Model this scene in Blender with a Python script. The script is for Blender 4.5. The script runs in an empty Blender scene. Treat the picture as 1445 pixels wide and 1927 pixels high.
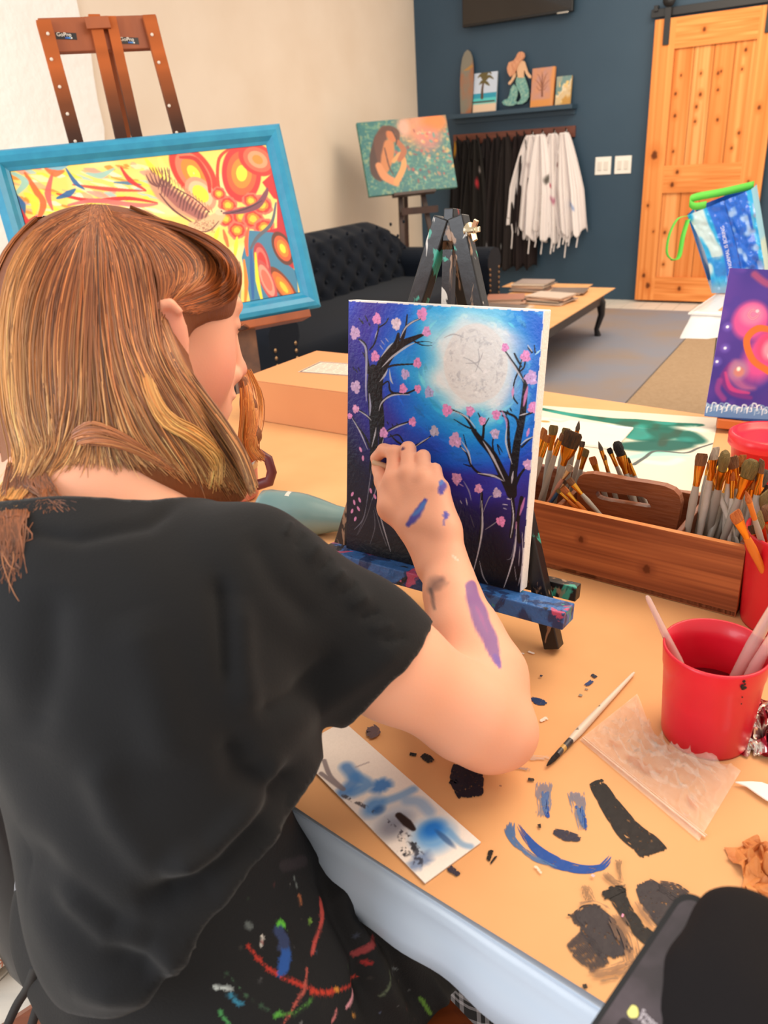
import bpy, math, random
import numpy as np
from mathutils import Vector, Matrix
from mathutils.bvhtree import BVHTree
random.seed(7); rng = np.random.default_rng(7)
R_ = math.radians
sc = bpy.context.scene
COL = sc.collection
# ------------------------------------------------------------------ camera
CH = 1.28
FPX, CX, CY = 1447.0, 722.5, 963.5
TH, RL = R_(24.9), R_(3.9)
F_ = np.array([0, math.cos(TH), -math.sin(TH)])
R0 = np.array([1.0, 0, 0]); U0 = np.array([0, math.sin(TH), math.cos(TH)])
RR = math.cos(RL)*R0 - math.sin(RL)*U0
UU = math.sin(RL)*R0 + math.cos(RL)*U0
CAM = np.array([0, 0, CH])
cam = bpy.data.cameras.new('camera'); camo = bpy.data.objects.new('camera', cam); COL.objects.link(camo)
m = Matrix.Identity(4)
for i in range(3):
    m[i][0] = RR[i]; m[i][1] = UU[i]; m[i][2] = -F_[i]; m[i][3] = CAM[i]
camo.matrix_world = m
cam.sensor_fit = 'HORIZONTAL'; cam.sensor_width = 36; cam.lens = FPX*36/1445; cam.clip_start = .02
cam.dof.use_dof = True; cam.dof.focus_distance = .95; cam.dof.aperture_fstop = 11.5
sc.camera = camo
sc.view_settings.view_transform = 'Standard'; sc.view_settings.look = 'None'
sc.view_settings.gamma = 1; sc.view_settings.exposure = 0.0
# ------------------------------------------------------------------ light
w = bpy.data.worlds.new('world'); sc.world = w; w.use_nodes = True
w.node_tree.nodes['Background'].inputs[0].default_value = (1, .90, .80, 1)
w.node_tree.nodes['Background'].inputs[1].default_value = .95
def area(name, loc, target, sx, sy, power, col):
    l = bpy.data.lights.new(name, 'AREA'); l.shape = 'RECTANGLE'; l.size = sx; l.size_y = sy; l.energy = power; l.color = col
    o = bpy.data.objects.new(name, l); COL.objects.link(o); o.location = loc
    d = Vector(target) - Vector(loc); o.rotation_euler = d.to_track_quat('-Z', 'Y').to_euler()
    return o
area('window_light', (-2.6, -.4, 1.9), (0, .7, .8), 2.2, 1.6, 75, (.86, .93, 1))
area('window_light', (-1.9, 2.3, 2.2), (-1.9, 5.0, 1.6), 1.6, 1.2, 18, (1, .96, .9))
area('ceiling_light', (1.3, 1.2, 2.7), (.6, 1.2, 0), 1.6, 1.6, 55, (1, .80, .58))
area('ceiling_light', (2.0, 4.8, 2.8), (2.0, 5.2, 0), 1.6, 1.6, 70, (1, .84, .64))

# ------------------------------------------------------------------ geometry helpers
def V(*a): return np.array(a, float)
def unit(v): v = np.asarray(v, float); return v/np.linalg.norm(v)
def ray(x, y): return (x-CX)/FPX*RR - (y-CY)/FPX*UU + F_
def at(x, y, Z): return CAM + Z*ray(x, y)
def atz(x, y, z):
    d = ray(x, y); return CAM + d*(z-CH)/d[2]
def pl(x, y, p, n):
    d = ray(x, y); return CAM + d*np.dot(np.asarray(p)-CAM, n)/np.dot(d, n)
def projn(P):
    v = np.asarray(P) - CAM; z = v@F_
    return CX + FPX*(v@RR)/z, CY - FPX*(v@UU)/z, z
def s2l(c):
    c = np.asarray(c, float)/255.0
    return np.where(c <= .04045, c/12.92, ((c+.055)/1.055)**2.4)
def rgb(*c): return tuple(s2l(c))+(1.0,)

def mat(name, c, rough=.6, metal=0.0, c2=None, scale=20, stretch=(1, 1, 1), bump=0.0, bscale=None, detail=4, spec=.5, coat=0, attr=None, sub=0, alpha=1, trans=0, emit=None, sharp=(.35, .65)):
    M = bpy.data.materials.new(name); M.use_nodes = True; nt = M.node_tree; b = nt.nodes['Principled BSDF']
    b.inputs['Roughness'].default_value = rough; b.inputs['Metallic'].default_value = metal
    b.inputs['Specular IOR Level'].default_value = spec; b.inputs['Coat Weight'].default_value = coat
    b.inputs['Base Color'].default_value = c if len(c) == 4 else rgb(*c)
    tc = nt.nodes.new('ShaderNodeTexCoord'); mp = nt.nodes.new('ShaderNodeMapping'); mp.inputs['Scale'].default_value = stretch
    nt.links.new(tc.outputs['Object'], mp.inputs[0])
    src = None
    if attr:
        a = nt.nodes.new('ShaderNodeAttribute'); a.attribute_name = attr; src = a.outputs['Color']
        nt.links.new(src, b.inputs['Base Color'])
    if c2 is not None:
        n = nt.nodes.new('ShaderNodeTexNoise'); n.inputs['Scale'].default_value = scale; n.inputs['Detail'].default_value = detail
        nt.links.new(mp.outputs[0], n.inputs['Vector'])
        r = nt.nodes.new('ShaderNodeValToRGB'); r.color_ramp.elements[0].position = sharp[0]; r.color_ramp.elements[1].position = sharp[1]
        r.color_ramp.elements[0].color = rgb(*c); r.color_ramp.elements[1].color = rgb(*c2)
        nt.links.new(n.outputs[0], r.inputs[0])
        nt.links.new(r.outputs[0], b.inputs['Base Color'])
    if bump:
        n2 = nt.nodes.new('ShaderNodeTexNoise'); n2.inputs['Scale'].default_value = bscale or scale; n2.inputs['Detail'].default_value = 6
        nt.links.new(mp.outputs[0], n2.inputs['Vector'])
        bu = nt.nodes.new('ShaderNodeBump'); bu.inputs['Strength'].default_value = bump; bu.inputs['Distance'].default_value = .01
        nt.links.new(n2.outputs[0], bu.inputs['Height']); nt.links.new(bu.outputs[0], b.inputs['Normal'])
    if sub:
        b.inputs['Subsurface Weight'].default_value = sub; b.inputs['Subsurface Radius'].default_value = (1, .35, .2); b.inputs['Subsurface Scale'].default_value = .008
    if alpha < 1: b.inputs['Alpha'].default_value = alpha
    if trans: b.inputs['Transmission Weight'].default_value = trans
    if emit is not None:
        b.inputs['Emission Color'].default_value = rgb(*emit[:3]); b.inputs['Emission Strength'].default_value = emit[3]
    return M

def tag(o, label=None, cat=None, group=None, kind=None):
    if label: o['label'] = label
    if cat: o['category'] = cat
    if group: o['group'] = group
    if kind: o['kind'] = kind
    return o
def empty(name, loc, label, cat, group=None):
    o = bpy.data.objects.new(name, None); COL.objects.link(o); o.location = tuple(loc); o.empty_display_size = .05
    return tag(o, label, cat, group)
def wloc(o):
    l = np.zeros(3)
    while o is not None: l = l + np.array(o.location); o = o.parent
    return l

class MB:
    """collects shapes in world coordinates"""
    def __init__(s): s.v = []; s.f = []; s.c = None; s.smooth = []
    def add(s, v, f, smooth=False):
        n = len(s.v); s.v += [tuple(map(float, p)) for p in v]; s.f += [tuple(i+n for i in q) for q in f]; s.smooth += [smooth]*len(f); return s
    def box(s, c, ax, size, bev=0):
        c = np.asarray(c, float); ax = [unit(a) for a in ax]; h = np.array(size)/2.
        if not bev:
            v = [c + ax[0]*h[0]*i + ax[1]*h[1]*j + ax[2]*h[2]*k for i in (-1, 1) for j in (-1, 1) for k in (-1, 1)]
            return s.add(v, [(0, 1, 3, 2), (4, 6, 7, 5), (0, 4, 5, 1), (2, 3, 7, 6), (0, 2, 6, 4), (1, 5, 7, 3)])
        import bmesh
        bm = bmesh.new(); bmesh.ops.create_cube(bm, size=1)
        for q in bm.verts: q.co = Vector((q.co.x*size[0], q.co.y*size[1], q.co.z*size[2]))
        bmesh.ops.bevel(bm, geom=bm.edges[:], offset=bev, segments=2, affect='EDGES', profile=.5)
        bm.verts.ensure_lookup_table()
        v = [c + ax[0]*q.co.x + ax[1]*q.co.y + ax[2]*q.co.z for q in bm.verts]
        f = [[q.index for q in g.verts] for g in bm.faces]; bm.free()
        return s.add(v, f)
    def bar(s, a, b, wd, dp, side=None, bev=0):
        a = np.asarray(a, float); b = np.asarray(b, float); d = unit(b-a)
        sd = np.asarray(side if side is not None else (0, 0, 1.0), float); sd = unit(sd - d*(sd@d)); t = np.cross(d, sd)
        return s.box((a+b)/2, (d, sd, t), (np.linalg.norm(b-a), wd, dp), bev)
    def tube(s, pts, r, n=10, cap=True, sq=1.0, side=None):
        pts = [np.asarray(p, float) for p in pts]; k = len(pts)
        r = [r]*k if np.isscalar(r) else r
        rings = []; up = None
        for i, p in enumerate(pts):
            d = unit(pts[min(i+1, k-1)] - pts[max(i-1, 0)])
            if up is None:
                up = np.asarray(side, float) if side is not None else (V(0, 0, 1) if abs(d[2]) < .9 else V(1, 0, 0))
            up = unit(up - d*(up@d)); t = np.cross(d, up)
            rings += [p + r[i]*(math.cos(2*math.pi*j/n)*up + sq*math.sin(2*math.pi*j/n)*t) for j in range(n)]
        f = [(i*n+j, i*n+(j+1) % n, (i+1)*n+(j+1) % n, (i+1)*n+j) for i in range(k-1) for j in range(n)]
        s.add(rings, f, True)
        if cap:
            s.add(rings[:n], [tuple(range(n))[::-1]]); s.add(rings[-n:], [tuple(range(n))])
        return s
    def lathe(s, prof, c, ax=(0, 0, 1), n=40):
        ax = unit(ax); a = unit(np.cross(ax, (1, 0, 0)) if abs(ax[0]) < .9 else np.cross(ax, (0, 1, 0))); b = np.cross(ax, a); c = np.asarray(c, float)
        v = []
        for (r, z) in prof: v += [c + ax*z + r*(math.cos(2*math.pi*j/n)*a + math.sin(2*math.pi*j/n)*b) for j in range(n)]
        f = [(i*n+j, i*n+(j+1) % n, (i+1)*n+(j+1) % n, (i+1)*n+j) for i in range(len(prof)-1) for j in range(n)]
        return s.add(v, f, True)
    def grid(s, P, smooth=True, wrap=False):
        nu, nv = P.shape[:2]
        f = [(i*nv+j, (i+1)*nv+j, (i+1)*nv+(j+1) % nv, i*nv+(j+1) % nv) for i in range(nu-1) for j in range(nv if wrap else nv-1)]
        return s.add(P.reshape(-1, 3), f, smooth)
    def prism(s, poly, off):
        """flat outline poly (k,3) swept by vector off"""
        poly = [np.asarray(p, float) for p in poly]; k = len(poly)
        from mathutils.geometry import tessellate_polygon
        tri = tessellate_polygon([[Vector(p) for p in poly]])
        v = poly + [p+np.asarray(off) for p in poly]
        f = [tuple(t) for t in tri] + [tuple(i+k for i in t[::-1]) for t in tri] + [(i, (i+1) % k, (i+1) % k+k, i+k) for i in range(k)]
        return s.add(v, f)
    def build(s, name, mt, parent=None, base=None, colors=None):
        o = mesh_obj(name, np.array(s.v), s.f, mt, parent, base, colors, s.smooth)
        return o
def mesh_obj(name, v, f, mt, parent=None, base=None, colors=None, smooth=True):
    v = np.asarray(v, float)
    if parent is not None: org = wloc(parent); base = org
    elif base is None:
        base = np.array([(v[:, 0].min()+v[:, 0].max())/2, (v[:, 1].min()+v[:, 1].max())/2, v[:, 2].min()])
    me = bpy.data.meshes.new(name)
    if isinstance(f, np.ndarray):
        me.vertices.add(len(v)); me.vertices.foreach_set('co', (v-base).astype(np.float32).ravel())
        k = f.shape[1]; me.loops.add(f.size); me.loops.foreach_set('vertex_index', f.astype(np.int32).ravel())
        me.polygons.add(len(f)); me.polygons.foreach_set('loop_start', (np.arange(len(f))*k).astype(np.int32))
        me.update(calc_edges=True)
    else:
        me.from_pydata([tuple(p) for p in (v-base)], [], [tuple(int(i) for i in q) for q in f])
    me.validate()
    n = len(me.polygons)
    if smooth is True: me.polygons.foreach_set('use_smooth', [True]*n)
    elif isinstance(smooth, list) and len(smooth) == n: me.polygons.foreach_set('use_smooth', smooth)
    me.materials.append(mt)
    if colors is not None:
        ca = me.color_attributes.new('Col', 'FLOAT_COLOR', 'POINT')
        c4 = np.ones((len(v), 4), np.float32); c4[:, :3] = colors
        ca.data.foreach_set('color', c4.ravel())
    o = bpy.data.objects.new(name, me); COL.objects.link(o)
    if parent is not None: o.parent = parent
    else: o.location = tuple(base)
    return o
def copy_tree(o, parent=None):
    c = o.copy(); COL.objects.link(c); c.parent = parent
    for ch in list(o.children): copy_tree(ch, c)
    return c
def text(name, s, size, org, dx, dy, mt, parent, ext=.0004):
    cu = bpy.data.curves.new(name, 'FONT'); cu.body = s; cu.size = size; cu.extrude = ext
    t = bpy.data.objects.new(name, cu); COL.objects.link(t)
    dg = bpy.context.evaluated_depsgraph_get(); me = bpy.data.meshes.new_from_object(t.evaluated_get(dg))
    vs = np.array([tuple(q.co) for q in me.vertices]); fs = [tuple(p.vertices) for p in me.polygons]
    bpy.data.objects.remove(t)
    dx = unit(dx); dy = unit(dy); nz = np.cross(dx, dy)
    P = np.asarray(org) + vs[:, :1]*dx + vs[:, 1:2]*dy + vs[:, 2:3]*nz
    return mesh_obj(name, P, fs, mt, parent, smooth=False)

# ------------------------------------------------------------------ raster pictures carried by vertex colours of fine grids
def fnoise(h, w, cells, seed=0, ax=1.0):
    """smooth value noise"""
    g = np.random.default_rng(seed); ny = max(2, int(cells*ax)+2); nx = int(cells)+2
    a = g.random((ny+1, nx+1)); y = np.linspace(0, ny-1.001, h); x = np.linspace(0, nx-1.001, w)
    yi = y.astype(int); xi = x.astype(int); fy = y-yi; fx = x-xi; fy = fy*fy*(3-2*fy); fx = fx*fx*(3-2*fx)
    A = a[yi][:, xi]; B = a[yi][:, xi+1]; C_ = a[yi+1][:, xi]; D = a[yi+1][:, xi+1]
    return (A*(1-fx)+B*fx)*(1-fy)[:, None] + (C_*(1-fx)+D*fx)*fy[:, None]
class Pic:
    """flat artwork on a plane: o = lower left corner, d,u = unit axes, W,H metres"""
    def __init__(s, o, d, u, W, H, res):
        s.o, s.d, s.u, s.W, s.H = np.asarray(o), unit(d), unit(u), W, H; s.n = np.cross(s.d, s.u)
        if s.n@(CAM-s.o) < 0: s.n = -s.n
        s.nx = int(W/res)+1; s.ny = int(H/res)+1; s.res = res
        s.I = np.zeros((s.ny, s.nx, 3)); s.X, s.Y = np.meshgrid(np.linspace(0, W, s.nx), np.linspace(0, H, s.ny))
        s.T = lambda x, y: (x, y)
        s.rg = np.random.default_rng(3)
    def uv(s, x, y):
        x, y = s.T(x, y); p = pl(x, y, s.o, s.n)-s.o; return np.array([p@s.d, p@s.u])
    def px(s):
        """picture -> T-space scale (metres per unit)"""
        a = s.uv(*s.ctr); b = s.uv(s.ctr[0]+1, s.ctr[1]); c = s.uv(s.ctr[0], s.ctr[1]+1)
        return (np.linalg.norm(b-a)+np.linalg.norm(c-a))/2
    def mix(s, a, col):
        a = np.clip(a, 0, 1)[..., None]; s.I = s.I*(1-a) + np.array(col, float)*a
    def stroke(s, pts, wd, col, a=1.0, soft=.25, dry=0, raw=False, sm=True):
        P = np.array([p if raw else s.uv(*p) for p in pts]); k = 1.0 if raw else s.px()
        wd = np.array([wd]*len(P) if np.isscalar(wd) else wd, float)*k/2
        if len(P) == 2 and len(wd) > 2: P = np.array([P[0], (P[0]+P[1])/2, P[1]])
        if len(wd) != len(P): wd = np.interp(np.linspace(0, 1, len(P)), np.linspace(0, 1, len(wd)), wd)
        if sm and len(P) > 2:
            t = np.linspace(0, len(P)-1, len(P)*5); i = np.clip(t.astype(int), 0, len(P)-2); f = (t-i)[:, None]
            p0 = P[np.clip(i-1, 0, None)]; p1 = P[i]; p2 = P[i+1]; p3 = P[np.clip(i+2, None, len(P)-1)]
            wd = np.interp(t, np.arange(len(P)), wd)
            P = .5*((2*p1)+(p2-p0)*f+(2*p0-5*p1+4*p2-p3)*f*f+(3*p1-3*p2+p3-p0)*f**3)
        mw = wd.max()*1.5+s.res*2; lo = P.min(0)-mw; hi = P.max(0)+mw
        x0 = max(0, int(lo[0]/s.res)); x1 = min(s.nx, int(hi[0]/s.res)+2); y0 = max(0, int(lo[1]/s.res)); y1 = min(s.ny, int(hi[1]/s.res)+2)
        if x1 <= x0 or y1 <= y0: return
        X = s.X[y0:y1, x0:x1]; Y = s.Y[y0:y1, x0:x1]; best = np.full(X.shape, 1e9)
        for i in range(len(P)-1):
            a0 = P[i]; d = P[i+1]-a0; L = d@d+1e-12
            t = np.clip(((X-a0[0])*d[0]+(Y-a0[1])*d[1])/L, 0, 1)
            q = np.hypot(X-a0[0]-t*d[0], Y-a0[1]-t*d[1]) - (wd[i]+(wd[i+1]-wd[i])*t)
            best = np.minimum(best, q)
        sf = max(s.res*.7, wd.max()*soft)
        al = np.clip(.5-best/sf, 0, 1)*a
        if dry:
            if not hasattr(s, 'N'): s.N = .5*fnoise(s.ny, s.nx, s.nx/2.2, 77, s.ny/s.nx)+.5*fnoise(s.ny, s.nx, s.nx/6, 78, s.ny/s.nx)
            al = al*np.clip((s.N[y0:y1, x0:x1]-.25-dry*.6)*7, 0, 1)
        s.I[y0:y1, x0:x1] = s.I[y0:y1, x0:x1]*(1-al[..., None]) + np.array(col, float)*al[..., None]
    def ell(s, c, rx, ry, col, a=1.0, soft=.2, rot=0, wob=0, raw=False):
        c = np.array(c) if raw else s.uv(*c); k = 1.0 if raw else s.px(); rx *= k; ry *= k
        ca, sa = math.cos(R_(rot)), math.sin(R_(rot)); X = s.X-c[0]; Y = s.Y-c[1]
        q = np.hypot((X*ca+Y*sa)/rx, (-X*sa+Y*ca)/ry)
        if wob:
            an = np.arctan2(Y, X); ph = s.rg.random(4)*6.28
            q = q + wob*(np.sin(3*an+ph[0])+.7*np.sin(5*an+ph[1])+.6*np.sin(8*an+ph[2])+.4*np.sin(13*an+ph[3]))
        s.mix(np.clip((1-q)/max(soft, 1e-3)+.5, 0, 1)*a, col)
    def poly(s, pts, col, a=1.0, soft=1.0):
        P = np.array([s.uv(*p) for p in pts]); ins = np.zeros(s.X.shape, bool); dm = np.full(s.X.shape, 1e9)
        for i in range(len(P)):
            a0 = P[i]; b0 = P[(i+1) % len(P)]; d = b0-a0
            c = ((a0[1] > s.Y) != (b0[1] > s.Y)) & (s.X < (b0[0]-a0[0])*(s.Y-a0[1])/(b0[1]-a0[1]+1e-12)+a0[0]); ins ^= c
            t = np.clip(((s.X-a0[0])*d[0]+(s.Y-a0[1])*d[1])/(d@d+1e-12), 0, 1)
            dm = np.minimum(dm, np.hypot(s.X-a0[0]-t*d[0], s.Y-a0[1]-t*d[1]))
        s.mix(np.clip(.5+np.where(ins, dm, -dm)/(s.res*soft), 0, 1)*a, col)
    def build(s, name, mt, parent=None, lift=0.0):
        P = s.o + s.X[..., None]*s.d + s.Y[..., None]*s.u + s.n*lift
        idx = np.arange(s.nx*s.ny).reshape(s.ny, s.nx)
        f = np.stack([idx[:-1, :-1], idx[:-1, 1:], idx[1:, 1:], idx[1:, :-1]], -1).reshape(-1, 4)
        return mesh_obj(name, P.reshape(-1, 3), f, mt, parent, colors=s2l(np.clip(s.I, 0, 255)).reshape(-1, 3), smooth=False)

# ------------------------------------------------------------------ implicit surfaces (smooth union, surface nets)
class SDF:
    def __init__(s, lo, hi, h):
        s.lo = np.array(lo, float); s.h = h; s.n = (np.ceil((np.array(hi)-s.lo)/h)).astype(int)+1
        s.D = np.full(s.n, .08, np.float32)
        s.ax = [s.lo[i]+h*np.arange(s.n[i]) for i in range(3)]
    def sl(s, lo, hi, m=.07):
        a = np.clip(((np.array(lo)-m-s.lo)/s.h).astype(int), 0, s.n); b = np.clip(((np.array(hi)+m-s.lo)/s.h).astype(int)+2, 0, s.n)
        S = tuple(slice(a[i], b[i]) for i in range(3))
        return S, s.ax[0][S[0]][:, None, None], s.ax[1][S[1]][None, :, None], s.ax[2][S[2]][None, None, :]
    def put(s, S, d, k, sub=False):
        A = s.D[S]
        if sub:
            hh = np.clip(.5-.5*(A+d)/k, 0, 1); s.D[S] = A*(1-hh)+(-d)*hh+k*hh*(1-hh)
        else:
            hh = np.clip(.5+.5*(A-d)/k, 0, 1); s.D[S] = A*(1-hh)+d*hh-k*hh*(1-hh)
    def ell(s, c, r, M=None, k=.02, sub=False):
        c = np.array(c, float); r = np.array(r, float); m = r.max()
        S, X, Y, Z = s.sl(c-m, c+m)
        X = X-c[0]; Y = Y-c[1]; Z = Z-c[2]
        M = np.eye(3) if M is None else np.array(M)
        q = [(M[i][0]*X+M[i][1]*Y+M[i][2]*Z) for i in range(3)]
        k0 = np.sqrt(sum((q[i]/r[i])**2 for i in range(3))); k1 = np.sqrt(sum((q[i]/r[i]**2)**2 for i in range(3)))+1e-6
        s.put(S, (k0*(k0-1)/k1).astype(np.float32), k, sub)
    def cap(s, a, ra, b, rb, k=.02, sub=False):
        a = np.array(a, float); b = np.array(b, float); m = max(ra, rb)
        S, X, Y, Z = s.sl(np.minimum(a, b)-m, np.maximum(a, b)+m); d = b-a; L = d@d+1e-12
        X = X-a[0]; Y = Y-a[1]; Z = Z-a[2]; t = np.clip((X*d[0]+Y*d[1]+Z*d[2])/L, 0, 1)
        q = np.sqrt((X-t*d[0])**2+(Y-t*d[1])**2+(Z-t*d[2])**2) - (ra+(rb-ra)*t)
        s.put(S, q.astype(np.float32), k, sub)
    def chain(s, pts, k=.02):
        for (a, b) in zip(pts[:-1], pts[1:]): s.cap(a[0], a[1], b[0], b[1], k)
    def cut(s, p, n, k=.004):
        """remove the side the normal points to"""
        n = unit(n); d = ((s.ax[0]-p[0])*n[0])[:, None, None]+((s.ax[1]-p[1])*n[1])[None, :, None]+((s.ax[2]-p[2])*n[2])[None, None, :]
        s.D = np.maximum(s.D, d.astype(np.float32))
    def mesh(s, smooth=2):
        D = s.D.copy()
        for i in range(3):
            sl = [slice(None)]*3
            for e in (0, -1): sl[i] = e; D[tuple(sl)] = np.maximum(D[tuple(sl)], .001)
        ins = D < 0; n = np.array(D.shape)
        cs = (slice(0, -1), slice(1, None)); cnt = np.zeros(n-1, np.int8)
        for i in (0, 1):
            for j in (0, 1):
                for k in (0, 1): cnt += ins[cs[i], cs[j], cs[k]]
        act = (cnt > 0) & (cnt < 8); ci = np.argwhere(act); N = len(ci)
        idm = np.full(n-1, -1, np.int32); idm[act] = np.arange(N)
        acc = np.zeros((N, 3)); num = np.zeros(N)
        for ax in range(3):
            o1, o2 = [q for q in range(3) if q != ax]
            for a in (0, 1):
                for b in (0, 1):
                    p = ci.copy(); p[:, o1] += a; p[:, o2] += b; q = p.copy(); q[:, ax] += 1
                    da = D[tuple(p.T)].astype(float); db = D[tuple(q.T)].astype(float); c = (da < 0) != (db < 0)
                    t = np.where(c, da/(da-db+1e-20), 0); pt = p.astype(float); pt[:, ax] += t
                    acc += pt*c[:, None]; num += c
        Vt = s.lo + s.h*acc/num[:, None]
        faces = []
        for ax in range(3):
            o1, o2 = [(1, 2), (2, 0), (0, 1)][ax]
            sa = [slice(None)]*3; sb = [slice(None)]*3; sa[ax] = slice(0, -1); sb[ax] = slice(1, None)
            c = ins[tuple(sa)] != ins[tuple(sb)]; E = np.argwhere(c)
            E = E[(E[:, o1] > 0) & (E[:, o2] > 0) & (E[:, o1] < n[o1]-1) & (E[:, o2] < n[o2]-1)]
            flip = ins[tuple(E.T)]
            def idx(d1, d2):
                q = E.copy(); q[:, o1] -= d1; q[:, o2] -= d2; return idm[tuple(q.T)]
            Q = np.stack([idx(1, 1), idx(0, 1), idx(0, 0), idx(1, 0)], 1)
            Q[~flip] = Q[~flip][:, ::-1]; faces.append(Q)
        Fc = np.concatenate(faces)
        Fc = Fc[(Fc >= 0).all(1)]
        for _ in range(smooth): Vt = lap(Vt, Fc)
        return Vt, Fc
def lap(Vt, Fc, w=.5):
    acc = np.zeros_like(Vt); num = np.zeros(len(Vt))
    for i in range(4):
        a = Fc[:, i]; b = Fc[:, (i+1) % 4]
        for c in range(3):
            acc[:, c] += np.bincount(a, Vt[b, c], len(Vt)) + np.bincount(b, Vt[a, c], len(Vt))
        num += np.bincount(a, minlength=len(Vt)) + np.bincount(b, minlength=len(Vt))
    return Vt*(1-w) + w*acc/np.maximum(num, 1)[:, None]
def vnorm(Vt, Fc):
    n = np.cross(Vt[Fc[:, 2]]-Vt[Fc[:, 0]], Vt[Fc[:, 3]]-Vt[Fc[:, 1]]); N = np.zeros_like(Vt)
    for i in range(4):
        for c in range(3): N[:, c] += np.bincount(Fc[:, i], n[:, c], len(Vt))
    return N/(np.linalg.norm(N, axis=1)[:, None]+1e-12)
def pdist(px, py, pts):
    """distance in photo units from many points to a polyline, and the parameter along it"""
    best = np.full(px.shape, 1e9); tt = np.zeros(px.shape); pts = np.array(pts, float)
    for i in range(len(pts)-1):
        a = pts[i]; d = pts[i+1]-a; t = np.clip(((px-a[0])*d[0]+(py-a[1])*d[1])/(d@d+1e-9), 0, 1)
        q = np.hypot(px-a[0]-t*d[0], py-a[1]-t*d[1]); mk = q < best; best[mk] = q[mk]; tt[mk] = (i+t[mk])/(len(pts)-1)
    return best, tt
# ================================================================== ROOM
D0 = atz(1200, 565, 0); nB = V(math.cos(R_(58)), math.sin(R_(58)), 0)
C0 = pl(786, 215, D0, nB); C0[2] = 0
eB = V(math.sin(R_(58)), -math.cos(R_(58)), 0); eL = -nB; eZ = V(0, 0, 1)
def room(a, b, z=0): return C0 + a*eB + b*eL + V(0, 0, z)
def Wp(x, y, off=0): return pl(x, y, C0+off*eL, nB)           # point on a plane parallel to the back wall
def rloc(p): q = np.asarray(p)-C0; return q@eB, q@eL, q[2]

m_blue = mat('dark_blue_wall_paint', (40, 66, 86), .55, c2=(46, 72, 92), scale=1.5, bump=.05, bscale=60)
m_stucco = mat('cream_stucco', (232, 212, 190), .8, c2=(238, 220, 200), scale=2, bump=.18, bscale=7)
m_stucco2 = mat('window_lit_white_stucco', (244, 240, 234), .7, c2=(250, 247, 242), scale=3, bump=.55, bscale=22)
m_floor = mat('pale_painted_floorboards', (226, 218, 206), .5, c2=(206, 200, 190), scale=3, stretch=(1, 8, 1), bump=.1)
m_black = mat('black_paint', (22, 21, 22), .45)
m_dkwood = mat('dark_brown_wood', (52, 36, 32), .5, c2=(70, 46, 38), scale=12, stretch=(1, 1, .2))
m_white = mat('white_plastic', (238, 234, 226), .4)
m_attr = mat('painted_surface', (128, 128, 128), .45, attr='Col')
m_attrr = mat('matte_painted_surface', (128, 128, 128), .85, attr='Col', spec=.25)
m_kraft = mat('kraft_paper', (222, 168, 116), .7, c2=(216, 160, 108), scale=6, bump=.04, bscale=35, spec=.3)
m_steel = mat('bright_steel', (190, 185, 175), .25, 1.0)

fl = MB(); 
for i in range(-26, 34):
    fl.box(C0 + eB*(i*.14) + eL*4.2 + V(0, 0, -.02), (eB, eL, eZ), (.137, 10.2, .04), .002)
o = fl.build('floor', m_floor); tag(o, kind='structure')
o = MB().box(room(1.6, -.06, 1.4), (eB, eL, eZ), (3.4, .12, 2.8)).build('wall_back', m_blue); tag(o, kind='structure')
# the left wall: beige part and the rough round-edged part, window light put into its white
b0 = 3.35
o = MB().box(room(-.06, 4.4, 1.4), (eB, eL, eZ), (.12, 9, 2.8)).build('wall_left', m_stucco); tag(o, kind='structure')
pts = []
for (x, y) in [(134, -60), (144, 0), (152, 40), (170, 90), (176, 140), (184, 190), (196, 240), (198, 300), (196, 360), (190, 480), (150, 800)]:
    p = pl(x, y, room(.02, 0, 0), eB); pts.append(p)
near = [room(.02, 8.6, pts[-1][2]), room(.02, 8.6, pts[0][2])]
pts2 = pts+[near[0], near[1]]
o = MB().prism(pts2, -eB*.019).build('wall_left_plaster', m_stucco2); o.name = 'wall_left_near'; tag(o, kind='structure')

# ---- pine barn door
def woodpanel(P0, du, dv, W, Hh, depth, grain, seed, knots=(), res=.006, base=(240, 160, 92), dark=(206, 118, 56), name='door_board', parent=None, amp=1.0):
    """board whose face carries grain and knots; P0 = lower left of the front face"""
    n = np.cross(unit(du), unit(dv))
    if n@(CAM-P0) < 0: n = -n
    p = Pic(P0, du, dv, W, Hh, res)
    a = fnoise(p.ny, p.nx, *( (W/.02, seed, .06) if grain == 'v' else (W/.25, seed, 9)))
    b = fnoise(p.ny, p.nx, *( (W/.007+3, seed+50, .04) if grain == 'v' else (W/.2, seed+50, 30)))
    c = np.clip((a*.6+b*.4-.25)*1.5*amp, 0, 1)[..., None]
    p.I = np.array(base)*(1-c)+np.array(dark)*c
    for (kx, ky, kr) in knots:
        p.ell((kx, ky), kr*2.6, kr*4 if grain == 'v' else kr*2.6, dark, .7, 1.0, raw=True)
        p.ell((kx, ky), kr*1.1, kr*1.5, (96, 48, 22), .9, .5, raw=True, wob=.08)
    MBk = MB().box(P0 + unit(du)*W/2 + unit(dv)*Hh/2 - n*(depth/2+.0006), (du, dv, n), (W, Hh, depth), .0)
    v = np.array(MBk.v); 
    q = p.build(name, m_attrr, parent)
    bk = MBk.build(name+'_core', m_pine, q)
    return q
m_pine = mat('pine_core', (214, 140, 80), .6, c2=(200, 120, 62), scale=6, stretch=(6, 6, .5))
da0 = rloc(Wp(1240, 300, .06))[0]; da0 = 2.075
dW = 2.95-da0; dH = 2.06
door = empty('door_1', room(da0+dW/2, .06, 0), None, None); door['kind'] = 'structure'
sW = .155
B = lambda a, z: room(da0+a, .085, z)
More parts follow.
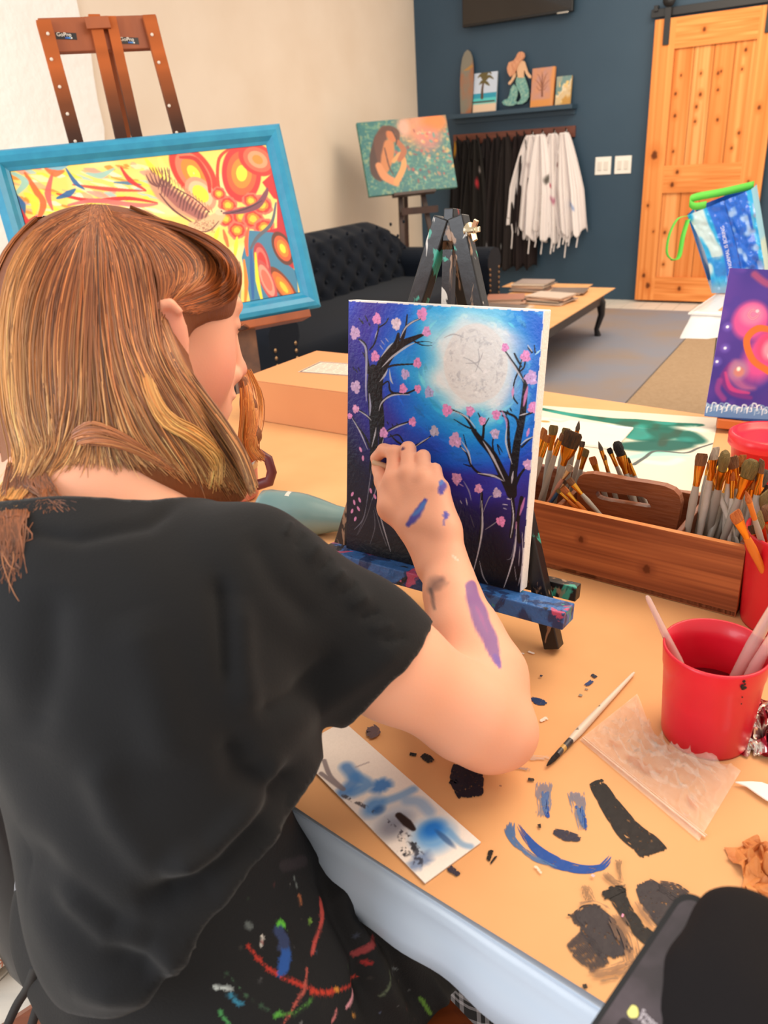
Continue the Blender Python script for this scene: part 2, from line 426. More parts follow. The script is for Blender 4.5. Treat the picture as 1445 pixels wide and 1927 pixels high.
woodpanel(B(0, .02), eB, eZ, sW, dH-.02, .035, 'v', 1, [(.07, 1.12, .02), (.06, .2, .012), (.1, .12, .015), (.05, .75, .008), (.11, .55, .006)], parent=door)
woodpanel(B(dW-sW, .02), eB, eZ, sW, dH-.02, .035, 'v', 2, [(.07, 1.4, .01), (.06, .9, .008)], parent=door)
woodpanel(B(sW, dH-.2), eB, eZ, dW-2*sW, .2, .035, 'h', 3, [(.2, .1, .01)], parent=door)
woodpanel(B(sW, .86), eB, eZ, dW-2*sW, .2, .035, 'h', 4, [(.07, .06, .012), (.1, .15, .01)], parent=door)
woodpanel(B(sW, .02), eB, eZ, dW-2*sW, .19, .035, 'h', 5, [(.2, .1, .012)], parent=door)
B2 = lambda a, z: room(da0+a, .068, z)
pw = (dW-2*sW)/4
for k in range(4):
    kk = [(.04+.03*(k % 2), .35+.13*k, .009), (.05, .1+.2*(k % 3), .007), (.06, .62, .006), (.03+.02*k, .5-.1*k, .008)]
    woodpanel(B2(sW+k*pw+.002, 1.06), eB, eZ, pw-.004, dH-.2-1.06, .015, 'v', 10+k, kk, parent=door, base=[(236, 156, 90), (240, 172, 108), (228, 146, 80), (242, 166, 98)][k])
    woodpanel(B2(sW+k*pw+.002, .21), eB, eZ, pw-.004, .65, .015, 'v', 20+k, kk[:2], parent=door, base=[(240, 168, 104), (228, 146, 82), (220, 136, 72), (232, 150, 88)][k])
# sliding track with hangers
tr = MB(); tr.box(room(da0+.62, .05, dH+.045), (eB, eL, eZ), (1.32, .02, .055), .003)
o = tr.build('trim_1', m_black); tag(o, kind='structure')
hg = MB()
for a in (.09, dW-.09):
    hg.box(room(da0+a, .093, dH-.05), (eB, eL, eZ), (.045, .008, .24), .002)
    hg.lathe([(0, .0), (.045, 0), (.045, .02), (0, .02)], room(da0+a, .075, dH+.115), eL, 20)
o = hg.build('door_hanger', m_black, door)
o = MB().box(room(da0-.005, .05, dH+.075), (eB, eL, eZ), (.03, .05, .04), .003).build('trim_2', m_black); tag(o, kind='structure')

# ---- television
tl_ = Wp(869.5, 49, .09); tr_ = Wp(1077, 25, .09); az = rloc(tl_); bz = rloc(tr_)
tz = (az[2]+bz[2])/2; tw = bz[0]-az[0]
tv = empty('television', room((az[0]+bz[0])/2, .05, tz), 'black flat television mounted high on the dark blue wall', 'television')
cA = (az[0]+bz[0])/2
m_tvs = mat('tv_glass', (16, 12, 12), .12, coat=.5)
m_tvb = mat('tv_bezel', (12, 11, 12), .35)
MB().box(room(cA, .065, tz+.3), (eB, eL, eZ), (tw, .045, .6), .006).build('housing', m_tvb, tv)
MB().box(room(cA, .0895, tz+.305), (eB, eL, eZ), (tw-.02, .004, .57)).build('screen', m_tvs, tv)
MB().box(room(cA+tw*.42, .088, tz+.0), (eB, eL, eZ), (.09, .03, .012), .002).build('sensor_bar', m_steel, tv)
MB().box(room(cA, .02, tz+.3), (eB, eL, eZ), (.35, .044, .3)).build('wall_bracket', m_black, tv)

# ---- shelf and the things on it
sa = rloc(Wp(843, 222, .14)); sb = rloc(Wp(1076, 200, .14))
m_shelf = mat('shelf_blue_paint', (44, 68, 86), .5)
sz = rloc(Wp(960, 205, .14))[2]
sh = empty('wall_shelf', room((sa[0]+sb[0])/2, .07, sz-.03), 'floating dark blue shelf on the dark blue wall under the television', 'shelf')
MB().box(room((sa[0]+sb[0])/2, .07, sz-.02), (eB, eL, eZ), (sb[0]-sa[0], .14, .035), .003).build('shelf_board', m_shelf, sh)
MB().box(room((sa[0]+sb[0])/2, .012, sz-.055), (eB, eL, eZ), (sb[0]-sa[0]-.02, .022, .04)).build('wall_cleat', m_shelf, sh)
shz = sz-.0025
def lean_plane(px1, px2, off_t=.035, off_b=.08):
    pass
def canvas_thing(name, o_, d, u, w_, h_, th, label, cat, paint, res=.002, ctr=None, T=None, edge=(240, 236, 228), group=None):
    n = np.cross(unit(d), unit(u)); 
    if n@(CAM-o_) < 0: n = -n
    r = empty(name, o_ + unit(d)*w_/2 - n*th/2, label, cat, group)
    MB().box(o_ + unit(d)*w_/2 + unit(u)*h_/2 - n*(th/2+.0004), (d, u, n), (w_, h_, th), .0008).build('canvas', mat('canvas_edge', edge, .7), r)
    p = Pic(o_, d, u, w_, h_, res); p.ctr = ctr or (0, 0)
    if T: p.T = T
    paint(p)
    p.build('painted_front', m_attr, r)
    return r
s1 = lambda x, y: (840+x/5.558, 60+y/5.56)     # notes read off an enlarged crop
def shelf_canvas(name, bl, br, tlp, label, paint, edge, th=.02):
    off = .075
    a = rloc(Wp(*s1(*bl), off))[0]; b = rloc(Wp(*s1(*br), off))[0]; top = rloc(Wp(*s1(*tlp), .05))[2]
    h_ = top-shz; rec = .16
    o_ = room(a, off, shz+.001); u = unit(V(0, 0, 1)-eL*rec)
    return canvas_thing(name, o_, eB, u, b-a, h_/u[2], th, label, 'painting', paint, .0025, (300, 600), s1, edge)
# surfboard
pts = []
zt = rloc(Wp(*s1(200, 192), .05))[2]; aL = rloc(Wp(*s1(138, 700), .08))[0]; aR = rloc(Wp(*s1(272, 700), .08))[0]; am = (aL+aR)/2; hw = (aR-aL)/2
prof = [(0, .78), (.1, .86), (.3, .97), (.55, 1), (.75, .93), (.88, .75), (.96, .45), (1, .06)]
hS = zt-shz
for t, q in prof: pts.append(room(am+hw*q, .09-.05*t, shz+.002+hS*t))
for t, q in prof[::-1]: pts.append(room(am-hw*q, .09-.05*t, shz+.002+hS*t))
m_surf = mat('weathered_board_paint', (128, 122, 108), .7, c2=(170, 98, 58), scale=6, sharp=(.45, .62), stretch=(1, 1, .6))
sf = empty('surfboard_plaque', room(am, .08, shz+.002), 'narrow rounded surfboard shaped plaque in grey and rust on the shelf', 'plaque')
MB().prism(pts, -eL*.016).build('board', m_surf, sf)
st = MB(); st.bar(room(am-.9*hw, .088-.05*.68, shz+hS*.64), room(am+.9*hw, .088-.05*.68, shz+hS*.75), .022, .004, side=eZ); st.build('painted_band', mat('ochre_band', (172, 128, 70), .7), sf)
# palm canvas
def paint_palm(p):
    p.mix(np.ones(p.X.shape), (196, 208, 226))
    v = p.Y/p.H
    p.mix((v < .48)*1., (40, 150, 178)); p.mix((v < .36)*1., (84, 196, 196)); p.mix(np.clip((.24-v)*20, 0, 1), (226, 196, 168))
    p.stroke([(372, 690), (375, 600), (385, 540), (392, 520)], [30, 22, 18], (84, 58, 34))
    for e in [(330, 480), (345, 550), (450, 560), (490, 490), (470, 440), (400, 440), (360, 455)]:
        p.stroke([(395, 520), ((395+e[0])/2, e[1]-25), e], [22, 30, 8], (96, 84, 44))
    p.stroke([(280, 740), (500, 720)], 14, (70, 50, 40))
shelf_canvas('painting', (272, 752), (512, 736), (300, 436), 'small canvas of a palm tree on a beach, on the shelf', paint_palm, (180, 190, 200))
def paint_tree(p):
    n = fnoise(p.ny, p.nx, 6, 4)[..., None]; p.I = np.array((206, 140, 98))*(1-n)+np.array((186, 138, 128))*n
    p.mix(np.clip((p.H*.22-p.Y)/.02, 0, 1), (212, 140, 70)); p.mix(np.clip((p.X-p.W*.85)/.01, 0, 1), (214, 144, 84))
    p.stroke([(1000, 670), (1000, 560), (1005, 450)], [20, 16, 6], (120, 70, 50))
    for e in [(930, 500), (950, 440), (1060, 430), (1080, 500), (1050, 560), (940, 570), (1000, 420), (975, 480), (1040, 470)]:
        p.stroke([(1002, 600), ((1002+e[0])/2, e[1]+40), e], [10, 8, 4], (136, 84, 62), .8)
shelf_canvas('painting', (875, 725), (1108, 722), (900, 385), 'orange brown canvas with a bare tree, beside the mermaid figure', paint_tree, (222, 146, 84), .03)
def paint_shore(p):
    n = fnoise(p.ny, p.nx, 5, 9); t = p.Y/p.H-.6*p.X/p.W+.3*n
    p.mix(np.ones(p.X.shape), (206, 180, 140)); p.mix(np.clip((t-.32)*12, 0, 1), (226, 208, 176)); p.mix(np.clip((t-.42)*12, 0, 1), (108, 140, 138)); p.mix(np.clip((t-.75)*8, 0, 1), (150, 156, 140))
    p.mix(np.clip((.05-t)*8, 0, 1), (190, 140, 66)); p.mix(np.clip((fnoise(p.ny, p.nx, 8, 3)-.72)*8, 0, 1), (226, 190, 120))
shelf_canvas('painting', (1135, 712), (1290, 705), (1155, 470), 'smallest canvas on the shelf, gold and grey-green shore, rightmost', paint_shore, (196, 158, 96), .025)
# mermaid
mm = empty('mermaid_figure', room(rloc(Wp(*s1(740, 760), .06))[0], .06, shz+.001), 'flat carved mermaid figure with pale skin and a turquoise tail on the shelf', 'figurine')
def flat_part(name, poly, off, th, mt_, par, sx=s1):
    MB().prism([Wp(*sx(*q), off) for q in poly], -eL*th).build(name, mt_, par)
m_ms = mat('carved_pale_wood', (222, 178, 140), .6, bump=.4, bscale=60); m_mh = mat('carved_blond_hair', (226, 166, 128), .6, c2=(196, 128, 92), scale=40, stretch=(3, 3, .6), bump=.5, bscale=60)
m_mt = mat('turquoise_scales', (86, 150, 148), .6, c2=(150, 186, 168), scale=60, bump=.5, bscale=90)
flat_part('body', [(745, 480), (735, 400), (745, 330), (770, 300), (795, 300), (815, 310), (835, 370), (850, 420), (885, 462), (880, 485), (860, 480), (830, 440), (812, 390), (808, 430), (808, 480)], .065, .014, m_ms, mm)
flat_part('arm', [(700, 440), (725, 430), (720, 470), (690, 520), (665, 552), (645, 548), (650, 525), (675, 500)], .07, .014, m_ms, mm)
flat_part('hair', [(735, 240), (755, 212), (785, 206), (808, 220), (815, 255), (800, 285), (775, 300), (750, 340), (725, 400), (710, 440), (665, 470), (640, 430), (632, 380), (650, 320), (700, 300), (720, 275)], .075, .02, m_mh, mm)
flat_part('tail', [(735, 470), (812, 465), (835, 530), (858, 610), (858, 680), (835, 725), (790, 755), (740, 757), (722, 745), (760, 725), (780, 690), (770, 640), (735, 580), (722, 520)], .062, .016, m_mt, mm)
flat_part('tail_fin', [(700, 548), (725, 570), (742, 610), (740, 660), (722, 720), (740, 745), (700, 770), (650, 775), (600, 765), (580, 735), (600, 712), (640, 700), (660, 650), (668, 600)], .07, .014, m_mt, mm)

# ---- coat rack and aprons
m_rack = mat('brown_rack_wood', (120, 66, 48), .5, c2=(98, 52, 38), scale=5, stretch=(1, 1, 6))
ra = rloc(Wp(853, 262, .02)); rb = rloc(Wp(1082, 246, .02)); rz = 1.355
ra0, ra1 = ra[0], rb[0]
rk = empty('coat_rack', room((ra0+ra1)/2, .01, rz-.03), 'long brown wooden hook rail on the dark blue wall', 'coat rack')
MB().box(room((ra0+ra1)/2, .012, rz), (eB, eL, eZ), (ra1-ra0, .022, .085), .002).build('rail', m_rack, rk)
hooks = []
def hook_at(a):
    h_ = MB(); h_.tube([room(a, .022, rz), room(a, .06, rz-.005), room(a, .075, rz+.012), room(a, .078, rz+.03)], .006, 6); h_.tube([room(a, .022, rz-.01), room(a, .05, rz-.03), room(a, .055, rz-.012)], .005, 6)
    h_.build('hook', m_black, rk)
def apron(a_top, a_bot, hw_t, hw_b, zb, off, mt_, label, seed, group, splat=(), strings=0, ragged=.01, cols=None):
    g = np.random.default_rng(seed); nu, nv = 46, 50; P = np.zeros((nv, nu, 3)); z0 = rz-.005
    ph = g.random(6)*6.28
    r = empty('apron', room(a_top, off, zb), label, 'apron', group)
    for i in range(nv):
        t = i/(nv-1)
        z = z0-(z0-zb)*t
        for j in range(nu):
            s_ = j/(nu-1)*2-1
            wv = hw_t + (hw_b-hw_t)*min(1, (t/.55))**.7
            a = a_top+(a_bot-a_top)*t + s_*wv
            amp = .012+.02*t
            d = off + amp*(math.sin(s_*7+ph[0]+.6*t)+.6*math.sin(s_*15+ph[1])+.3*math.sin(s_*27+ph[2]+t)) + .02*(1-s_*s_)
            zz = z + (ragged*math.sin(s_*9+ph[3])*t) + (.02*abs(s_)**3 if t > .9 else 0)
            P[i, j] = room(a, max(d, .035), zz)
    C_ = None
    body = MB().grid(P)
    base = np.array(cols if cols is not None else (30, 28, 30), float); I = np.tile(base, (nv*nu, 1))
    II = I.reshape(nv, nu, 3)
    for (u0, v0, ru, rv, c) in splat:
        uu, vv = np.meshgrid(np.linspace(0, 1, nu), np.linspace(0, 1, nv)); q = np.hypot((uu-u0)/ru, (vv-v0)/rv)
        al = np.clip((1-q)*2, 0, 1)[..., None]; II[:] = II*(1-al)+np.array(c)*al
    ob = body.build('cloth', mt_, r, colors=s2l(II.reshape(-1, 3)))
    mod = ob.modifiers.new('thick', 'SOLIDIFY'); mod.thickness = .002
    k = MB()
    k.tube([room(a_top, .05, rz+.012), room(a_top-.02, off+.01, rz-.05), room(a_top-.035, off+.02, rz-.16)], .007, 6, sq=.4)
    k.tube([room(a_top, .05, rz+.012), room(a_top+.02, off+.015, rz-.05), room(a_top+.035, off+.02, rz-.16)], .007, 6, sq=.4)
    k.build('neck_loop', mt_ if mt_ is not m_attrr else mat('loop', tuple(cols), .8), r)
    for q in range(strings):
        x_ = a_bot+(g.random()*2-1)*hw_b*.9; l_ = .06+.1*g.random()
        MB().tube([room(x_, off+.02, zb+.05), room(x_+.01, off+.02, zb-.02), room(x_, off+.02, zb-l_)], .006, 5, sq=.4).build('tie_string', mat('string', tuple(cols), .8), r)
    return r
ha = lambda x: rloc(Wp(x, 258, .05))[0]
bz_ = lambda x, y: rloc(Wp(x, y, .1))[2]
blk = [(862, 868, 500), (880, 876, 505), (899, 895, 512), (918, 915, 508), (937, 935, 500), (956, 950, 505), (974, 975, 502), (988, 990, 505)]
spl = {0: [(.3, .06, .15, .08, (170, 120, 40))], 2: [(.62, .32, .09, .05, (200, 60, 70)), (.75, .22, .06, .03, (200, 190, 190))], 1: [(.6, .42, .1, .05, (200, 50, 60))], 3: [(.3, .64, .05, .02, (190, 190, 195)), (.7, .66, .06, .02, (180, 180, 180))], 5: [(.4, .83, .04, .03, (170, 170, 170))], 4: [(.5, .72, .05, .02, (120, 120, 125)), (.2, .86, .05, .05, (110, 110, 115))]}
for i, (x, xb, yb) in enumerate(blk):
    hook_at(ha(x))
    lab = ['black apron on the leftmost hook with an orange mark', 'black apron with one red smear, second hook from left', 'black apron with a red and white smear, third hook from left', 'black apron with pale dots low down, fourth hook', 'black apron with grey smudges, fifth hook', 'black apron with one grey fleck near its hem, sixth hook', 'plain black apron on the seventh hook', 'plain black apron half behind the white smocks'][i]
    apron(ha(x), ha(xb), .03, .13, bz_(xb, yb)-.0, .06+.018*(i % 3), m_attrr, lab, i, 'black aprons hanging on the hook rail', spl.get(i, []), 0, .02, (33+i, 30+i % 3, 31))
wht = [(1003, 992, 432, .15), (1022, 1022, 448, .15), (1044, 1054, 452, .15), (1066, 1088, 440, .13)]
for i, (x, xb, yb, hwb) in enumerate(wht):
    hook_at(ha(x))
    lab = ['white smock nearest the black aprons with a grey hem', 'white smock with a dark grey smudge on its chest', 'white smock spotted with small red paint marks', 'white smock on the last hook with a blue mark near its hem'][i]
    sp = [[(.5, .3, .1, .04, (200, 190, 190))], [(.8, .42, .14, .05, (96, 92, 86)), (.5, .78, .08, .04, (150, 146, 130))], [(.4, .48, .08, .03, (190, 90, 110)), (.5, .6, .12, .04, (190, 130, 150)), (.25, .42, .1, .04, (110, 106, 100)), (.3, .86, .06, .03, (110, 110, 110))], [(.6, .72, .14, .04, (140, 160, 200)), (.1, .3, .05, .03, (120, 60, 60))]][i]
    apron(ha(x), ha(xb), .035, hwb, bz_(xb, yb), .1+.025*(i % 2), m_attrr, lab, 20+i, 'white smocks hanging on the hook rail', sp, 4, .03, (232, 224, 222))

# ---- light switches
for i, (x0, y0, x1, y1) in enumerate([(1121, 296, 1149, 328), (1158, 294, 1187, 326)]):
    a0, _, z1 = rloc(Wp(x0, y0, 0)); a1, _, z0 = rloc(Wp(x1, y1, 0)); a, z = (a0+a1)/2, (z0+z1)/2
    s_ = empty('light_switch', room(a, 0, z), ['white double light switch plate, left of the two beside the pine door', 'white double light switch plate nearest the pine door'][i], 'light switch')
    MB().box(room(a, .004, z), (eB, eL, eZ), (a1-a0, .008, z1-z0), .002).build('plate', m_white, s_)
    for k in (-1, 1): MB().box(room(a+k*(a1-a0)*.2, .011, z), (eB, eL, eZ), (.032, .006, .066), .001).build('rocker', mat('rocker', (222, 214, 204), .4), s_)

# ---- rugs
m_rug = mat('blue_grey_rug', (134, 138, 152), .95, c2=(150, 134, 124), scale=1.6, bump=.3, bscale=180, spec=.1)
m_rug2 = mat('tan_rug', (172, 146, 118), .95, c2=(162, 136, 108), scale=60, bump=.25, bscale=160, spec=.1)
tag(MB().box(room(2.15, 2.75, .006), (eB, eL, eZ), (1.18, 4.6, .012), .003).build('rug', m_rug), 'blue-grey rug under the low table, in front of the blue wall', 'rug')
tag(MB().box(room(3.596, 2.9, .005), (eB, eL, eZ), (1.7, 4.4, .01), .003).build('rug', m_rug2), 'tan woven rug right of the blue-grey rug', 'rug')

# ---- sofa
m_velvet = mat('navy_velvet', (10, 17, 28), .85, c2=(12, 20, 32), scale=3, spec=.2)
m_velvet.node_tree.nodes['Principled BSDF'].inputs['Sheen Weight'].default_value = .04
sofa = empty('sofa', room(1.1, 3.15, 0), 'dark navy tufted sofa with nailhead trim along the cream wall', 'sofa')
SA0, SA1, SB0, SB1 = .62, 1.52, 1.75, 4.33
MB().box(room((SA0+SA1)/2, (SB0+SB1)/2, .23), (eB, eL, eZ), (SA1-SA0-.04, SB1-SB0-.04, .22), .03).build('seat_base', m_velvet, sofa)
cu_ = MB().box(room((SA0+SA1)/2+.08, (SB0+SB1)/2, .41), (eB, eL, eZ), (SA1-SA0-.2, SB1-SB0-.38, .14), .045); cu_.smooth = [True]*len(cu_.f); cu_.build('seat_cushion', m_velvet, sofa)
# tufted back: front surface + rear
nu, nv = 120, 40; P = np.zeros((nv, nu, 3)); tuf = []
L_ = SB1-SB0
for i in range(5):
    for j in range(13): tuf.append((.14+(j+.5*(i % 2))*(L_-.28)/12.5, .5+i*.085))
for i in range(nv):
    for j in range(nu):
        b = j/(nu-1)*L_; hgt = .86-.0*(b) - .22*max(0, (abs(b-L_/2)-(L_/2-.35))/.35)**1.5
        t = i/(nv-1); z = .42+(hgt-.42)*t
        dep = .26-.07*t + .03*math.sin(t*math.pi)
        for (tb, tz_) in tuf:
            q = ((b-tb)/.045)**2+((z-tz_)/.045)**2
            if q < 9: dep -= .035*math.exp(-q)
        if t > .9: dep -= (t-.9)*1.0
        P[i, j] = room(SA0+dep, SB0+b, z)
bk = MB().grid(P)
Q = P.copy()
for i in range(nv):
    for j in range(nu):
        a_, b_, z_ = rloc(P[i, j]); Q[i, j] = room(SA0+.02*(i/nv), b_, z_-.0)
bk.grid(Q[:, ::-1])
S_ = np.stack([P[-1], Q[-1]+V(0, 0, .0)], 0); bk.grid(S_)
bk.build('tufted_back', m_velvet, sofa)
for (tb, tz_) in tuf[:]:
    MB().lathe([(0, .012), (.01, .008), (.013, 0)], room(SA0+.235, SB0+tb, tz_), eB, 8).build('tuft_button', m_velvet, sofa)
for k, b in enumerate((SB0+.1, SB1-.1)):
    ar = MB()
    prof = [(-.085, .12), (-.085, .5), (-.11, .55), (-.11, .6), (-.07, .65), (0, .665), (.07, .65), (.11, .6), (.11, .55), (.085, .5), (.085, .12)]
    A = np.array([[room(a, b+(x if k else x), z-(0 if a < SA0+.3 else .0)) for (x, z) in prof] for a in np.linspace(SA0, SA1, 8)])
    ar.grid(A); ar.prism([room(SA1, b+x, z) for x, z in prof], eB*.012); ar.prism([room(SA0, b+x, z) for x, z in prof], -eB*.012)
    arm = ar.build('armrest', m_velvet, sofa)
    nh = MB()
    for i in range(12):
        nh.lathe([(0, .006), (.007, .004), (.01, 0)], room(SA1+.013, b-.075, .14+i*.035), eB, 8); nh.lathe([(0, .006), (.007, .004), (.01, 0)], room(SA1+.013, b+.075, .14+i*.035), eB, 8)
    nh.build('nailheads', mat('brass_nails', (150, 120, 90), .35, 1), arm)
for a in (SA0+.08, SA1-.08):
    for b in (SB0+.1, SB1-.1):
        MB().tube([room(a, b, .13), room(a, b, 0)], [.028, .018], 10).build('leg', m_dkwood, sofa)

# ---- coffee table
m_ct = mat('black_lacquer', (28, 25, 26), .35)
ca0, ca1, cb0, cb1, cz = 1.6, 2.2, 1.42, 2.85, .34
ct = empty('coffee_table', room((ca0+ca1)/2, (cb0+cb1)/2, .012), 'low black coffee table with curved legs standing on the blue-grey rug', 'coffee table')
MB().box(room((ca0+ca1)/2, (cb0+cb1)/2, cz-.015), (eB, eL, eZ), (ca1-ca0, cb1-cb0, .02), .003).build('tabletop', m_ct, ct)
MB().box(room((ca0+ca1)/2, (cb0+cb1)/2, cz-.065), (eB, eL, eZ), (ca1-ca0-.04, cb1-cb0-.04, .08), .004).build('table_apron', m_ct, ct)
for a, sgn in ((ca0+.06, -1), (ca1-.06, 1)):
    for b, sb_ in ((cb0+.06, -1), (cb1-.06, 1)):
        MB().tube([room(a, b, cz-.05), room(a+.03*sgn, b+.02*sb_, cz-.1), room(a+.035*sgn, b+.025*sb_, .16), room(a+.01*sgn, b+.01*sb_, .06), room(a+.02*sgn, b+.02*sb_, .012)], [.035, .034, .024, .018, .024], 10).build('leg', m_ct, ct)
tag(MB().box(room((ca0+ca1)/2+.02, (cb0+cb1)/2, cz-.0025), (eB, eL, eZ), (ca1-ca0+.06, cb1-cb0+.02, .003)).build('paper_sheet', m_kraft), 'brown kraft paper covering the low black coffee table', 'paper')
tag(MB().box(room(1.75, 1.40, cz+.0005), (eB, eL, eZ), (.62, .2, .002)).build('paper_sheet', m_kraft), 'loose kraft sheet overhanging the far end of the coffee table', 'paper')
mags = [(1.72, 1.60, 4, .24, .2, 8), (1.99, 1.66, -6, .24, .2, 3), (1.98, 2.0, 10, .26, .2, 6), (1.72, 2.08, -12, .24, .2, 5), (1.82, 2.42, 4, .3, .22, 4)]
mcol = [(196, 150, 130), (206, 186, 170), (90, 84, 80), (176, 120, 100), (210, 190, 168), (120, 104, 96), (222, 206, 188), (158, 140, 132), (84, 98, 90), (214, 168, 140)]
names = ['pale magazines heap at the far left of the coffee table', 'picture frame boards at the far end of the coffee table', 'middle magazine pile on the coffee table', 'left magazine pile on the coffee table', 'nearest magazine pile on the coffee table, behind the canvas']
q = 0
for si, (a, b, rot, w_, h_, n_) in enumerate(mags):
    z = cz+.003
    for k in range(n_):
        t = R_(rot+random.uniform(-9, 9)); dx = math.cos(t)*eB+math.sin(t)*eL; dy = np.cross(eZ, dx); th = random.uniform(.004, .011)
        c = mcol[(si*3+k) % 10]
        ja, jb = random.uniform(-.02, .02), random.uniform(-.02, .02)
        cn = {0: 'tan', 1: 'cream', 2: 'dark grey', 3: 'rust', 4: 'ivory', 5: 'brown', 6: 'off-white', 7: 'grey', 8: 'dark green', 9: 'peach'}[(si*3+k) % 10]
        r = empty('magazine', room(a+ja, b+jb, z), '%s magazine in the %s' % (cn, names[si]), 'magazine', 'magazines on the coffee table')
        ctr = room(a+ja, b+jb, z+th/2)
        MB().box(ctr, (dx, dy, eZ), (w_-.004, h_-.004, th-.0015)).build('pages', mat('pages', (224, 206, 186), .8), r)
        cv = MB(); cv.box(ctr+eZ*(th/2-.0006), (dx, dy, eZ), (w_, h_, .001)); cv.box(ctr-eZ*(th/2-.0006), (dx, dy, eZ), (w_, h_, .001)); cv.box(ctr-dx*w_/2, (dx, dy, eZ), (.001, h_, th-.001))
        cv.build('cover', mat('cover', c, .4), r)
        z += th+.0004

# ---- woman painting on a floor easel behind the sofa
def frame_axes(yaw, rec, roll):
    a, b, g = R_(yaw), R_(rec), R_(roll)
    d = V(math.sin(a), math.cos(a), 0); n = V(math.cos(a), -math.sin(a), 0); u = V(0, 0, 1)*math.cos(b)-n*math.sin(b)
    return d*math.cos(g)+u*math.sin(g), u*math.cos(g)-d*math.sin(g), n*math.cos(b)+V(0, 0, 1)*math.sin(b)
d, u, n = frame_axes(75.99, 19.98, 1.56); tlp = at(671, 231, 5.8); w_, h_ = .6408*1.115, .488*1.115
s2 = lambda x, y: (640+x/1.795, y/1.795)
def paint_woman(p):
    n1 = fnoise(p.ny, p.nx, 14, 1); n2 = fnoise(p.ny, p.nx, 30, 2, 1.5); n3 = fnoise(p.ny, p.nx, 60, 5, .5)
    p.I[:] = (46, 112, 112)
    p.mix(np.clip((n1-.45)*3, 0, 1)*.7, (36, 104, 110)); p.mix(np.clip((n2-.6)*4, 0, 1)*.6, (118, 160, 130)); p.mix(np.clip((n3-.62)*4, 0, 1)*.5, (190, 176, 120))
    p.ell((270, 430), 75, 60, (232, 140, 100), .85, .9); p.ell((320, 410), 45, 30, (240, 118, 40), .9, .8); p.ell((300, 470), 40, 40, (200, 110, 110), .6, .9)
    p.ell((215, 430), 20, 28, (232, 170, 150), .8, .8)
    g = np.random.default_rng(5)
    for i in range(90):
        x, y = g.uniform(190, 390), g.uniform(440, 620); c = [(206, 120, 90), (226, 170, 100), (190, 70, 70), (230, 190, 150), (60, 150, 140), (140, 60, 60)][g.integers(6)]
        p.ell((x, y), g.uniform(2, 6), g.uniform(4, 9), c, .7, .6, rot=g.uniform(0, 90))
    p.stroke([(130, 470), (118, 530), (120, 580), (135, 600)], [30, 40, 24], (70, 40, 34))
    p.stroke([(150, 440), (135, 480), (140, 540)], [30, 44, 30], (96, 54, 40))
    p.ell((175, 455), 20, 26, (196, 110, 60), 1, .3); p.stroke([(135, 450), (160, 433), (190, 445), (195, 470)], [10, 20, 12], (90, 50, 34))
    p.stroke([(165, 490), (160, 530), (150, 570)], [36, 44, 30], (196, 120, 70))
    p.stroke([(130, 560), (150, 595), (190, 618)], [22, 28, 22], (214, 136, 88)); p.stroke([(190, 615), (215, 560), (205, 520), (180, 545)], [20, 20, 14, 12], (220, 150, 90))
    p.stroke([(195, 480), (215, 510), (200, 540)], [16, 22, 14], (170, 96, 60)); p.stroke([(175, 440), (190, 470), (188, 490)], [4, 5, 3], (50, 26, 24)); p.stroke([(150, 500), (165, 560), (180, 590)], [4, 5, 3], (80, 40, 30))
canvas_thing('painting', tlp-u*h_, d, u, w_, h_, .035, 'teal and orange painting of a long-haired woman, on the easel behind the sofa', 'painting', paint_woman, .0045, (220, 520), s2, (60, 120, 110))
wc = tlp+d*w_/2-u*h_
ez = empty('easel', V(wc[0], wc[1], 0)-n*V(1, 1, 0)*.1, 'dark thin-legged floor easel holding the painting of the woman', 'easel')
bk_ = -unit(n*V(1, 1, 0))
dh = unit(d*V(1, 1, 0))
MB().bar(wc-dh*.03+u*.44-n*.06, V(*(wc-dh*.16-bk_*.12)[:2], .0), .035, .025, side=dh).build('leg', m_dkwood, ez)
MB().bar(wc+dh*.07+u*.44-n*.06, V(*(wc+dh*.22-bk_*.12)[:2], .0), .035, .025, side=dh).build('leg', m_dkwood, ez)
MB().bar(wc+dh*.02+u*.44-n*.08, V(*(wc+dh*.04+bk_*.42)[:2], .0), .03, .025, side=dh).build('leg', m_dkwood, ez)
MB().box(wc-u*.012-n*.005, (d, u, n), (.34, .02, .06)).build('tray', m_dkwood, ez)
MB().bar(wc-dh*.1+bk_*.025-V(0, 0, .14), wc+dh*.2+bk_*.025-V(0, 0, .14), .02, .05, side=bk_).build('crossbar', m_dkwood, ez)

# ---- big framed bird painting on its own easel
d, u, n = frame_axes(67.4569, 17.0282, 2.2603); W1, H1 = .78, .5154; TR = at(522, 238, 2.2); FW = .052
m_fr = mat('turquoise_frame_paint', (44, 146, 184), .35, c2=(38, 136, 176), scale=30, stretch=(1, 1, 1), bump=.05)
o_ = TR-d*W1-u*H1
fp = empty('painting', o_+d*W1/2, 'large painting of a flying bird in fiery swirls, in a turquoise frame', 'painting')
prof = [(0, 0), (0, .022), (.006, .03), (.018, .034), (.032, .03), (.042, .018), (.05, .014), (.05, 0)]
cor = [(0, 0, 1, 1), (W1, 0, -1, 1), (W1, H1, -1, -1), (0, H1, 1, -1)]
G = np.array([[o_+d*(x+sx*q[0])+u*(y+sy*q[0])+n*q[1] for q in prof] for (x, y, sx, sy) in cor+[cor[0]]])
fm = MB()
for i in range(4): fm.grid(G[i:i+2])
fm.smooth = [False]*len(fm.f)
fm.add([o_, o_+d*W1, o_+d*W1+u*H1, o_+u*H1], [(3, 2, 1, 0)]); fm.build('frame', m_fr, fp)
s3 = lambda x, y: (x/2.331, y/2.331)
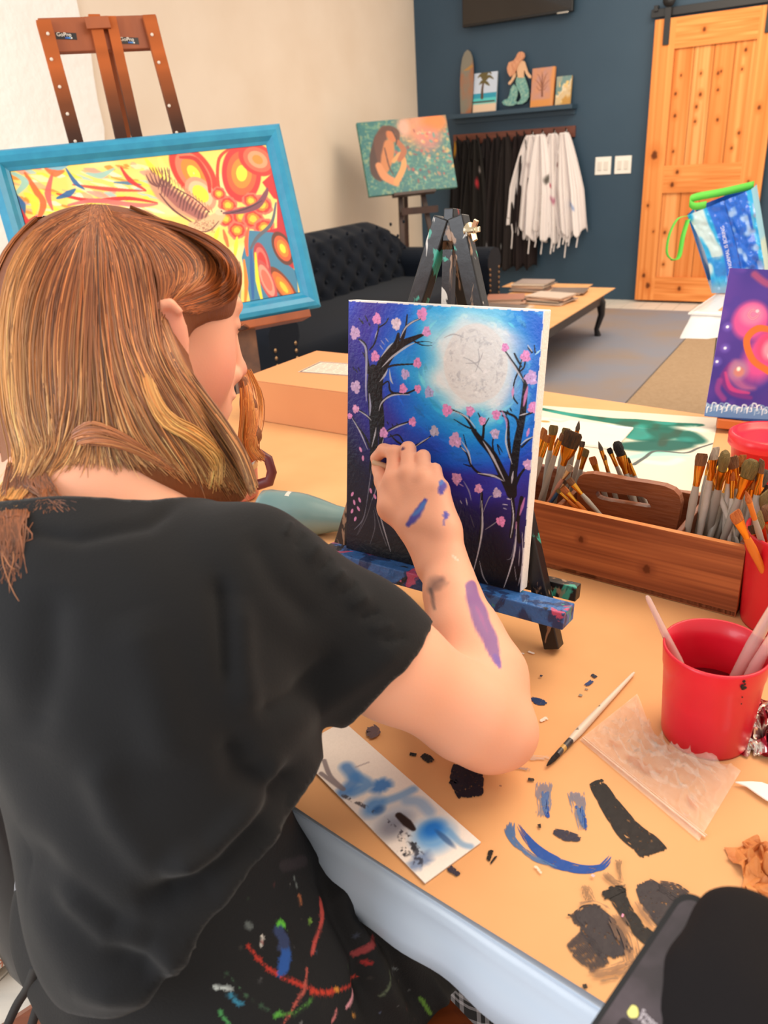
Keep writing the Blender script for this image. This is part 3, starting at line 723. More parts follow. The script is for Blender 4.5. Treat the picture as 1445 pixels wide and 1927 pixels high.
pc = Pic(o_+d*FW+u*FW+n*.012, d, u, W1-2*FW+.004, H1-2*FW+.004, .0016); pc.T = s3; pc.ctr = (800, 900)
g = np.random.default_rng(11)
Yl, Or, Re, Pk, Te, Cr, Bl = (250, 222, 60), (244, 134, 44), (214, 38, 44), (240, 150, 140), (70, 140, 170), (250, 226, 180), (36, 96, 160)
n1 = fnoise(pc.ny, pc.nx, 8, 3); pc.I[:] = (248, 214, 110); pc.mix(np.clip((n1-.5)*4, 0, 1)*.7, (250, 230, 170))
for i in range(160):     # loose warm strokes left
    x, y = g.uniform(20, 700), g.uniform(720, 1060); L = g.uniform(20, 120); c = [Cr, Yl, Pk, (236, 170, 130), (160, 200, 200), Or, (250, 240, 210)][g.integers(7)]
    pc.stroke([(x-L/2, y-L*.12), (x+L/2, y+L*.15)], [4, g.uniform(10, 30), 3], c, .8)
for a, c, wd in [([(250, 850), (400, 880), (560, 870), (690, 890)], Re, 22), ([(320, 810), (480, 830), (640, 838)], (196, 70, 60), 18), ([(300, 900), (420, 880), (600, 900), (690, 895)], (230, 110, 110), 26), ([(250, 870), (300, 850), (330, 830)], Bl, 26), ([(60, 850), (90, 900), (100, 960)], Bl, 40), ([(290, 740), (330, 800), (370, 830)], Bl, 20), ([(170, 720), (240, 740), (300, 720)], (120, 180, 210), 30), ([(110, 760), (160, 840), (190, 900), (150, 1000)], (240, 100, 50), 34), ([(110, 850), (150, 880), (150, 940)], Yl, 40), ([(230, 760), (210, 850), (230, 920)], (226, 90, 90), 26), ([(90, 920), (120, 980), (160, 950)], Re, 36), ([(500, 800), (560, 803), (620, 810)], (70, 120, 160), 16), ([(530, 735), (570, 790), (640, 835)], Re, 22), ([(640, 700), (700, 780), (760, 850)], Yl, 40), ([(700, 700), (800, 900), (900, 980)], (250, 236, 120), 60), ([(380, 760), (440, 770), (500, 740)], (150, 200, 190), 26), ([(60, 760), (110, 800), (60, 860)], (150, 200, 190), 30), ([(200, 740), (240, 760), (280, 750)], (240, 110, 60), 30)]:
    pc.stroke(a, [wd*.3, wd, wd*.25], c, .9)
def petal(cx_, cy_, rx, ry, rot, cols):
    for k, c in enumerate(cols): pc.ell((cx_, cy_), rx*(1-k*.24), ry*(1-k*.24), c, 1, .06, rot=rot)
petal(850, 760, 85, 135, 25, [(206, 50, 40), (240, 120, 90), Or, Yl, (250, 236, 140)])
petal(1060, 760, 90, 130, -20, [Re, (240, 90, 50), Or, Yl, (250, 220, 60)])
petal(1130, 700, 90, 70, -30, [(206, 40, 40), (234, 96, 70), (240, 150, 110), Or])
petal(880, 850, 60, 80, 30, [(240, 150, 120), (250, 190, 150), Yl])
pc.stroke([(1010, 650), (960, 700), (960, 820), (1010, 880)], [10, 16, 12], (200, 60, 40)); pc.stroke([(790, 690), (860, 700), (910, 780), (920, 840)], [10, 24, 14], (190, 40, 36))
for a, r_ in [((960, 850), 34), ((1000, 900), 44), ((1060, 950), 50), ((1040, 1010), 44), ((1110, 960), 52), ((1150, 900), 50), ((1160, 1000), 50), ((1100, 880), 40), ((990, 960), 40)]:
    for k, c in enumerate([(236, 110, 90), (226, 50, 44), Or, (250, 200, 60)]): pc.ell(a, r_*(1-k*.22), r_*(.9-k*.2), c, 1, .08, wob=.05)
pc.poly([(1215, 830), (1240, 900), (1290, 1180), (1230, 1160), (1190, 1080), (1140, 1020), (1215, 1000)], (190, 30, 50)); pc.poly([(1150, 800), (1215, 740), (1230, 880), (1200, 870)], (196, 24, 40))
pc.poly([(1090, 1010), (1200, 1020), (1210, 1120), (1300, 1190), (1310, 1310), (1260, 1330), (1100, 1335), (1060, 1130)], (60, 126, 160))
petal(1240, 1090, 46, 80, 12, [(96, 50, 40), (220, 90, 50), Or, Yl]); petal(1245, 1260, 40, 110, 24, [(120, 60, 40), (226, 110, 50), Or, (250, 200, 60)])
petal(1150, 1150, 36, 90, 0, [(170, 60, 70), (224, 110, 100), (200, 50, 50)]); petal(1170, 1230, 34, 100, 10, [(190, 80, 80), (236, 150, 130), (206, 110, 90)])
for a, c in [([(1120, 1110), (1130, 1230), (1150, 1320)], Yl), ([(1100, 1090), (1105, 1200), (1110, 1310)], Bl), ([(1070, 1140), (1080, 1240), (1075, 1330)], Or), ([(1050, 1150), (1050, 1330)], (150, 140, 110)), ([(1090, 1000), (1080, 1060), (1085, 1120)], (240, 100, 60)), ([(1040, 1040), (1030, 1120)], Yl), ([(980, 1010), (1000, 1080)], (240, 110, 60)), ([(960, 1000), (940, 1060)], Yl), ([(1210, 890), (1190, 980), (1130, 1040), (1100, 1090)], (90, 96, 110))]:
    pc.stroke(a, [8, 20, 10], c)
# bird
dk = (92, 46, 52)
pc.stroke([(650, 760), (720, 840), (800, 900), (900, 960)], [30, 90, 80, 50], (206, 150, 120)); pc.stroke([(720, 830), (790, 890), (880, 950)], [30, 50, 30], (150, 84, 84), .8)
for i in range(16):
    t = i/15; x = 700+200*t; y = 800+150*t
    pc.stroke([(x+14, y-22), (x+2, y), (x-6, y+30+14*math.sin(i))], [7, 9, 3], dk, .75); pc.stroke([(x+24, y-40), (x+32, y-18)], [6, 3], (196, 130, 90), .9)
for i in range(7):
    pc.stroke([(640+i*17, 765-4*i), (660+i*14, 800), (690+i*8, 820)], [3, 9, 4], dk, .8); pc.stroke([(655+i*13, 735), (672+i*11, 765)], [3, 7, 2], dk, .7)
pc.stroke([(700, 850), (760, 920), (850, 980)], [5, 9, 6], dk); pc.stroke([(760, 820), (850, 870), (920, 930)], [4, 6, 5], dk)
pc.stroke([(840, 990), (900, 990), (950, 960), (985, 930)], [30, 62, 54, 16], (222, 184, 140)); pc.stroke([(860, 1020), (920, 1010), (960, 970)], [3, 6, 3], dk); pc.ell((965, 930), 22, 14, (232, 200, 160)); pc.ell((972, 926), 4, 4, (30, 20, 20))
pc.stroke([(980, 935), (1060, 925), (1130, 900), (1165, 850), (1172, 825)], [8, 26, 30, 22, 6], (120, 64, 84)); pc.stroke([(990, 940), (1080, 915), (1150, 880)], [3, 6, 3], (60, 30, 50))
g2 = np.random.default_rng(2)
for i in range(120): pc.ell((g2.uniform(850, 940), g2.uniform(965, 1020)), 3, 2, (150, 100, 80), .6)
pc.build('painted_front', m_attr, fp)
# its easel
m_ew = mat('stained_easel_wood', (160, 84, 42), .5, c2=(128, 64, 34), scale=9, stretch=(1, 1, .15), bump=.15, bscale=30)
epl = TR-n*.05     # plane just behind the frame
def EP(x, y, off=0): return pl(x/2.331, y/2.331, epl-n*off, n)
be = empty('easel', V(EP(520, 600)[0], EP(520, 600)[1]-.1, 0), 'tall brown wooden easel with two stickers, behind the bird painting', 'easel')
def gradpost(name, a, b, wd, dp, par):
    """wooden post, darker towards its foot"""
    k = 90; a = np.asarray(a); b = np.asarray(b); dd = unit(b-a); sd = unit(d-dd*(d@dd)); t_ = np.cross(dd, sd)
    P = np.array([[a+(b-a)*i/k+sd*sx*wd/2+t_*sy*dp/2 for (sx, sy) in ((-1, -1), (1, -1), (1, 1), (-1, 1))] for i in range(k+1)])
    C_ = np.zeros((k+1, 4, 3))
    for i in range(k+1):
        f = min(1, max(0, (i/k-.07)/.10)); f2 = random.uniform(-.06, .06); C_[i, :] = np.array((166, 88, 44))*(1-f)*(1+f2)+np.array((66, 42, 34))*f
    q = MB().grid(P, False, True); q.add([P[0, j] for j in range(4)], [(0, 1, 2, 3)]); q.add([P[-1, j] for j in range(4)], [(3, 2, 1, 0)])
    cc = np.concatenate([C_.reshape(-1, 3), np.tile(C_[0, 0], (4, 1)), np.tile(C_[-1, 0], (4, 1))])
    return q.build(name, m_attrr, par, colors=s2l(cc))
def ext(p, q_, zt=.02):
    t = (zt-p[2])/(q_[2]-p[2]); return p+(q_-p)*t
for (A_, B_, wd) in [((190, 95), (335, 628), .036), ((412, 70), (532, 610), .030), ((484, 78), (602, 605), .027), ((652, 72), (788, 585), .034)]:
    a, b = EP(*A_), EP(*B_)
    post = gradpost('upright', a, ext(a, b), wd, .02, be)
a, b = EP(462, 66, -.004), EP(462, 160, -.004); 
MB().box(EP(428, 100, -.012), (unit(EP(476, 92)-EP(380, 96)), u, n), (.062, .03, .008), .001).build('top_block', m_ew, be)
MB().box((EP(235, 160, .014)+EP(655, 145, .014))/2, (unit(EP(655, 140)-EP(235, 155)), u, n), (np.linalg.norm(EP(655, 150)-EP(235, 155))+.06, .085, .018), .002).build('top_crossbar', m_ew, be)
hd = unit(d*V(1, 1, 0))
cb_ = EP(500, 640); MB().bar(EP(500, 200, .05), V(*(cb_[:2]+(-n[:2])*.75), .02), .04, .025, side=d).build('rear_leg', m_ew, be)
tb = o_+d*W1*.5-u*.0125-n*.012; MB().box(tb, (d, u, n), (W1*.9, .022, .09), .002).build('tray', m_ew, be)
lb_ = at(468, 650, 2.22); MB().box(V(lb_[0]-.02, lb_[1]+.03, .62)-V(0, 0, 0), (hd, unit(n*V(1, 1, 0)), eZ), (.075, .04, .52), .004).build('lower_post', mat('mottled_old_wood', (126, 88, 66), .7, c2=(82, 60, 52), scale=14, bump=.2), be)
hl = MB()
for (x, y) in [(210, 148), (226, 260), (262, 381), (296, 500), (330, 620), (667, 152), (697, 274), (742, 464), (775, 582), (432, 105)]:
    hl.lathe([(0, .002), (.004, .002), (.0045, 0)], EP(x, y, -.0105), n, 10)
hl.build('peg_holes', mat('pale_peg_dots', (214, 200, 186), .6), be)
sd_ = unit(EP(340, 140)-EP(245, 135))
for (x0, y0, x1, y1, lab) in [(247, 130, 338, 170, 'left'), (525, 155, 610, 190, 'right')]:
    a = EP(x0, y1, .0045); dx = unit(EP(x1, y1+3, .0045)-a); dy = unit(u-dx*(u@dx)); wS = np.linalg.norm(EP(x1, y1, .0045)-a)
    stk = MB().box(a+dx*wS/2+dy*.0075-n*.0002, (dx, dy, n), (wS, .017, .0006)).build('sticker', mat('black_sticker', (28, 26, 30), .3), be)
    text('sticker_text', 'GoPro', .0135, a+dx*.002+dy*.0065+n*.0004, dx, dy, m_white, stk)
    for k, c in enumerate([(40, 90, 190), (50, 120, 210), (60, 150, 220), (230, 230, 230)]):
        MB().box(a+dx*(wS*.48+k*.0045)+dy*.003+n*.0003, (dx, dy, n), (.0035, .0035, .0004)).build('sticker_square', mat('sq', c, .4), stk)

# ---- further table with white plastic cloth, shopping bag
e1 = V(-math.sin(R_(49)), math.cos(R_(49)), 0); e2 = V(math.cos(R_(49)), math.sin(R_(49)), 0); TZ = .74
c1 = atz(1302, 590, TZ)
f1 = unit(atz(1345, 560, TZ)-c1); f2_ = -np.cross(eZ, f1)
if f2_@V(1, 0, 0) < 0: f2_ = -f2_
ft = empty('folding_table', V(*(c1+f1*.4+f2_*.35)[:2], 0), 'table in the back right under a white plastic cloth', 'table')
MB().box(c1+f1*.42+f2_*.42-eZ*.02, (f1, f2_, eZ), (.8, .8, .03), .003).build('tabletop', m_white, ft)
for x in (.08, .76):
    for y in (.08, .76): MB().tube([c1+f1*x+f2_*y-eZ*.03, V(*(c1+f1*x+f2_*y)[:2], .01)], .014, 8).build('leg', m_steel, ft)
m_plw = mat('white_plastic_cloth', (240, 236, 232), .3, bump=.2, bscale=12)
P = []
for i, s_ in enumerate(np.linspace(0, 1, 90)):
    L = s_*2.6   # around: back along f1 (left side) then near side along f2
    if L < .84: p0 = c1+f1*(.84-L); out = -f2_
    else: p0 = c1+f2_*(L-.84) if L < 1.7 else c1+f2_*.86; out = -f1
    if .79 < L < .9: out = unit(-f1-f2_)
    if L > 1.7: break
    fl_ = .012*math.sin(L*30)+.008*math.sin(L*57)
    cf = math.exp(-((L-.84)/.07)**2)
    P.append([p0+eZ*.004-out*.02, p0+eZ*.004+out*.004, p0-eZ*.03+out*(.008+fl_*.3+.012*cf), p0-eZ*.05+out*(.01+fl_*.5+.022*cf), p0-eZ*(.066+.012*cf)+out*(.012+fl_*.7+.034*cf)])
tc_ = MB().grid(np.array(P)); tc_.box(c1+f1*.42+f2_*.42+eZ*.001, (f1, f2_, eZ), (.86, .86, .005))
o = tc_.build('tablecloth', m_plw); tag(o, 'white plastic tablecloth with a flared corner on the table by the pine door', 'tablecloth')
tag(MB().box(c1+f1*.45+f2_*.45+eZ*.005, (f1, f2_, eZ), (.8, .76, .002)).build('paper_sheet', m_kraft), 'brown kraft sheet on the white-covered table, under the shopping bag', 'paper')
# bag
s4 = lambda x, y: (1220+x/6.42, 320+y/6.42)
bn = unit(-ray(1385, 470)*V(1, 1, 0)+V(.12, 0, 0)); bc = at(1385, 470, 2.72)
def BP(x, y, off=0): return pl(*s4(x, y), bc+bn*off, bn)
bg = empty('shopping_bag', V(*(bc)[:2], TZ+.008), 'glossy blue shopping bag with green handles on the white-covered table', 'bag')
TLb, TRb, BRb, BLb = BP(470, 545), BP(1240, 232), BP(1440, 1500), BP(760, 1520)
for _p in (BRb, BLb): _p[2] = TZ+.009
nu = 60
ss, tt = np.meshgrid(np.linspace(0, 1, nu), np.linspace(0, 1, nu))
Pf = (TLb*(1-ss)[..., None]+TRb*ss[..., None])*(1-tt)[..., None]+(BLb*(1-ss)[..., None]+BRb*ss[..., None])*tt[..., None]
Pf = Pf - np.array(unit(BRb-BLb))*((.02*np.sin(tt*3.1)*(1-ss))[..., None]*-1)
cr = fnoise(nu, nu, 9, 6)*.016+fnoise(nu, nu, 22, 8)*.01
Pf = Pf+bn*(cr*(.3+ss))[..., None]
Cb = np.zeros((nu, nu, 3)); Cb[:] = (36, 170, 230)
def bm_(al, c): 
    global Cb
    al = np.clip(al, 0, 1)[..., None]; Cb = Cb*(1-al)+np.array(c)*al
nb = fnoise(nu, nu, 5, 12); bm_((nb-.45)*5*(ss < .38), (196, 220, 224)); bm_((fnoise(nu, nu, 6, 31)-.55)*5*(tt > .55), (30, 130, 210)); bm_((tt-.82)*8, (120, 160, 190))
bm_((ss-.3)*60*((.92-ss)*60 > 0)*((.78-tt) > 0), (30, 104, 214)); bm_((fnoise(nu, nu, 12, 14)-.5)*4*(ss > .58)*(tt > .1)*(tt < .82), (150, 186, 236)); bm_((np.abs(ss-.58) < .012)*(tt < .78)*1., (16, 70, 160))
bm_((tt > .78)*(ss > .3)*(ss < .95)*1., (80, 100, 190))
f0 = MB().grid(Pf); m_bag = mat('glossy_woven_plastic', (50, 100, 200), .22, attr='Col', coat=.3, bump=.1, bscale=50)
f0.build('front_panel', m_bag, bg, colors=s2l(Cb).reshape(-1, 3))
bd = -bn*.16+unit(TRb-TLb)*.03
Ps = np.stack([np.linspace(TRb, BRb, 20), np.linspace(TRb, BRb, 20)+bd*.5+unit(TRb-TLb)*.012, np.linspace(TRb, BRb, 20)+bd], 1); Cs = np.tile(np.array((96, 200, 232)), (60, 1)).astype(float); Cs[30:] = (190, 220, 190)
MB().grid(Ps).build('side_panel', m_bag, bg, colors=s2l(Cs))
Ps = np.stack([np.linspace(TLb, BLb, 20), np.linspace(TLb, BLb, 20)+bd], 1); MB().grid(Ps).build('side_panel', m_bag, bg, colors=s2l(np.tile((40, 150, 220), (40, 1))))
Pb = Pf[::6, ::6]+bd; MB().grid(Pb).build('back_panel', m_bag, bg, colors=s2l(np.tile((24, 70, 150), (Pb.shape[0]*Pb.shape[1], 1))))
m_gr = mat('green_webbing', (104, 214, 76), .6)
def ribbon(name, pts, wd, par, mt_, side, th=.002):
    pts = [np.asarray(p) for p in pts]; P = []
    t = np.linspace(0, len(pts)-1, len(pts)*6)
    for q in t:
        i = min(int(q), len(pts)-2); f = q-i; p0 = pts[max(i-1, 0)]; p1 = pts[i]; p2 = pts[i+1]; p3 = pts[min(i+2, len(pts)-1)]
        P.append(.5*((2*p1)+(p2-p0)*f+(2*p0-5*p1+4*p2-p3)*f*f+(3*p1-3*p2+p3-p0)*f**3))
    P = np.array(P); sides = side if callable(side) else (lambda i: side)
    G = np.stack([P-np.array([unit(sides(i/len(P))) for i in range(len(P))])*wd/2, P+np.array([unit(sides(i/len(P))) for i in range(len(P))])*wd/2], 1)
    ob = MB().grid(G).build(name, mt_, par); md = ob.modifiers.new('t', 'SOLIDIFY'); md.thickness = th; return ob
ribbon('handle', [BP(1270, 180, -.08), BP(900, 265, -.03), BP(560, 330, 0), BP(495, 390, .01), BP(560, 440, .015), BP(700, 420, .01)], .026, bg, m_gr, lambda t: (V(0, 0, 1) if t < .55 else V(0, 0, 1)+bn*.4))
ribbon('handle', [BP(475, 550, .004), BP(350, 590, .02), BP(250, 780, .03), BP(220, 1000, .03), BP(290, 1085, .03), BP(370, 1050, .03), BP(420, 800, .03), BP(480, 600, .012)], .022, bg, m_gr, lambda t: (bn*.8+unit(TRb-TLb)*(.25+.5*(t > .55))))
tx0 = BP(1010, 1180, .028); tdir = unit(BP(890, 560, .028)-tx0)
text('printed_slogan', 'NORMAL IS BORING', .0162, tx0, tdir, unit(np.cross(bn, tdir)), mat('white_print', (226, 226, 240), .4), bg)
# ================================================================== MAIN TABLE
def Tt(s, t, z=TZ): return e1*s+e2*t+V(0, 0, z)
def tuv(p): return np.asarray(p)@e1, np.asarray(p)@e2
S0, S1_, T0, T1 = -1.1, 1.55, .335, 1.62
def splat(name, base, spots, rough=.5, seed=0, bump=0, **k):
    M = mat(name, base, rough, bump=bump, bscale=60, **k); nt = M.node_tree; b = nt.nodes['Principled BSDF']; tc = nt.nodes['Texture Coordinate']
    cur = None; bc_ = rgb(*base)
    for i, (c, scale, th, st_) in enumerate(spots):
        mp = nt.nodes.new('ShaderNodeMapping'); mp.inputs['Scale'].default_value = st_; mp.inputs['Location'].default_value = (seed+i*3.7, i*1.9, seed*.3)
        nz = nt.nodes.new('ShaderNodeTexNoise'); nz.inputs['Scale'].default_value = scale; nz.inputs['Detail'].default_value = 5; nz.inputs['Distortion'].default_value = .6
        nt.links.new(tc.outputs['Object'], mp.inputs[0]); nt.links.new(mp.outputs[0], nz.inputs['Vector'])
        r = nt.nodes.new('ShaderNodeMapRange'); r.inputs[1].default_value = th; r.inputs[2].default_value = th+.025
        nt.links.new(nz.outputs[0], r.inputs[0])
        mx = nt.nodes.new('ShaderNodeMix'); mx.data_type = 'RGBA'; nt.links.new(r.outputs[0], mx.inputs[0])
        if cur is None: mx.inputs[6].default_value = bc_
        else: nt.links.new(cur, mx.inputs[6])
        mx.inputs[7].default_value = rgb(*c); cur = mx.outputs[2]
    nt.links.new(cur, b.inputs['Base Color']); return M
tab = empty('table', Tt((S0+S1_)/2, (T0+T1)/2, 0), 'long table covered in brown kraft paper, where the girl paints', 'table')
MB().box(Tt((S0+S1_)/2, (T0+T1)/2+.01, TZ-.024), (e1, e2, eZ), (S1_-S0-.02, T1-T0-.02, .03), .004).build('tabletop', m_white, tab)
for s_ in (S0+.1, S1_-.1):
    for t in (T0+.12, T1-.1): MB().tube([Tt(s_, t, TZ-.04), Tt(s_, t, .003)], .014, 10).build('leg', m_steel, tab)
m_cloth = mat('pale_blue_plastic_cloth', (186, 200, 218), .3, bump=.12, bscale=14)
P = []
for s_ in np.linspace(S0, S1_, 300):
    f = .0016*math.sin(s_*31)+.001*math.sin(s_*77+1)
    L = .078+.010*math.sin(s_*5+2.2)
    P.append([Tt(s_, T0+.05, TZ-.0045), Tt(s_, T0+.004, TZ-.0045), Tt(s_, T0-.004, TZ-.008), Tt(s_, T0-.006+f*.4, TZ-.02), Tt(s_, T0-.007+f, TZ-.035), Tt(s_, T0-.009+f, TZ-.037), Tt(s_, T0-.011+f*1.3, TZ-.06), Tt(s_, T0-.014+f*1.6, TZ-L)])
tcl = MB().grid(np.array(P)); tcl.box(Tt((S0+S1_)/2, (T0+T1)/2, TZ-.0055), (e1, e2, eZ), (S1_-S0, T1-T0, .003))
o = tcl.build('tablecloth', m_cloth); tag(o, 'pale blue plastic tablecloth hanging over the near edge of the long table', 'tablecloth'); md = o.modifiers.new('t', 'SOLIDIFY'); md.thickness = .0006
# kraft paper with slightly wavy edge
P = []
for s_ in np.linspace(S0, S1_, 200):
    P.append([Tt(s_, T0+.001+.0012*math.sin(s_*13), TZ-.0005+.0015*(1+math.sin(s_*17))*.4)]+[Tt(s_, T0+.01+(T1-T0-.014)*q, TZ) for q in (0, .1, .4, .7, 1)])
kp = MB().grid(np.array(P)); kraft = kp.build('kraft_paper', m_kraft); tag(kraft, 'brown kraft paper covering the long table, marked with black and blue paint', 'paper')

# paint smears on it
s6 = lambda x, y: (580+x/1.6705, 1180+y/1.6705)
def smear(pts, wd, col, n=14, rag=.05, dry=.15, z=.0006, s=s6, seed=0, rough=.5, parent=kraft, name='paint_smear'):
    g = np.random.default_rng(seed); P = np.array([atz(*s(*p), TZ+z) for p in pts]); k = len(P); t = np.linspace(0, k-1, 40)
    i = np.clip(t.astype(int), 0, k-2); f = (t-i)[:, None]; p0 = P[np.clip(i-1, 0, None)]; p1 = P[i]; p2 = P[i+1]; p3 = P[np.clip(i+2, None, k-1)]
    C_ = .5*((2*p1)+(p2-p0)*f+(2*p0-5*p1+4*p2-p3)*f*f+(3*p1-3*p2+p3-p0)*f**3)
    tg = np.gradient(C_, axis=0); tg /= np.linalg.norm(tg, axis=1)[:, None]; sd = np.stack([-tg[:, 1], tg[:, 0], 0*tg[:, 0]], 1)
    Zc = (C_.mean(0)-CAM)@F_; wd = np.interp(np.linspace(0, 1, 40), np.linspace(0, 1, len(wd)) if not np.isscalar(wd) else [0, 1], wd if not np.isscalar(wd) else [wd, wd])/1.6705*Zc/FPX*1.12
    b = MB(); u = (t/(k-1))
    for j in range(n):
        a = (j+.5)/n-.5; edge = abs(a)*2
        st_, en = g.random()*rag*(1+edge), 1-g.random()*rag*(1+edge)
        segs = []
        run = None; x = st_
        while x < en:
            L = (g.random()*.5+.25)*(1 if edge < .75 else .5)
            x2 = min(en, x+L); segs.append((x, x2)); x = x2 + (g.random()*dry*edge if g.random() < dry*3*edge else 0)
            if x2 >= en: break
        for (x, x2) in segs:
            q = np.linspace(x, x2, max(4, int((x2-x)*30))); c = np.stack([np.interp(q, u, C_[:, m_]) for m_ in range(3)], 1); S__ = np.stack([np.interp(q, u, sd[:, m_]) for m_ in range(3)], 1); W_ = np.interp(q, u, wd)
            hw_ = W_/n*(.62 if dry < .2 else (.42 if dry < .45 else .27)); hw_[0] *= .3; hw_[-1] *= .2
            dz = V(0, 0, .00003*(j % 3))
            G = np.stack([c+S__*(a*W_-hw_)[:, None]+dz, c+S__*(a*W_+hw_)[:, None]+dz], 1); b.grid(G, False)
    return b.build(name, pm(col, rough), parent)
_pm = {}
def pm(col, rough=.35):
    if (col, rough) not in _pm: _pm[(col, rough)] = mat('dried_paint', col, rough, spec=.3, bump=.1, bscale=90)
    return _pm[(col, rough)]
BK, GK, NV, BU = (21, 17, 19), (50, 44, 49), (24, 22, 38), (20, 72, 152)
smear([(905, 488), (950, 560), (1010, 640), (1060, 680), (1090, 715)], [48, 62, 78, 82, 84], BK, 16, .03, .1, seed=1, z=.0005)
smear([(885, 497), (905, 488), (928, 480)], [6, 12, 8], BK, 3, seed=2)
smear([(500, 432), (498, 480), (512, 537)], [78, 96, 66], NV, 18, .05, .02, seed=3); smear([(470, 490), (455, 485), (443, 492)], [20, 14, 6], NV, 4, seed=4)
smear([(830, 925), (880, 905), (930, 895)], [30, 66, 50], GK, 12, .04, .2, seed=5, z=.0006)
smear([(868, 880), (910, 940), (980, 1040)], [60, 110, 90], GK, 20, .06, .15, seed=6, z=.0008); smear([(832, 975), (870, 1010), (920, 1075)], [60, 90, 60], GK, 16, .04, .2, seed=7, z=.001)
smear([(960, 820), (990, 880), (1040, 950), (1100, 1000)], [66, 44, 46, 50], BK, 12, .04, .15, seed=8, z=.0007); smear([(925, 850), (960, 828), (1000, 820)], [24, 30, 14], BK, 6, .1, seed=9, z=.0012)
smear([(1050, 800), (1100, 860), (1150, 930)], [50, 110, 90], GK, 18, .06, .15, seed=10, z=.0006); smear([(1100, 810), (1150, 830), (1190, 860)], [30, 60, 60], GK, 9, .1, .3, seed=11, z=.0009)
for i, (a, wd, c, n, dr) in enumerate([
    ([(655, 610), (700, 680), (770, 735), (850, 760), (920, 755), (955, 715)], [10, 26, 40, 30, 20, 14], BU, 9, .4), ([(630, 600), (640, 660), (700, 720), (790, 760)], [40, 26, 20, 10], (70, 110, 160), 8, 1.2),
    ([(745, 515), (745, 560), (755, 605)], [20, 18, 8], (20, 68, 150), 4, .2), ([(742, 485), (740, 540), (735, 600)], [46, 50, 30], (96, 124, 160), 18, 2.5), ([(850, 560), (862, 600), (872, 640)], [20, 20, 10], BU, 4, .2),
    ([(840, 515), (850, 570), (862, 640)], [50, 44, 24], (96, 124, 160), 16, 2.5), ([(770, 640), (810, 655), (858, 665)], [16, 38, 18], (42, 40, 60), 7, .2), ([(700, 222), (725, 234), (752, 240)], [10, 30, 12], (26, 50, 96), 5, .2),
    ([(318, 398), (340, 402)], [12, 12], BK, 4, .1), ([(355, 400), (372, 410), (390, 425)], [16, 26, 20], BK, 5, .1), ([(575, 700), (565, 735)], [14, 10], BK, 4, .3), ([(592, 718), (572, 745)], [6, 5], BK, 3, .3),
    ([(440, 755), (475, 780)], [22, 14], (48, 44, 60), 6, .5), ([(890, 148), (905, 158)], [10, 12], (30, 40, 60), 3, .2), ([(893, 168), (872, 184)], [12, 12], (36, 58, 110), 4, .2), ([(850, 212), (862, 216)], [10, 8], (140, 130, 120), 3, .5), ([(868, 194), (880, 196)], [4, 4], (110, 110, 110), 2, .5),
    ([(655, 80), (680, 84)], [6, 6], (240, 224, 214), 3, .6), ([(690, 76), (712, 84)], [8, 6], (240, 224, 214), 3, .6), ([(728, 296), (752, 284)], [8, 14], (236, 214, 200), 4, .6), ([(668, 190), (690, 195)], [20, 34], (240, 216, 196), 5, .1),
    ([(640, 436), (700, 450)], [16, 12], (100, 110, 140), 7, 3), ([(690, 408), (760, 412)], [26, 18], (196, 176, 166), 8, 3), ([(690, 478), (712, 480)], [12, 10], BK, 4, .2), ([(712, 750), (735, 775)], [10, 8], (240, 214, 196), 4, 1), ([(725, 618), (728, 632)], [10, 6], BK, 3, .5),
    ([(915, 1115), (975, 1100)], [6, 12], (90, 74, 66), 7, 2), ([(862, 1130), (878, 1128)], [12, 12], BK, 3, .1), ([(815, 905), (825, 905)], [6, 5], BK, 2, .1), ([(870, 810), (885, 860)], [22, 40], (110, 84, 66), 12, 3.5), ([(975, 730), (976, 760), (985, 800)], [20, 16, 10], (80, 64, 56), 8, 3), ([(930, 770), (960, 800), (1000, 815)], [20, 24, 30], (90, 72, 60), 10, 3.5),
    ([(960, 900), (1000, 980), (1020, 1070)], [50, 60, 50], (120, 92, 74), 14, 5), ([(880, 1090), (960, 1080), (1020, 1050)], [20, 34, 30], (120, 92, 74), 12, 5), ([(1030, 860), (1080, 930), (1130, 960)], [20, 24, 20], (120, 92, 74), 8, 5), ([(850, 870), (900, 862), (950, 885)], [8, 10, 8], (90, 76, 74), 5, 3),
    ([(190, 310), (205, 330), (185, 345)], [30, 40, 20], (96, 76, 80), 8, .4), ([(600, 498), (608, 500)], [5, 5], (150, 110, 90), 2, .1), ([(728, 152), (736, 155)], [7, 7], (40, 46, 70), 2, .1), ([(985, 905), (992, 908)], [12, 9], (230, 150, 180), 4, .2), ([(890, 778), (900, 784)], [8, 8], (240, 180, 190), 3, .2)]):
    smear(a, wd, c, n, .12, dr*.25, seed=30+i, z=.0004+.00006*i)
m_pink = None
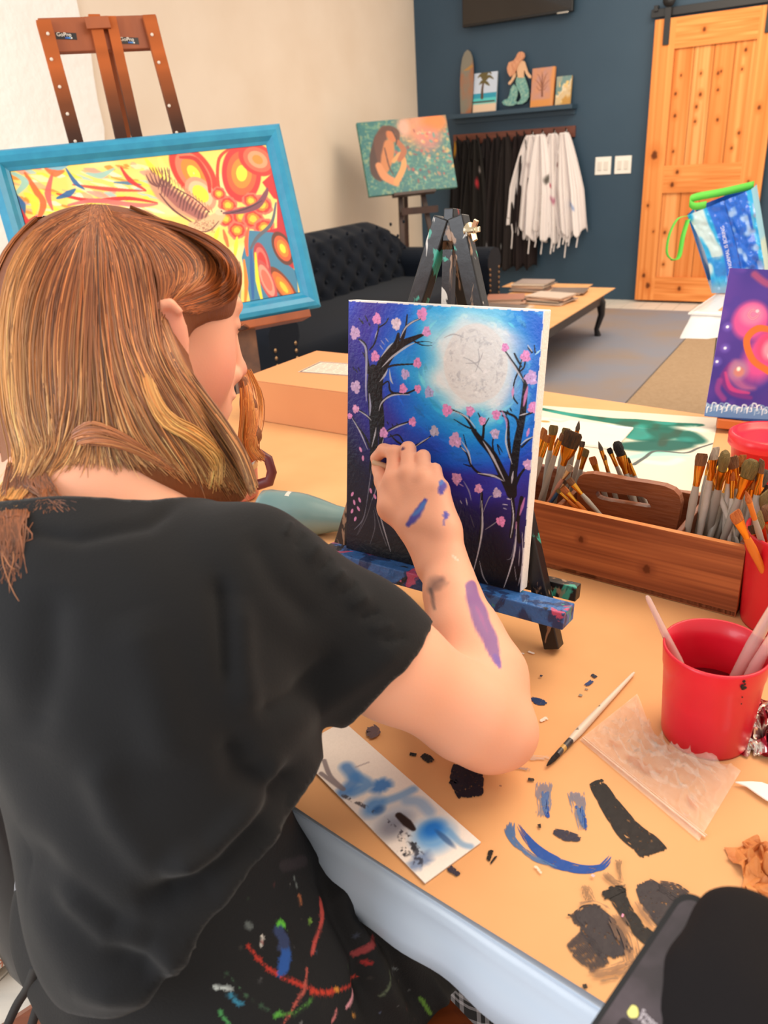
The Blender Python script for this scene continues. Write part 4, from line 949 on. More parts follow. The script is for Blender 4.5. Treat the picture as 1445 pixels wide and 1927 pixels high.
# small smudges on the cloth edge
# ---- paper towel
A = atz(800, 1665, TZ); Bp = atz(905, 1588, TZ); Cp = atz(598, 1502, TZ); d_ = unit(Bp-A); u_ = unit((Cp-A)-d_*((Cp-A)@d_)); wT = np.linalg.norm(Bp-A); hT = (Cp-A)@u_+.07
pt = Pic(A+V(0, 0, .0022), d_, u_, wT, hT, .0009); pt.T = s6; pt.ctr = (280, 560)
n1 = fnoise(pt.ny, pt.nx, 50, 1, 3); pt.I[:] = (236, 228, 222); pt.mix((n1 > .6)*.12, (214, 206, 200))
for a in [([(120, 440), (145, 480), (110, 520)], (58, 116, 190), 40), ([(150, 470), (185, 495), (140, 520)], (70, 130, 200), 36), ([(330, 510), (290, 530), (240, 548)], (110, 160, 214), 26), ([(310, 545), (350, 550), (380, 580)], (140, 176, 216), 34), ([(440, 640), (480, 680), (510, 690)], (120, 160, 200), 18)]:
    pt.stroke(a[0], a[2], a[1], .75, 1.0)
pt.ell((230, 498), 32, 24, (60, 120, 196), .9, .7, wob=.08); pt.ell((205, 565), 38, 26, (70, 134, 206), .8, .9, rot=20); pt.ell((222, 575), 18, 14, (34, 84, 150), .7, .9)
pt.ell((280, 600), 60, 40, (150, 176, 206), .6, 1.2); pt.ell((265, 630), 50, 30, (110, 110, 124), .7, 1.2); pt.ell((392, 655), 56, 50, (96, 158, 220), .85, .8); pt.ell((390, 635), 34, 26, (26, 110, 206), .9, 1.0); pt.ell((430, 665), 8, 36, (40, 70, 120), .6, .6)
pt.ell((350, 735), 36, 20, (80, 110, 160), .7, .8, wob=.1)
pt.stroke([(285, 592), (310, 615), (330, 635)], [20, 26, 14], (44, 30, 28), 1, .3); pt.stroke([(240, 600), (300, 650), (340, 680)], 10, (60, 56, 66), .8, .4, dry=.4); pt.stroke([(300, 660), (320, 690), (290, 715)], [30, 40, 20], (40, 40, 46), .9, .4, dry=.35); pt.stroke([(350, 705), (345, 745)], 24, (50, 52, 66), .8, .4, dry=.4); pt.stroke([(110, 530), (170, 560), (210, 585)], 12, (70, 66, 72), .8, .4, dry=.35); pt.stroke([(50, 420), (70, 470), (110, 510), (40, 460)], 14, (120, 110, 116), .8, .5); pt.stroke([(150, 440), (190, 425)], 6, (160, 150, 156), .6); pt.stroke([(100, 560), (200, 660), (280, 740)], 8, (120, 120, 130), .35, .6, dry=.5)
towel = empty('paper_towel', A, 'folded white paper towel with blue and black paint blots at the table edge', 'paper towel')
pt.build('upper_sheet', m_attrr, towel)
MB().box(A+d_*wT/2+u_*hT/2+V(0, 0, .0013), (d_, u_, eZ), (wT, hT, .0014), .0004).build('folded_layers', mat('towel_white', (230, 222, 214), .9), towel)
# ---- cardboard box
m_cb = mat('cardboard', (206, 142, 96), .8, c2=(198, 134, 90), scale=3, spec=.2); m_cb2 = mat('cardboard_flap', (216, 152, 104), .8, spec=.2)
bL, bR = atz(470, 789, TZ), atz(655, 820, TZ); k1 = unit(bR-bL); k2 = V(-k1[1], k1[0], 0); BH = .094
bx = empty('cardboard_box', bL+k1*.16+k2*.2, 'flat brown cardboard box with a white label at the back of the long table', 'box')
MB().box(bL+k1*.24+k2*.14+eZ*(BH/2+.0006), (k1, k2, eZ), (.5, .28, BH), .002).build('carton', m_cb, bx)
MB().box(bL+k1*.24+k2*.14+eZ*(BH+.0016), (k1, k2, eZ), (.5, .28, .0014)).build('lid_flap', m_cb2, bx)
la = [atz(x, y, TZ+BH+.003) for (x, y) in [(553, 697), (583, 703), (700, 690), (655, 663)]]
zl = TZ+BH+.003
A = atz(560, 700, zl); Bp = atz(590, 667, zl); ld_ = unit(atz(640, 706, zl)-A); lu = np.cross(eZ, ld_)
pq = Pic(A, ld_, lu, .16, .10, .0015); pq.ctr = (0, 0); pq.I[:] = (226, 206, 190)
g = np.random.default_rng(4)
for k in range(3): pq.stroke([(.004, .004), (.156, .004)] if k == 0 else ([(.004, .004), (.004, .096)] if k == 1 else [(.004, .096), (.156, .096)]), .004, (80, 64, 60), raw=True)
for k in range(7):
    y = .018+.011*k; x = .015
    while x < .13:
        L = g.uniform(.008, .022); pq.stroke([(x, y), (x+L, y)], .0025, (120, 100, 92), .8, raw=True); x += L+.006
pq.build('shipping_label', m_attrr, bx)
# ---- teal bottle lying down
Z_ = 1.22; pa, pb = at(505, 948, Z_), at(668, 941, Z_*.97); pa[2] = TZ+.036; pb[2] = TZ+.026; axb = unit(pb-pa)
bt = empty('bottle', V(pa[0], pa[1], TZ), 'dusty teal glass bottle lying on its side behind the easel', 'bottle')
m_bt = mat('dusty_teal_glass', (92, 124, 126), .3, c2=(112, 138, 136), scale=9, coat=.3, sharp=(.4, .75))
MB().lathe([(0, -.02), (.02, -.02), (.033, -.012), (.0355, 0), (.0355, .045), (.034, .06), (.029, .082), (.021, .11), (.0165, .14), (.0155, .18), (.0175, .182), (.0175, .192), (.0, .192)], pa, axb, 40).build('glass', m_bt, bt)
lb = MB(); P = []
up_ = unit(np.cross(axb, np.cross(eZ, axb))); sd_ = np.cross(axb, up_)
for i in range(14): P.append([pa+axb*(.03+.022*q)+(.0359-(.0016 if q else 0))*(math.cos(a_)*up_+math.sin(a_)*sd_) for q in (0, 1) for a_ in [(-.25+.5*i/13)]])
lb.grid(np.array(P)).build('torn_label', mat('label_scrap', (206, 196, 186), .8), bt)
# ---- mug
mp_ = atz(452, 935, TZ); mg = empty('mug', mp_, 'dark maroon mug with a red lid and silver band, half hidden by her hair', 'mug')
m_mar = mat('maroon_plastic', (92, 36, 40), .4); m_red = mat('red_plastic', (206, 26, 44), .32, c2=(196, 22, 40), scale=4, spec=.5)
MB().lathe([(0, .001), (.03, .001), (.034, .006), (.038, .06), (.038, .078), (.034, .078), (.034, .07), (0, .07)], mp_, eZ, 36).build('cup_body', mat('pinkish_ceramic', (196, 120, 110), .4), mg)
MB().lathe([(.0385, .056), (.0392, .057), (.0392, .07), (.0385, .071)], mp_, eZ, 36).build('silver_band', m_steel, mg)
MB().lathe([(0, .098), (.024, .098), (.03, .094), (.036, .084), (.039, .079), (.039, .072), (.0385, .071)], mp_, eZ, 36).build('lid', m_red, mg)
hr = unit(V(.92, -.38, 0))
MB().tube([mp_+hr*.036+eZ*.082, mp_+hr*.05+eZ*.088, mp_+hr*.068+eZ*.078, mp_+hr*.072+eZ*.055, mp_+hr*.064+eZ*.036, mp_+hr*.037+eZ*.026], .0065, 8, sq=1.5, side=np.cross(hr, eZ)).build('handle', m_mar, mg)
# ---- painted sheets
A, Bp, Cp = atz(1018, 764, TZ), atz(1352, 788, TZ), atz(1272, 922, TZ)
d_ = unit(Bp-A); u_ = np.cross(eZ, d_); hh_ = -(Cp-Bp)@u_; wS = np.linalg.norm(Bp-A)+.01
s5 = lambda x, y: (980+x/2.753, 480+y/2.753)
sheet = Pic(Bp-d_*wS-u_*hh_+V(0, 0, .0012), d_, u_, wS, hh_, .0015); sheet.T = s5; sheet.ctr = (700, 950)
sheet.I[:] = (226, 214, 194); n1 = fnoise(sheet.ny, sheet.nx, 7, 2); n2 = fnoise(sheet.ny, sheet.nx, 16, 5, .5)
sheet.stroke([(100, 795), (250, 825), (450, 855), (600, 870), (760, 885), (930, 880)], [20, 28, 44, 70, 70, 20], (24, 104, 88), .95, .2)
sheet.stroke([(500, 900), (650, 930), (800, 920), (900, 960)], [60, 110, 90, 60], (30, 96, 84), .95, .3); sheet.stroke([(560, 990), (700, 990), (830, 980)], [60, 90, 70], (26, 86, 78), .9, .4)
sheet.mix(np.clip((n2-.55)*5, 0, 1)*.5*(sheet.I[..., 0] < 120), (70, 70, 56)); sheet.mix(np.clip((n1-.62)*6, 0, 1)*.6*(sheet.I[..., 0] < 120), (60, 170, 160))
sheet.stroke([(560, 1050), (700, 1030), (880, 1040)], [30, 44, 16], (140, 210, 200), .7, .9); sheet.ell((900, 900), 46, 22, (236, 236, 222), .8, .8, wob=.1); sheet.stroke([(650, 1070), (760, 1080), (820, 1060)], 26, (214, 234, 222), .6, 1)
sheet.stroke([(585, 1085), (640, 1050), (700, 1015), (850, 1025), (920, 1000), (1030, 965)], [12, 10, 9, 9, 8, 6], (92, 98, 96), 1)
ps = empty('painted_sheet', A, 'white sheet with wide green and teal paint strokes behind the brush caddy', 'paper')
sheet.build('painted_side', m_attrr, ps)
MB().box(sheet.o+d_*wS/2+u_*hh_/2-V(0, 0, .0008), (d_, u_, eZ), (wS, hh_, .0007)).build('sheet_body', mat('paper_white', (244, 232, 214), .8), ps)
A = atz(1192, 806, TZ+.004); Bp = atz(1020, 786, TZ+.004); dd = unit(A-Bp); uu = np.cross(eZ, dd)
P2_ = Pic(A-dd*.26-uu*.13+V(0, 0, .002), dd, uu, .26, .13, .0015); P2_.T = s5; P2_.ctr = (400, 900); P2_.I[:] = (230, 222, 208)
P2_.stroke([(150, 850), (200, 862), (260, 850)], [6, 14, 5], (240, 190, 180), .8, .6); P2_.ell((125, 862), 14, 8, (244, 150, 90), 1, .3); P2_.ell((510, 885), 36, 14, (186, 214, 228), .8, .6); P2_.ell((445, 935), 22, 16, (176, 206, 206), .8, .6)
ps = empty('painted_sheet', A, 'stiff white palette sheet with a coral spot, lying on the green painted sheet', 'paper')
P2_.build('painted_side', m_attrr, ps)
MB().box(P2_.o+dd*.13+uu*.065-V(0, 0, .0022), (dd, uu, eZ), (.26, .13, .004), .001).build('board_body', mat('paper_white', (246, 238, 226), .7), ps)
A = None
# ---- galaxy heart painting on its own little easel
d, u, n = frame_axes(112.9, 11.0, -3.1); go = atz(1325, 783, .768); GW, GH = .22, .282
def paint_galaxy(p):
    n1 = fnoise(p.ny, p.nx, 5, 3); n2 = fnoise(p.ny, p.nx, 9, 8)
    p.I[:] = (62, 44, 140); p.mix(np.clip((n1-.4)*2, 0, 1)*.7, (100, 60, 160)); p.mix(np.clip((n2-.55)*3, 0, 1)*.6, (40, 46, 150)); p.mix(np.clip((n2-.62)*4, 0, 1)*.4, (150, 80, 170))
    p.stroke([(1210, 100), (1280, 150), (1400, 180)], 34, (190, 80, 110), .7, .9)
    p.ell((1190, 340), 90, 100, (232, 84, 150), .95, .35); p.ell((1200, 310), 60, 55, (246, 130, 170), .9, .6); p.ell((1260, 520), 90, 150, (232, 80, 150), .9, .6, rot=-20)
    p.stroke([(1330, 400), (1230, 380), (1170, 440), (1200, 540), (1280, 600), (1340, 640)], [26, 36, 34, 34, 34, 20], (246, 110, 40), 1, .3); p.ell((1280, 480), 60, 80, (240, 70, 120), 1, .5); p.ell((1290, 490), 36, 50, (250, 150, 170), 1, .7); p.ell((1300, 520), 18, 20, (255, 236, 240), 1, .8)
    for k, c in enumerate([(232, 110, 150), (250, 170, 190), (240, 120, 150)]): p.stroke([(1235, 300), (1200, 285), (1180, 310), (1200, 330), (1225, 315)], 18-5*k, c, .8)
    p.ell((1225, 290), 9, 9, (255, 200, 210)); 
    for (x, y) in [(1070, 372), (1058, 482), (1016, 552)]: p.ell((x, y), 20, 20, (140, 120, 220), .6, 1.2); p.ell((x, y), 8, 8, (240, 240, 255), 1, .5)
    p.stroke([(1085, 570), (1050, 640), (1100, 710), (1190, 740)], [30, 40, 40, 20], (120, 40, 130), .9, .6); p.stroke([(1060, 610), (1090, 690), (1180, 715)], [14, 26, 14], (214, 60, 130), .8, .7); p.stroke([(1110, 560), (1100, 620), (1150, 680), (1210, 690)], [40, 60, 40, 14], (190, 100, 150), .8, .9)
    p.ell((1130, 595), 46, 50, (180, 130, 160), .9, .7); p.ell((1130, 605), 26, 26, (206, 130, 120), 1, .6); p.ell((1128, 590), 10, 12, (255, 240, 220), 1, .8)
    p.stroke([(1030, 650), (1020, 700), (1050, 745)], 30, (170, 60, 140), .7, .9)
    p.stroke([(940, 800), (1100, 815), (1300, 830)], 70, (100, 140, 190), 1, .2); p.stroke([(930, 850), (1100, 860), (1300, 870)], 36, (30, 70, 130), 1, .2)
    g = np.random.default_rng(3)
    for i in range(26):
        x = 950+i*13; y = 780+g.uniform(-6, 26)+(x-950)*.03
        p.stroke([(x-14, y+16), (x-8, y-12), (x+8, y-10), (x+10, y+6), (x-2, y+8)], [5, 8, 8, 6, 3], [(220, 230, 240), (160, 190, 220), (240, 244, 250), (120, 150, 190)][i % 4], .95, .2)
canvas_thing('painting', go, d, u, GW, GH, .018, 'purple galaxy canvas with a pink and orange heart, at the right', 'painting', paint_galaxy, .0012, (1150, 500), s5, (170, 150, 200))
gz = empty('tabletop_easel', V(go[0]+d[0]*.11-n[0]*.05, go[1]+d[1]*.11-n[1]*.05, TZ), 'small tabletop easel with an orange-brown tray under the galaxy canvas', 'easel')
m_gt = splat('painted_tray', (196, 100, 40), [((60, 70, 150), 16, .6, (1, 1, 1)), ((150, 60, 60), 22, .62, (1, 1, 1))], seed=4)
MB().box(go+d*.15-u*.0105-n*.008, (d, u, n), (.25, .018, .045), .002).build('tray', m_gt, gz)
for k, s_ in enumerate((.05, .19)):
    MB().bar(go+d*s_-n*.03-u*((go[2]-TZ-.003)/u[2]), go+d*(.11+(s_-.11)*.3)+u*.26-n*.03, .02, .012, side=d).build('leg', m_gt, gz)
MB().bar(go+d*.11+u*.26-n*.04, V(*(go+d*.11-n*.18)[:2], TZ+.004), .02, .012, side=d).build('rear_leg', m_gt, gz)
# ---- red tub at the back right
tb_ = atz(1434, 898, TZ)+V(0, 0, 0); tubr = empty('tub', tb_, 'red plastic tub with a recessed round lid behind the brush caddy', 'tub')
MB().lathe([(0, .001), (.05, .001), (.056, .06), (.06, .062), (.06, .075)], tb_, eZ, 48).build('tub_body', m_red, tubr)
MB().lathe([(.0605, .06), (.062, .062), (.062, .078), (.056, .082), (.05, .08), (.048, .074), (.03, .073), (0, .073)], tb_, eZ, 48).build('lid', mat('red_lid', (226, 40, 56), .3), tubr)

# ================================================================== BRUSHES
m_gold = mat('brass_ferrule', (226, 160, 60), .25, 1.0); m_silv = mat('silver_ferrule', (190, 190, 185), .25, 1.0)
m_hg = mat('silver_grey_handle', (150, 142, 130), .35, c2=(168, 160, 150), scale=8); m_ho = mat('orange_handle', (214, 120, 40), .35); m_hw = mat('worn_white_handle', (214, 204, 192), .4, c2=(182, 176, 168), scale=30)
m_hclear = mat('clear_acrylic_handle', (244, 214, 206), .12, trans=.55, coat=.5)
def bris(c, c2): return mat('bristles', c, .7, c2=c2, scale=40, stretch=(8, 8, 1), bump=.8, bscale=120)
BR = {'amber': bris((206, 120, 40), (170, 90, 30)), 'olive': bris((120, 100, 50), (150, 120, 60)), 'dark': bris((64, 48, 38), (110, 74, 40)), 'black': bris((22, 20, 22), (34, 30, 30)), 'orange': bris((226, 130, 60), (200, 100, 40)), 'grey': bris((112, 96, 80), (84, 74, 66)), 'pale': bris((216, 196, 176), (190, 170, 150)), 'brown': bris((150, 96, 56), (120, 76, 44))}
_proto = {}
def brush_proto(shape, br, fer, han):
    """unit brush along +Z, bristle tip at the origin, handle towards -Z"""
    key = (shape, br, id(fer), id(han))
    if key in _proto: return _proto[key]
    wd, thk, bl, fl_, L = {'wide': (.013, .005, .026, .03, .2), 'flat': (.0075, .003, .018, .028, .2), 'round': (.0038, .0038, .018, .026, .2), 'big': (.0105, .0065, .026, .03, .2), 'small': (.0045, .002, .012, .024, .19)}[shape]
    r = bpy.data.objects.new('paintbrush', None); COL.objects.link(r); r.empty_display_size = .02
    def sect(lst, n=12):
        P = np.array([[(rx*math.cos(2*math.pi*j/n), ry*math.sin(2*math.pi*j/n), z) for j in range(n)] for (z, rx, ry) in lst]); q = MB().grid(P, True, True)
        q.add(P[0], [tuple(range(n))]); q.add(P[-1], [tuple(range(n))[::-1]]); return q
    if shape == 'round': bp_ = [(0, .0004, .0004), (-.006, wd*.6, thk*.6), (-.013, wd, thk), (-bl, wd*.8, thk*.8)]
    elif shape in ('wide', 'flat', 'small'): bp_ = [(0, wd*.86, thk*.25), (-.004, wd*1.06, thk*.55), (-bl*.6, wd*1.05, thk*.8), (-bl, wd*.92, thk)]
    else: bp_ = [(0, wd*.5, thk*.5), (-.004, wd*.9, thk*.9), (-.012, wd*1.05, thk*1.05), (-bl, wd*.8, thk*.8)]
    sect(bp_, 14).build('bristles', BR[br], r)
    hw_ = min(wd, .0058)
    sect([(-bl+.001, wd*.95, thk*1.05), (-bl-fl_*.35, wd*.8, max(thk, .003)), (-bl-fl_*.7, hw_*.85, hw_*.8), (-bl-fl_, hw_*.8, hw_*.8)], 14).build('ferrule', fer, r)
    sect([(-bl-fl_+.001, hw_*.75, hw_*.75), (-bl-fl_-.02, hw_, hw_), (-bl-fl_-.05, hw_*.85, hw_*.85), (-L+.004, hw_*.42, hw_*.42), (-L, hw_*.2, hw_*.2)], 12).build('handle', han, r)
    _proto[key] = [r, False]; return _proto[key]
def put_brush(tip, base, label, group=None, shape='flat', br='amber', fer=None, han=None, sc_=1.0, spin=None):
    pr = brush_proto(shape, br, fer or m_gold, han or m_hg)
    r = pr[0] if not pr[1] else copy_tree(pr[0]); pr[1] = True
    tip = Vector(tip); d_ = (tip-Vector(base)).normalized()
    q = d_.to_track_quat('Z', 'X').to_matrix().to_4x4()
    r.matrix_world = Matrix.Translation(tip) @ q @ Matrix.Rotation(spin if spin is not None else random.uniform(-.6, .6), 4, 'Z') @ Matrix.Scale(sc_, 4)
    tag(r, label, 'paintbrush', group); return r

# ---- wooden caddy
cL, cR = atz(1020, 1066, TZ), atz(1383, 1163, TZ); k1 = unit(cR-cL); k2 = V(-k1[1], k1[0], 0)
CHt = .096; CD = .135; cLen = .372; c0 = cR-k1*cLen      # c0 left front corner
def Cc(a, b, z): return c0+k1*a+k2*b+V(0, 0, z)
m_cw = mat('worn_brown_wood', (150, 86, 50), .5, c2=(116, 62, 38), scale=7, stretch=(1, 1, 5), bump=.2, bscale=40)
m_cw.node_tree.nodes['Principled BSDF'].inputs['Roughness'].default_value = .45
cad = empty('brush_caddy', Cc(cLen/2, CD/2, 0), 'brown wooden caddy with a cut-out carry handle, full of paintbrushes', 'caddy')
def cbox(name, a0, a1, b0, b1, z0, z1):
    """board with wood grain carried by a fine face grid on its front"""
    ctr = Cc((a0+a1)/2, (b0+b1)/2, (z0+z1)/2); return MB().box(ctr, (k1, k2, eZ), (a1-a0, b1-b0, z1-z0), .0012).build(name, m_cw, cad)
WT = .009
cbox('base_board', 0, cLen, 0, CD, .001, .009)
cbox('end_board', 0, WT, WT, CD-WT, .009, CHt); cbox('end_board', cLen-WT, cLen, WT, CD-WT, .009, CHt+.002)
cbox('side_board', 0, cLen, CD-WT, CD, .009, CHt)
q = woodpanel(Cc(0, 0, .0015), k1, eZ, cLen, CHt-.001, WT-.001, 'h', 77, [(.26, .035, .004), (.17, .055, .003)], res=.0012, base=(176, 106, 64), dark=(128, 70, 42), name='front_board', parent=cad, amp=1.2)
for a in (.125, cLen-.085): cbox('divider', a, a+.007, WT, CD-WT, .009, CHt-.004)
hpn = k2; hpo = Cc(0, CD/2, 0)
def Hh(x, y): return pl(*s5(x, y), hpo, k2)
outer = [(300, 1165), (312, 1140), (335, 1128), (380, 1125), (470, 1140), (560, 1158), (660, 1172), (750, 1188), (800, 1210), (828, 1240), (838, 1280), (828, 1340), (800, 1470), (320, 1350), (300, 1250)]
hole = [(395, 1228), (402, 1216), (430, 1218), (540, 1232), (640, 1245), (666, 1262), (682, 1298), (660, 1298), (560, 1282), (470, 1268), (425, 1258), (405, 1248)]
from mathutils.geometry import tessellate_polygon
oP = [Hh(*q) for q in outer]; hP = [Hh(*q) for q in hole]; tri = tessellate_polygon([[Vector(p) for p in oP], [Vector(p) for p in hP]])
allp = oP+hP; K = len(allp); th_ = k2*.012
hb = MB(); f_ = [tuple(t) for t in tri]+[tuple(i+K for i in t[::-1]) for t in tri]
f_ += [(i, (i+1) % len(oP), (i+1) % len(oP)+K, i+K) for i in range(len(oP))]+[(len(oP)+i, len(oP)+i+K, len(oP)+(i+1) % len(hP)+K, len(oP)+(i+1) % len(hP)) for i in range(len(hP))]
hb.add([p-th_/2 for p in allp]+[p+th_/2 for p in allp], f_); hb.build('carry_handle', m_cw, cad)
# brushes in it: tip px (enlarged crop units), base a,b in the caddy
def cb(x, y, a, b, label, shape, br, fer=None, han=None, group=None, dep=None, spin=None):
    base = Cc(a, b, .012)
    off = b if dep is None else dep
    tip = pl(*s5(x, y), Cc(0, off, 0), k2)
    return put_brush(tip, base, label, group, shape, br, fer, han, max(.7, min(1.35, np.linalg.norm(tip-base)/.2+.02)), spin)
GL, GM, GR = 'brushes standing in the left end of the caddy', 'brushes standing in the middle of the caddy behind the handle', 'brushes standing in the right end of the caddy'
for a in [(125, 900, .05, .05, 'flat amber brush standing leftmost in the caddy beside the canvas edge', 'flat', 'amber'), (172, 882, .06, .1, 'olive-tipped brush standing second from left in the caddy', 'flat', 'olive'),
          (192, 945, .075, .06, 'pointed amber brush in the left end of the caddy', 'round', 'amber'), (238, 897, .08, .1, 'dark olive flat brush behind the wide brush in the caddy', 'flat', 'olive'),
          (275, 915, .085, .05, 'wide brush with dark-edged amber bristles, left part of the caddy', 'wide', 'dark'), (302, 858, .09, .11, 'tall brush with a dark pointed tip in the left part of the caddy', 'round', 'grey'),
          (145, 935, .055, .03, 'amber brush between the two leftmost brushes of the caddy', 'small', 'amber'), (215, 925, .07, .04, 'slim brown flat brush beside the wide amber brush', 'small', 'brown'),
          (322, 965, .1, .09, 'slim brush with a grey fan tip right of the wide brush', 'small', 'grey'), (262, 905, .09, .12, 'olive round brush behind the wide amber brush', 'round', 'olive'), (108, 930, .03, .09, 'amber brush half hidden by the canvas edge', 'flat', 'amber')]:
    cb(*a[:4], a[4], a[5], a[6], group=GL)
for a in [(340, 1005, .1, .11, 'leaning flat brush with a gold ferrule left of the handle', 'flat', 'olive'), (368, 1045, .19, .1, 'leaning amber brush with rounded bristles behind the carry handle', 'flat', 'orange'), (402, 965, .2, .11, 'leaning round brush with a grey-green tip behind the carry handle', 'round', 'grey'),
          (428, 1035, .2, .1, 'slim leaning brush between amber and grey tips behind the handle', 'small', 'brown'), (495, 965, .235, .09, 'big brush with black bristles behind the carry handle', 'big', 'black'), (520, 1010, .245, .11, 'olive flat brush touching the big black brush', 'flat', 'olive'), (552, 1050, .255, .1, 'gold-ferruled brush right of the black brush', 'small', 'dark'), (455, 1000, .225, .12, 'slim dark brush left of the big black brush', 'small', 'black')]:
    cb(*a[:4], a[4], a[5], a[6], group=GM, dep=.105)
# lying brushes across the caddy front
def lie(p, q, z0, z1, label, shape, br, fer=None, han=None, spin=.3, group=None):
    tip = pl(*s5(*p), Cc(0, .03, 0), k2); base = pl(*s5(*q), Cc(0, .045, 0), k2); L = np.linalg.norm(tip-base); return put_brush(tip, base, label, group, shape, br, fer, han, max(.6, min(1.1, L/.2)), spin)
lie((215, 1205), (420, 1420), 0, 0, 'amber flat brush lying over the front edge of the caddy, lowest of the slanting ones', 'flat', 'orange', m_gold, m_ho)
lie((245, 1160), (460, 1400), 0, 0, 'gold-ferruled brush slanting down over the caddy front, topmost of the slanting ones', 'flat', 'brown', m_gold, m_hg)
lie((185, 1215), (380, 1400), 0, 0, 'slim brush slanting beside the amber one in the left of the caddy', 'small', 'olive', m_gold, m_ho)
lie((262, 1090), (130, 1300), 0, 0, 'brush with a pale square tip leaning left over the blue handle', 'flat', 'pale', m_silv, mat('pink_smudged_handle', (200, 140, 120), .4))
lie((235, 1170), (120, 1330), 0, 0, 'brush with a blue handle leaning left at the caddy front', 'small', 'dark', m_silv, mat('blue_handle', (50, 90, 130), .4))
rr = [(940, 1028, 'flat', 'brown', 'flat brown brush, leftmost in the right end of the caddy'), (985, 1025, 'small', 'grey', 'slim grey-tipped brush beside the leftmost brown one'), (1030, 1050, 'wide', 'dark', 'wide brush with dark bristles and a broad gold ferrule'), (1012, 995, 'flat', 'pale', 'pale-tipped flat brush rising behind the wide dark brush'), (1062, 1020, 'big', 'olive', 'round olive brush rising behind the wide dark brush'),
      (1125, 1040, 'wide', 'amber', 'wide ochre brush in the middle of the right end'), (1152, 1035, 'flat', 'amber', 'ochre flat brush touching the wide ochre one'), (1185, 1105, 'flat', 'orange', 'short orange flat brush in the right end of the caddy'), (1205, 1062, 'big', 'olive', 'tall round olive brush behind the short orange one'), (1240, 1090, 'flat', 'olive', 'flat olive brush near the picture edge'), (1268, 1110, 'big', 'grey', 'grey round brush at the picture edge'),
      (1085, 1060, 'small', 'dark', 'slim dark brush right of the wide dark one'), (1230, 1130, 'round', 'grey', 'small grey round brush below the olive ones'), (1150, 1110, 'small', 'amber', 'slim amber brush below the ochre ones'), (1275, 1190, 'flat', 'dark', 'dark flat brush at the picture edge above the right red cup'), (1100, 1110, 'round', 'orange', 'pointed orange brush in the right end'), (1210, 1160, 'round', 'amber', 'amber pointed brush in the right end above the red cup'),
      (1045, 1035, 'flat', 'grey', 'grey flat brush behind the wide gold-ferruled brush'), (1170, 1075, 'flat', 'olive', 'olive flat brush behind the short orange one'), (1095, 1045, 'flat', 'brown', 'brown flat brush between the wide dark and the wide ochre brushes'), (1250, 1060, 'flat', 'brown', 'brown flat brush rising highest at the picture edge'), (1225, 1085, 'wide', 'grey', 'wide grey brush near the picture edge'), (1135, 1150, 'flat', 'dark', 'dark-tipped flat brush low in the right end'), (965, 1070, 'round', 'amber', 'thin amber brush beside the leftmost brown one'), (1262, 1230, 'wide', 'olive', 'wide olive brush low at the picture edge above the red cup')]
for i, (x, y, shp, br, lab) in enumerate(rr):
    cb(x, y, .292+.004*i, .03+.085*((i*7) % 5)/5, lab, shp, br, group=GR, han=[m_hg, m_hg, m_hg, m_hw][i % 4], dep=.04+.09*((i*3) % 4)/4)
# ---- red cup with brushes at the right edge
def red_cup(base, sc_, label, water, mt_):
    r = empty('cup', base, label, 'cup')
    k = sc_
    MB().lathe([(0, .003), (.037*k, .003), (.040*k, .0), (.041*k, .004), (.0435*k, .05*k), (.0452*k, .078*k), (.0462*k, .081*k), (.0476*k, .1*k), (.0476*k, .1032*k), (.0456*k, .1032*k), (.0446*k, .082*k), (.0436*k, .078*k), (.0418*k, .05*k), (.039*k, .006), (0, .006)], base, eZ, 64).build('cup_wall', mt_, r)
    if water: MB().lathe([(0, .048*k), (.0412*k, .048*k), (.0412*k, .046*k)], base, eZ, 48).build('paint_water', mat('murky_paint_water', (70, 16, 34), .05, coat=.5), r)
    return r
m_cup = mat('red_cup_plastic', (222, 26, 52), .35, c2=(200, 20, 44), scale=7, coat=.1, sub=.15)
c2b = atz(1473, 1168, TZ); rc2 = red_cup(c2b, 1.18, 'red plastic cup holding brushes at the right picture edge', False, m_red)
for i, (x, y, shp, br, lab) in enumerate([(1105, 1330, 'flat', 'orange', 'orange flat brush leaning left out of the right red cup'), (1165, 1222, 'round', 'orange', 'pointed orange brush standing out of the right red cup'), (1225, 1345, 'wide', 'olive', 'wide green-stained brush in the right red cup'), (1195, 1400, 'flat', 'dark', 'dark-tipped brush in the right red cup'), (1280, 1390, 'flat', 'amber', 'ochre brush at the picture edge in the right red cup'), (1262, 1300, 'big', 'brown', 'brown round brush at the picture edge in the right red cup')]):
    tip = pl(*s5(x, y), c2b+V(-.02, -.01+.006*i, 0), V(.3, -1, 0)); base = c2b+V(.004*(i-2), .01*(i % 3-1), .02)
    put_brush(tip, base, lab, 'brushes standing in the right red cup', shp, br, m_gold if i != 1 else m_ho, m_ho if i % 2 == 0 else m_hg, np.linalg.norm(tip-base)/.2+.02)
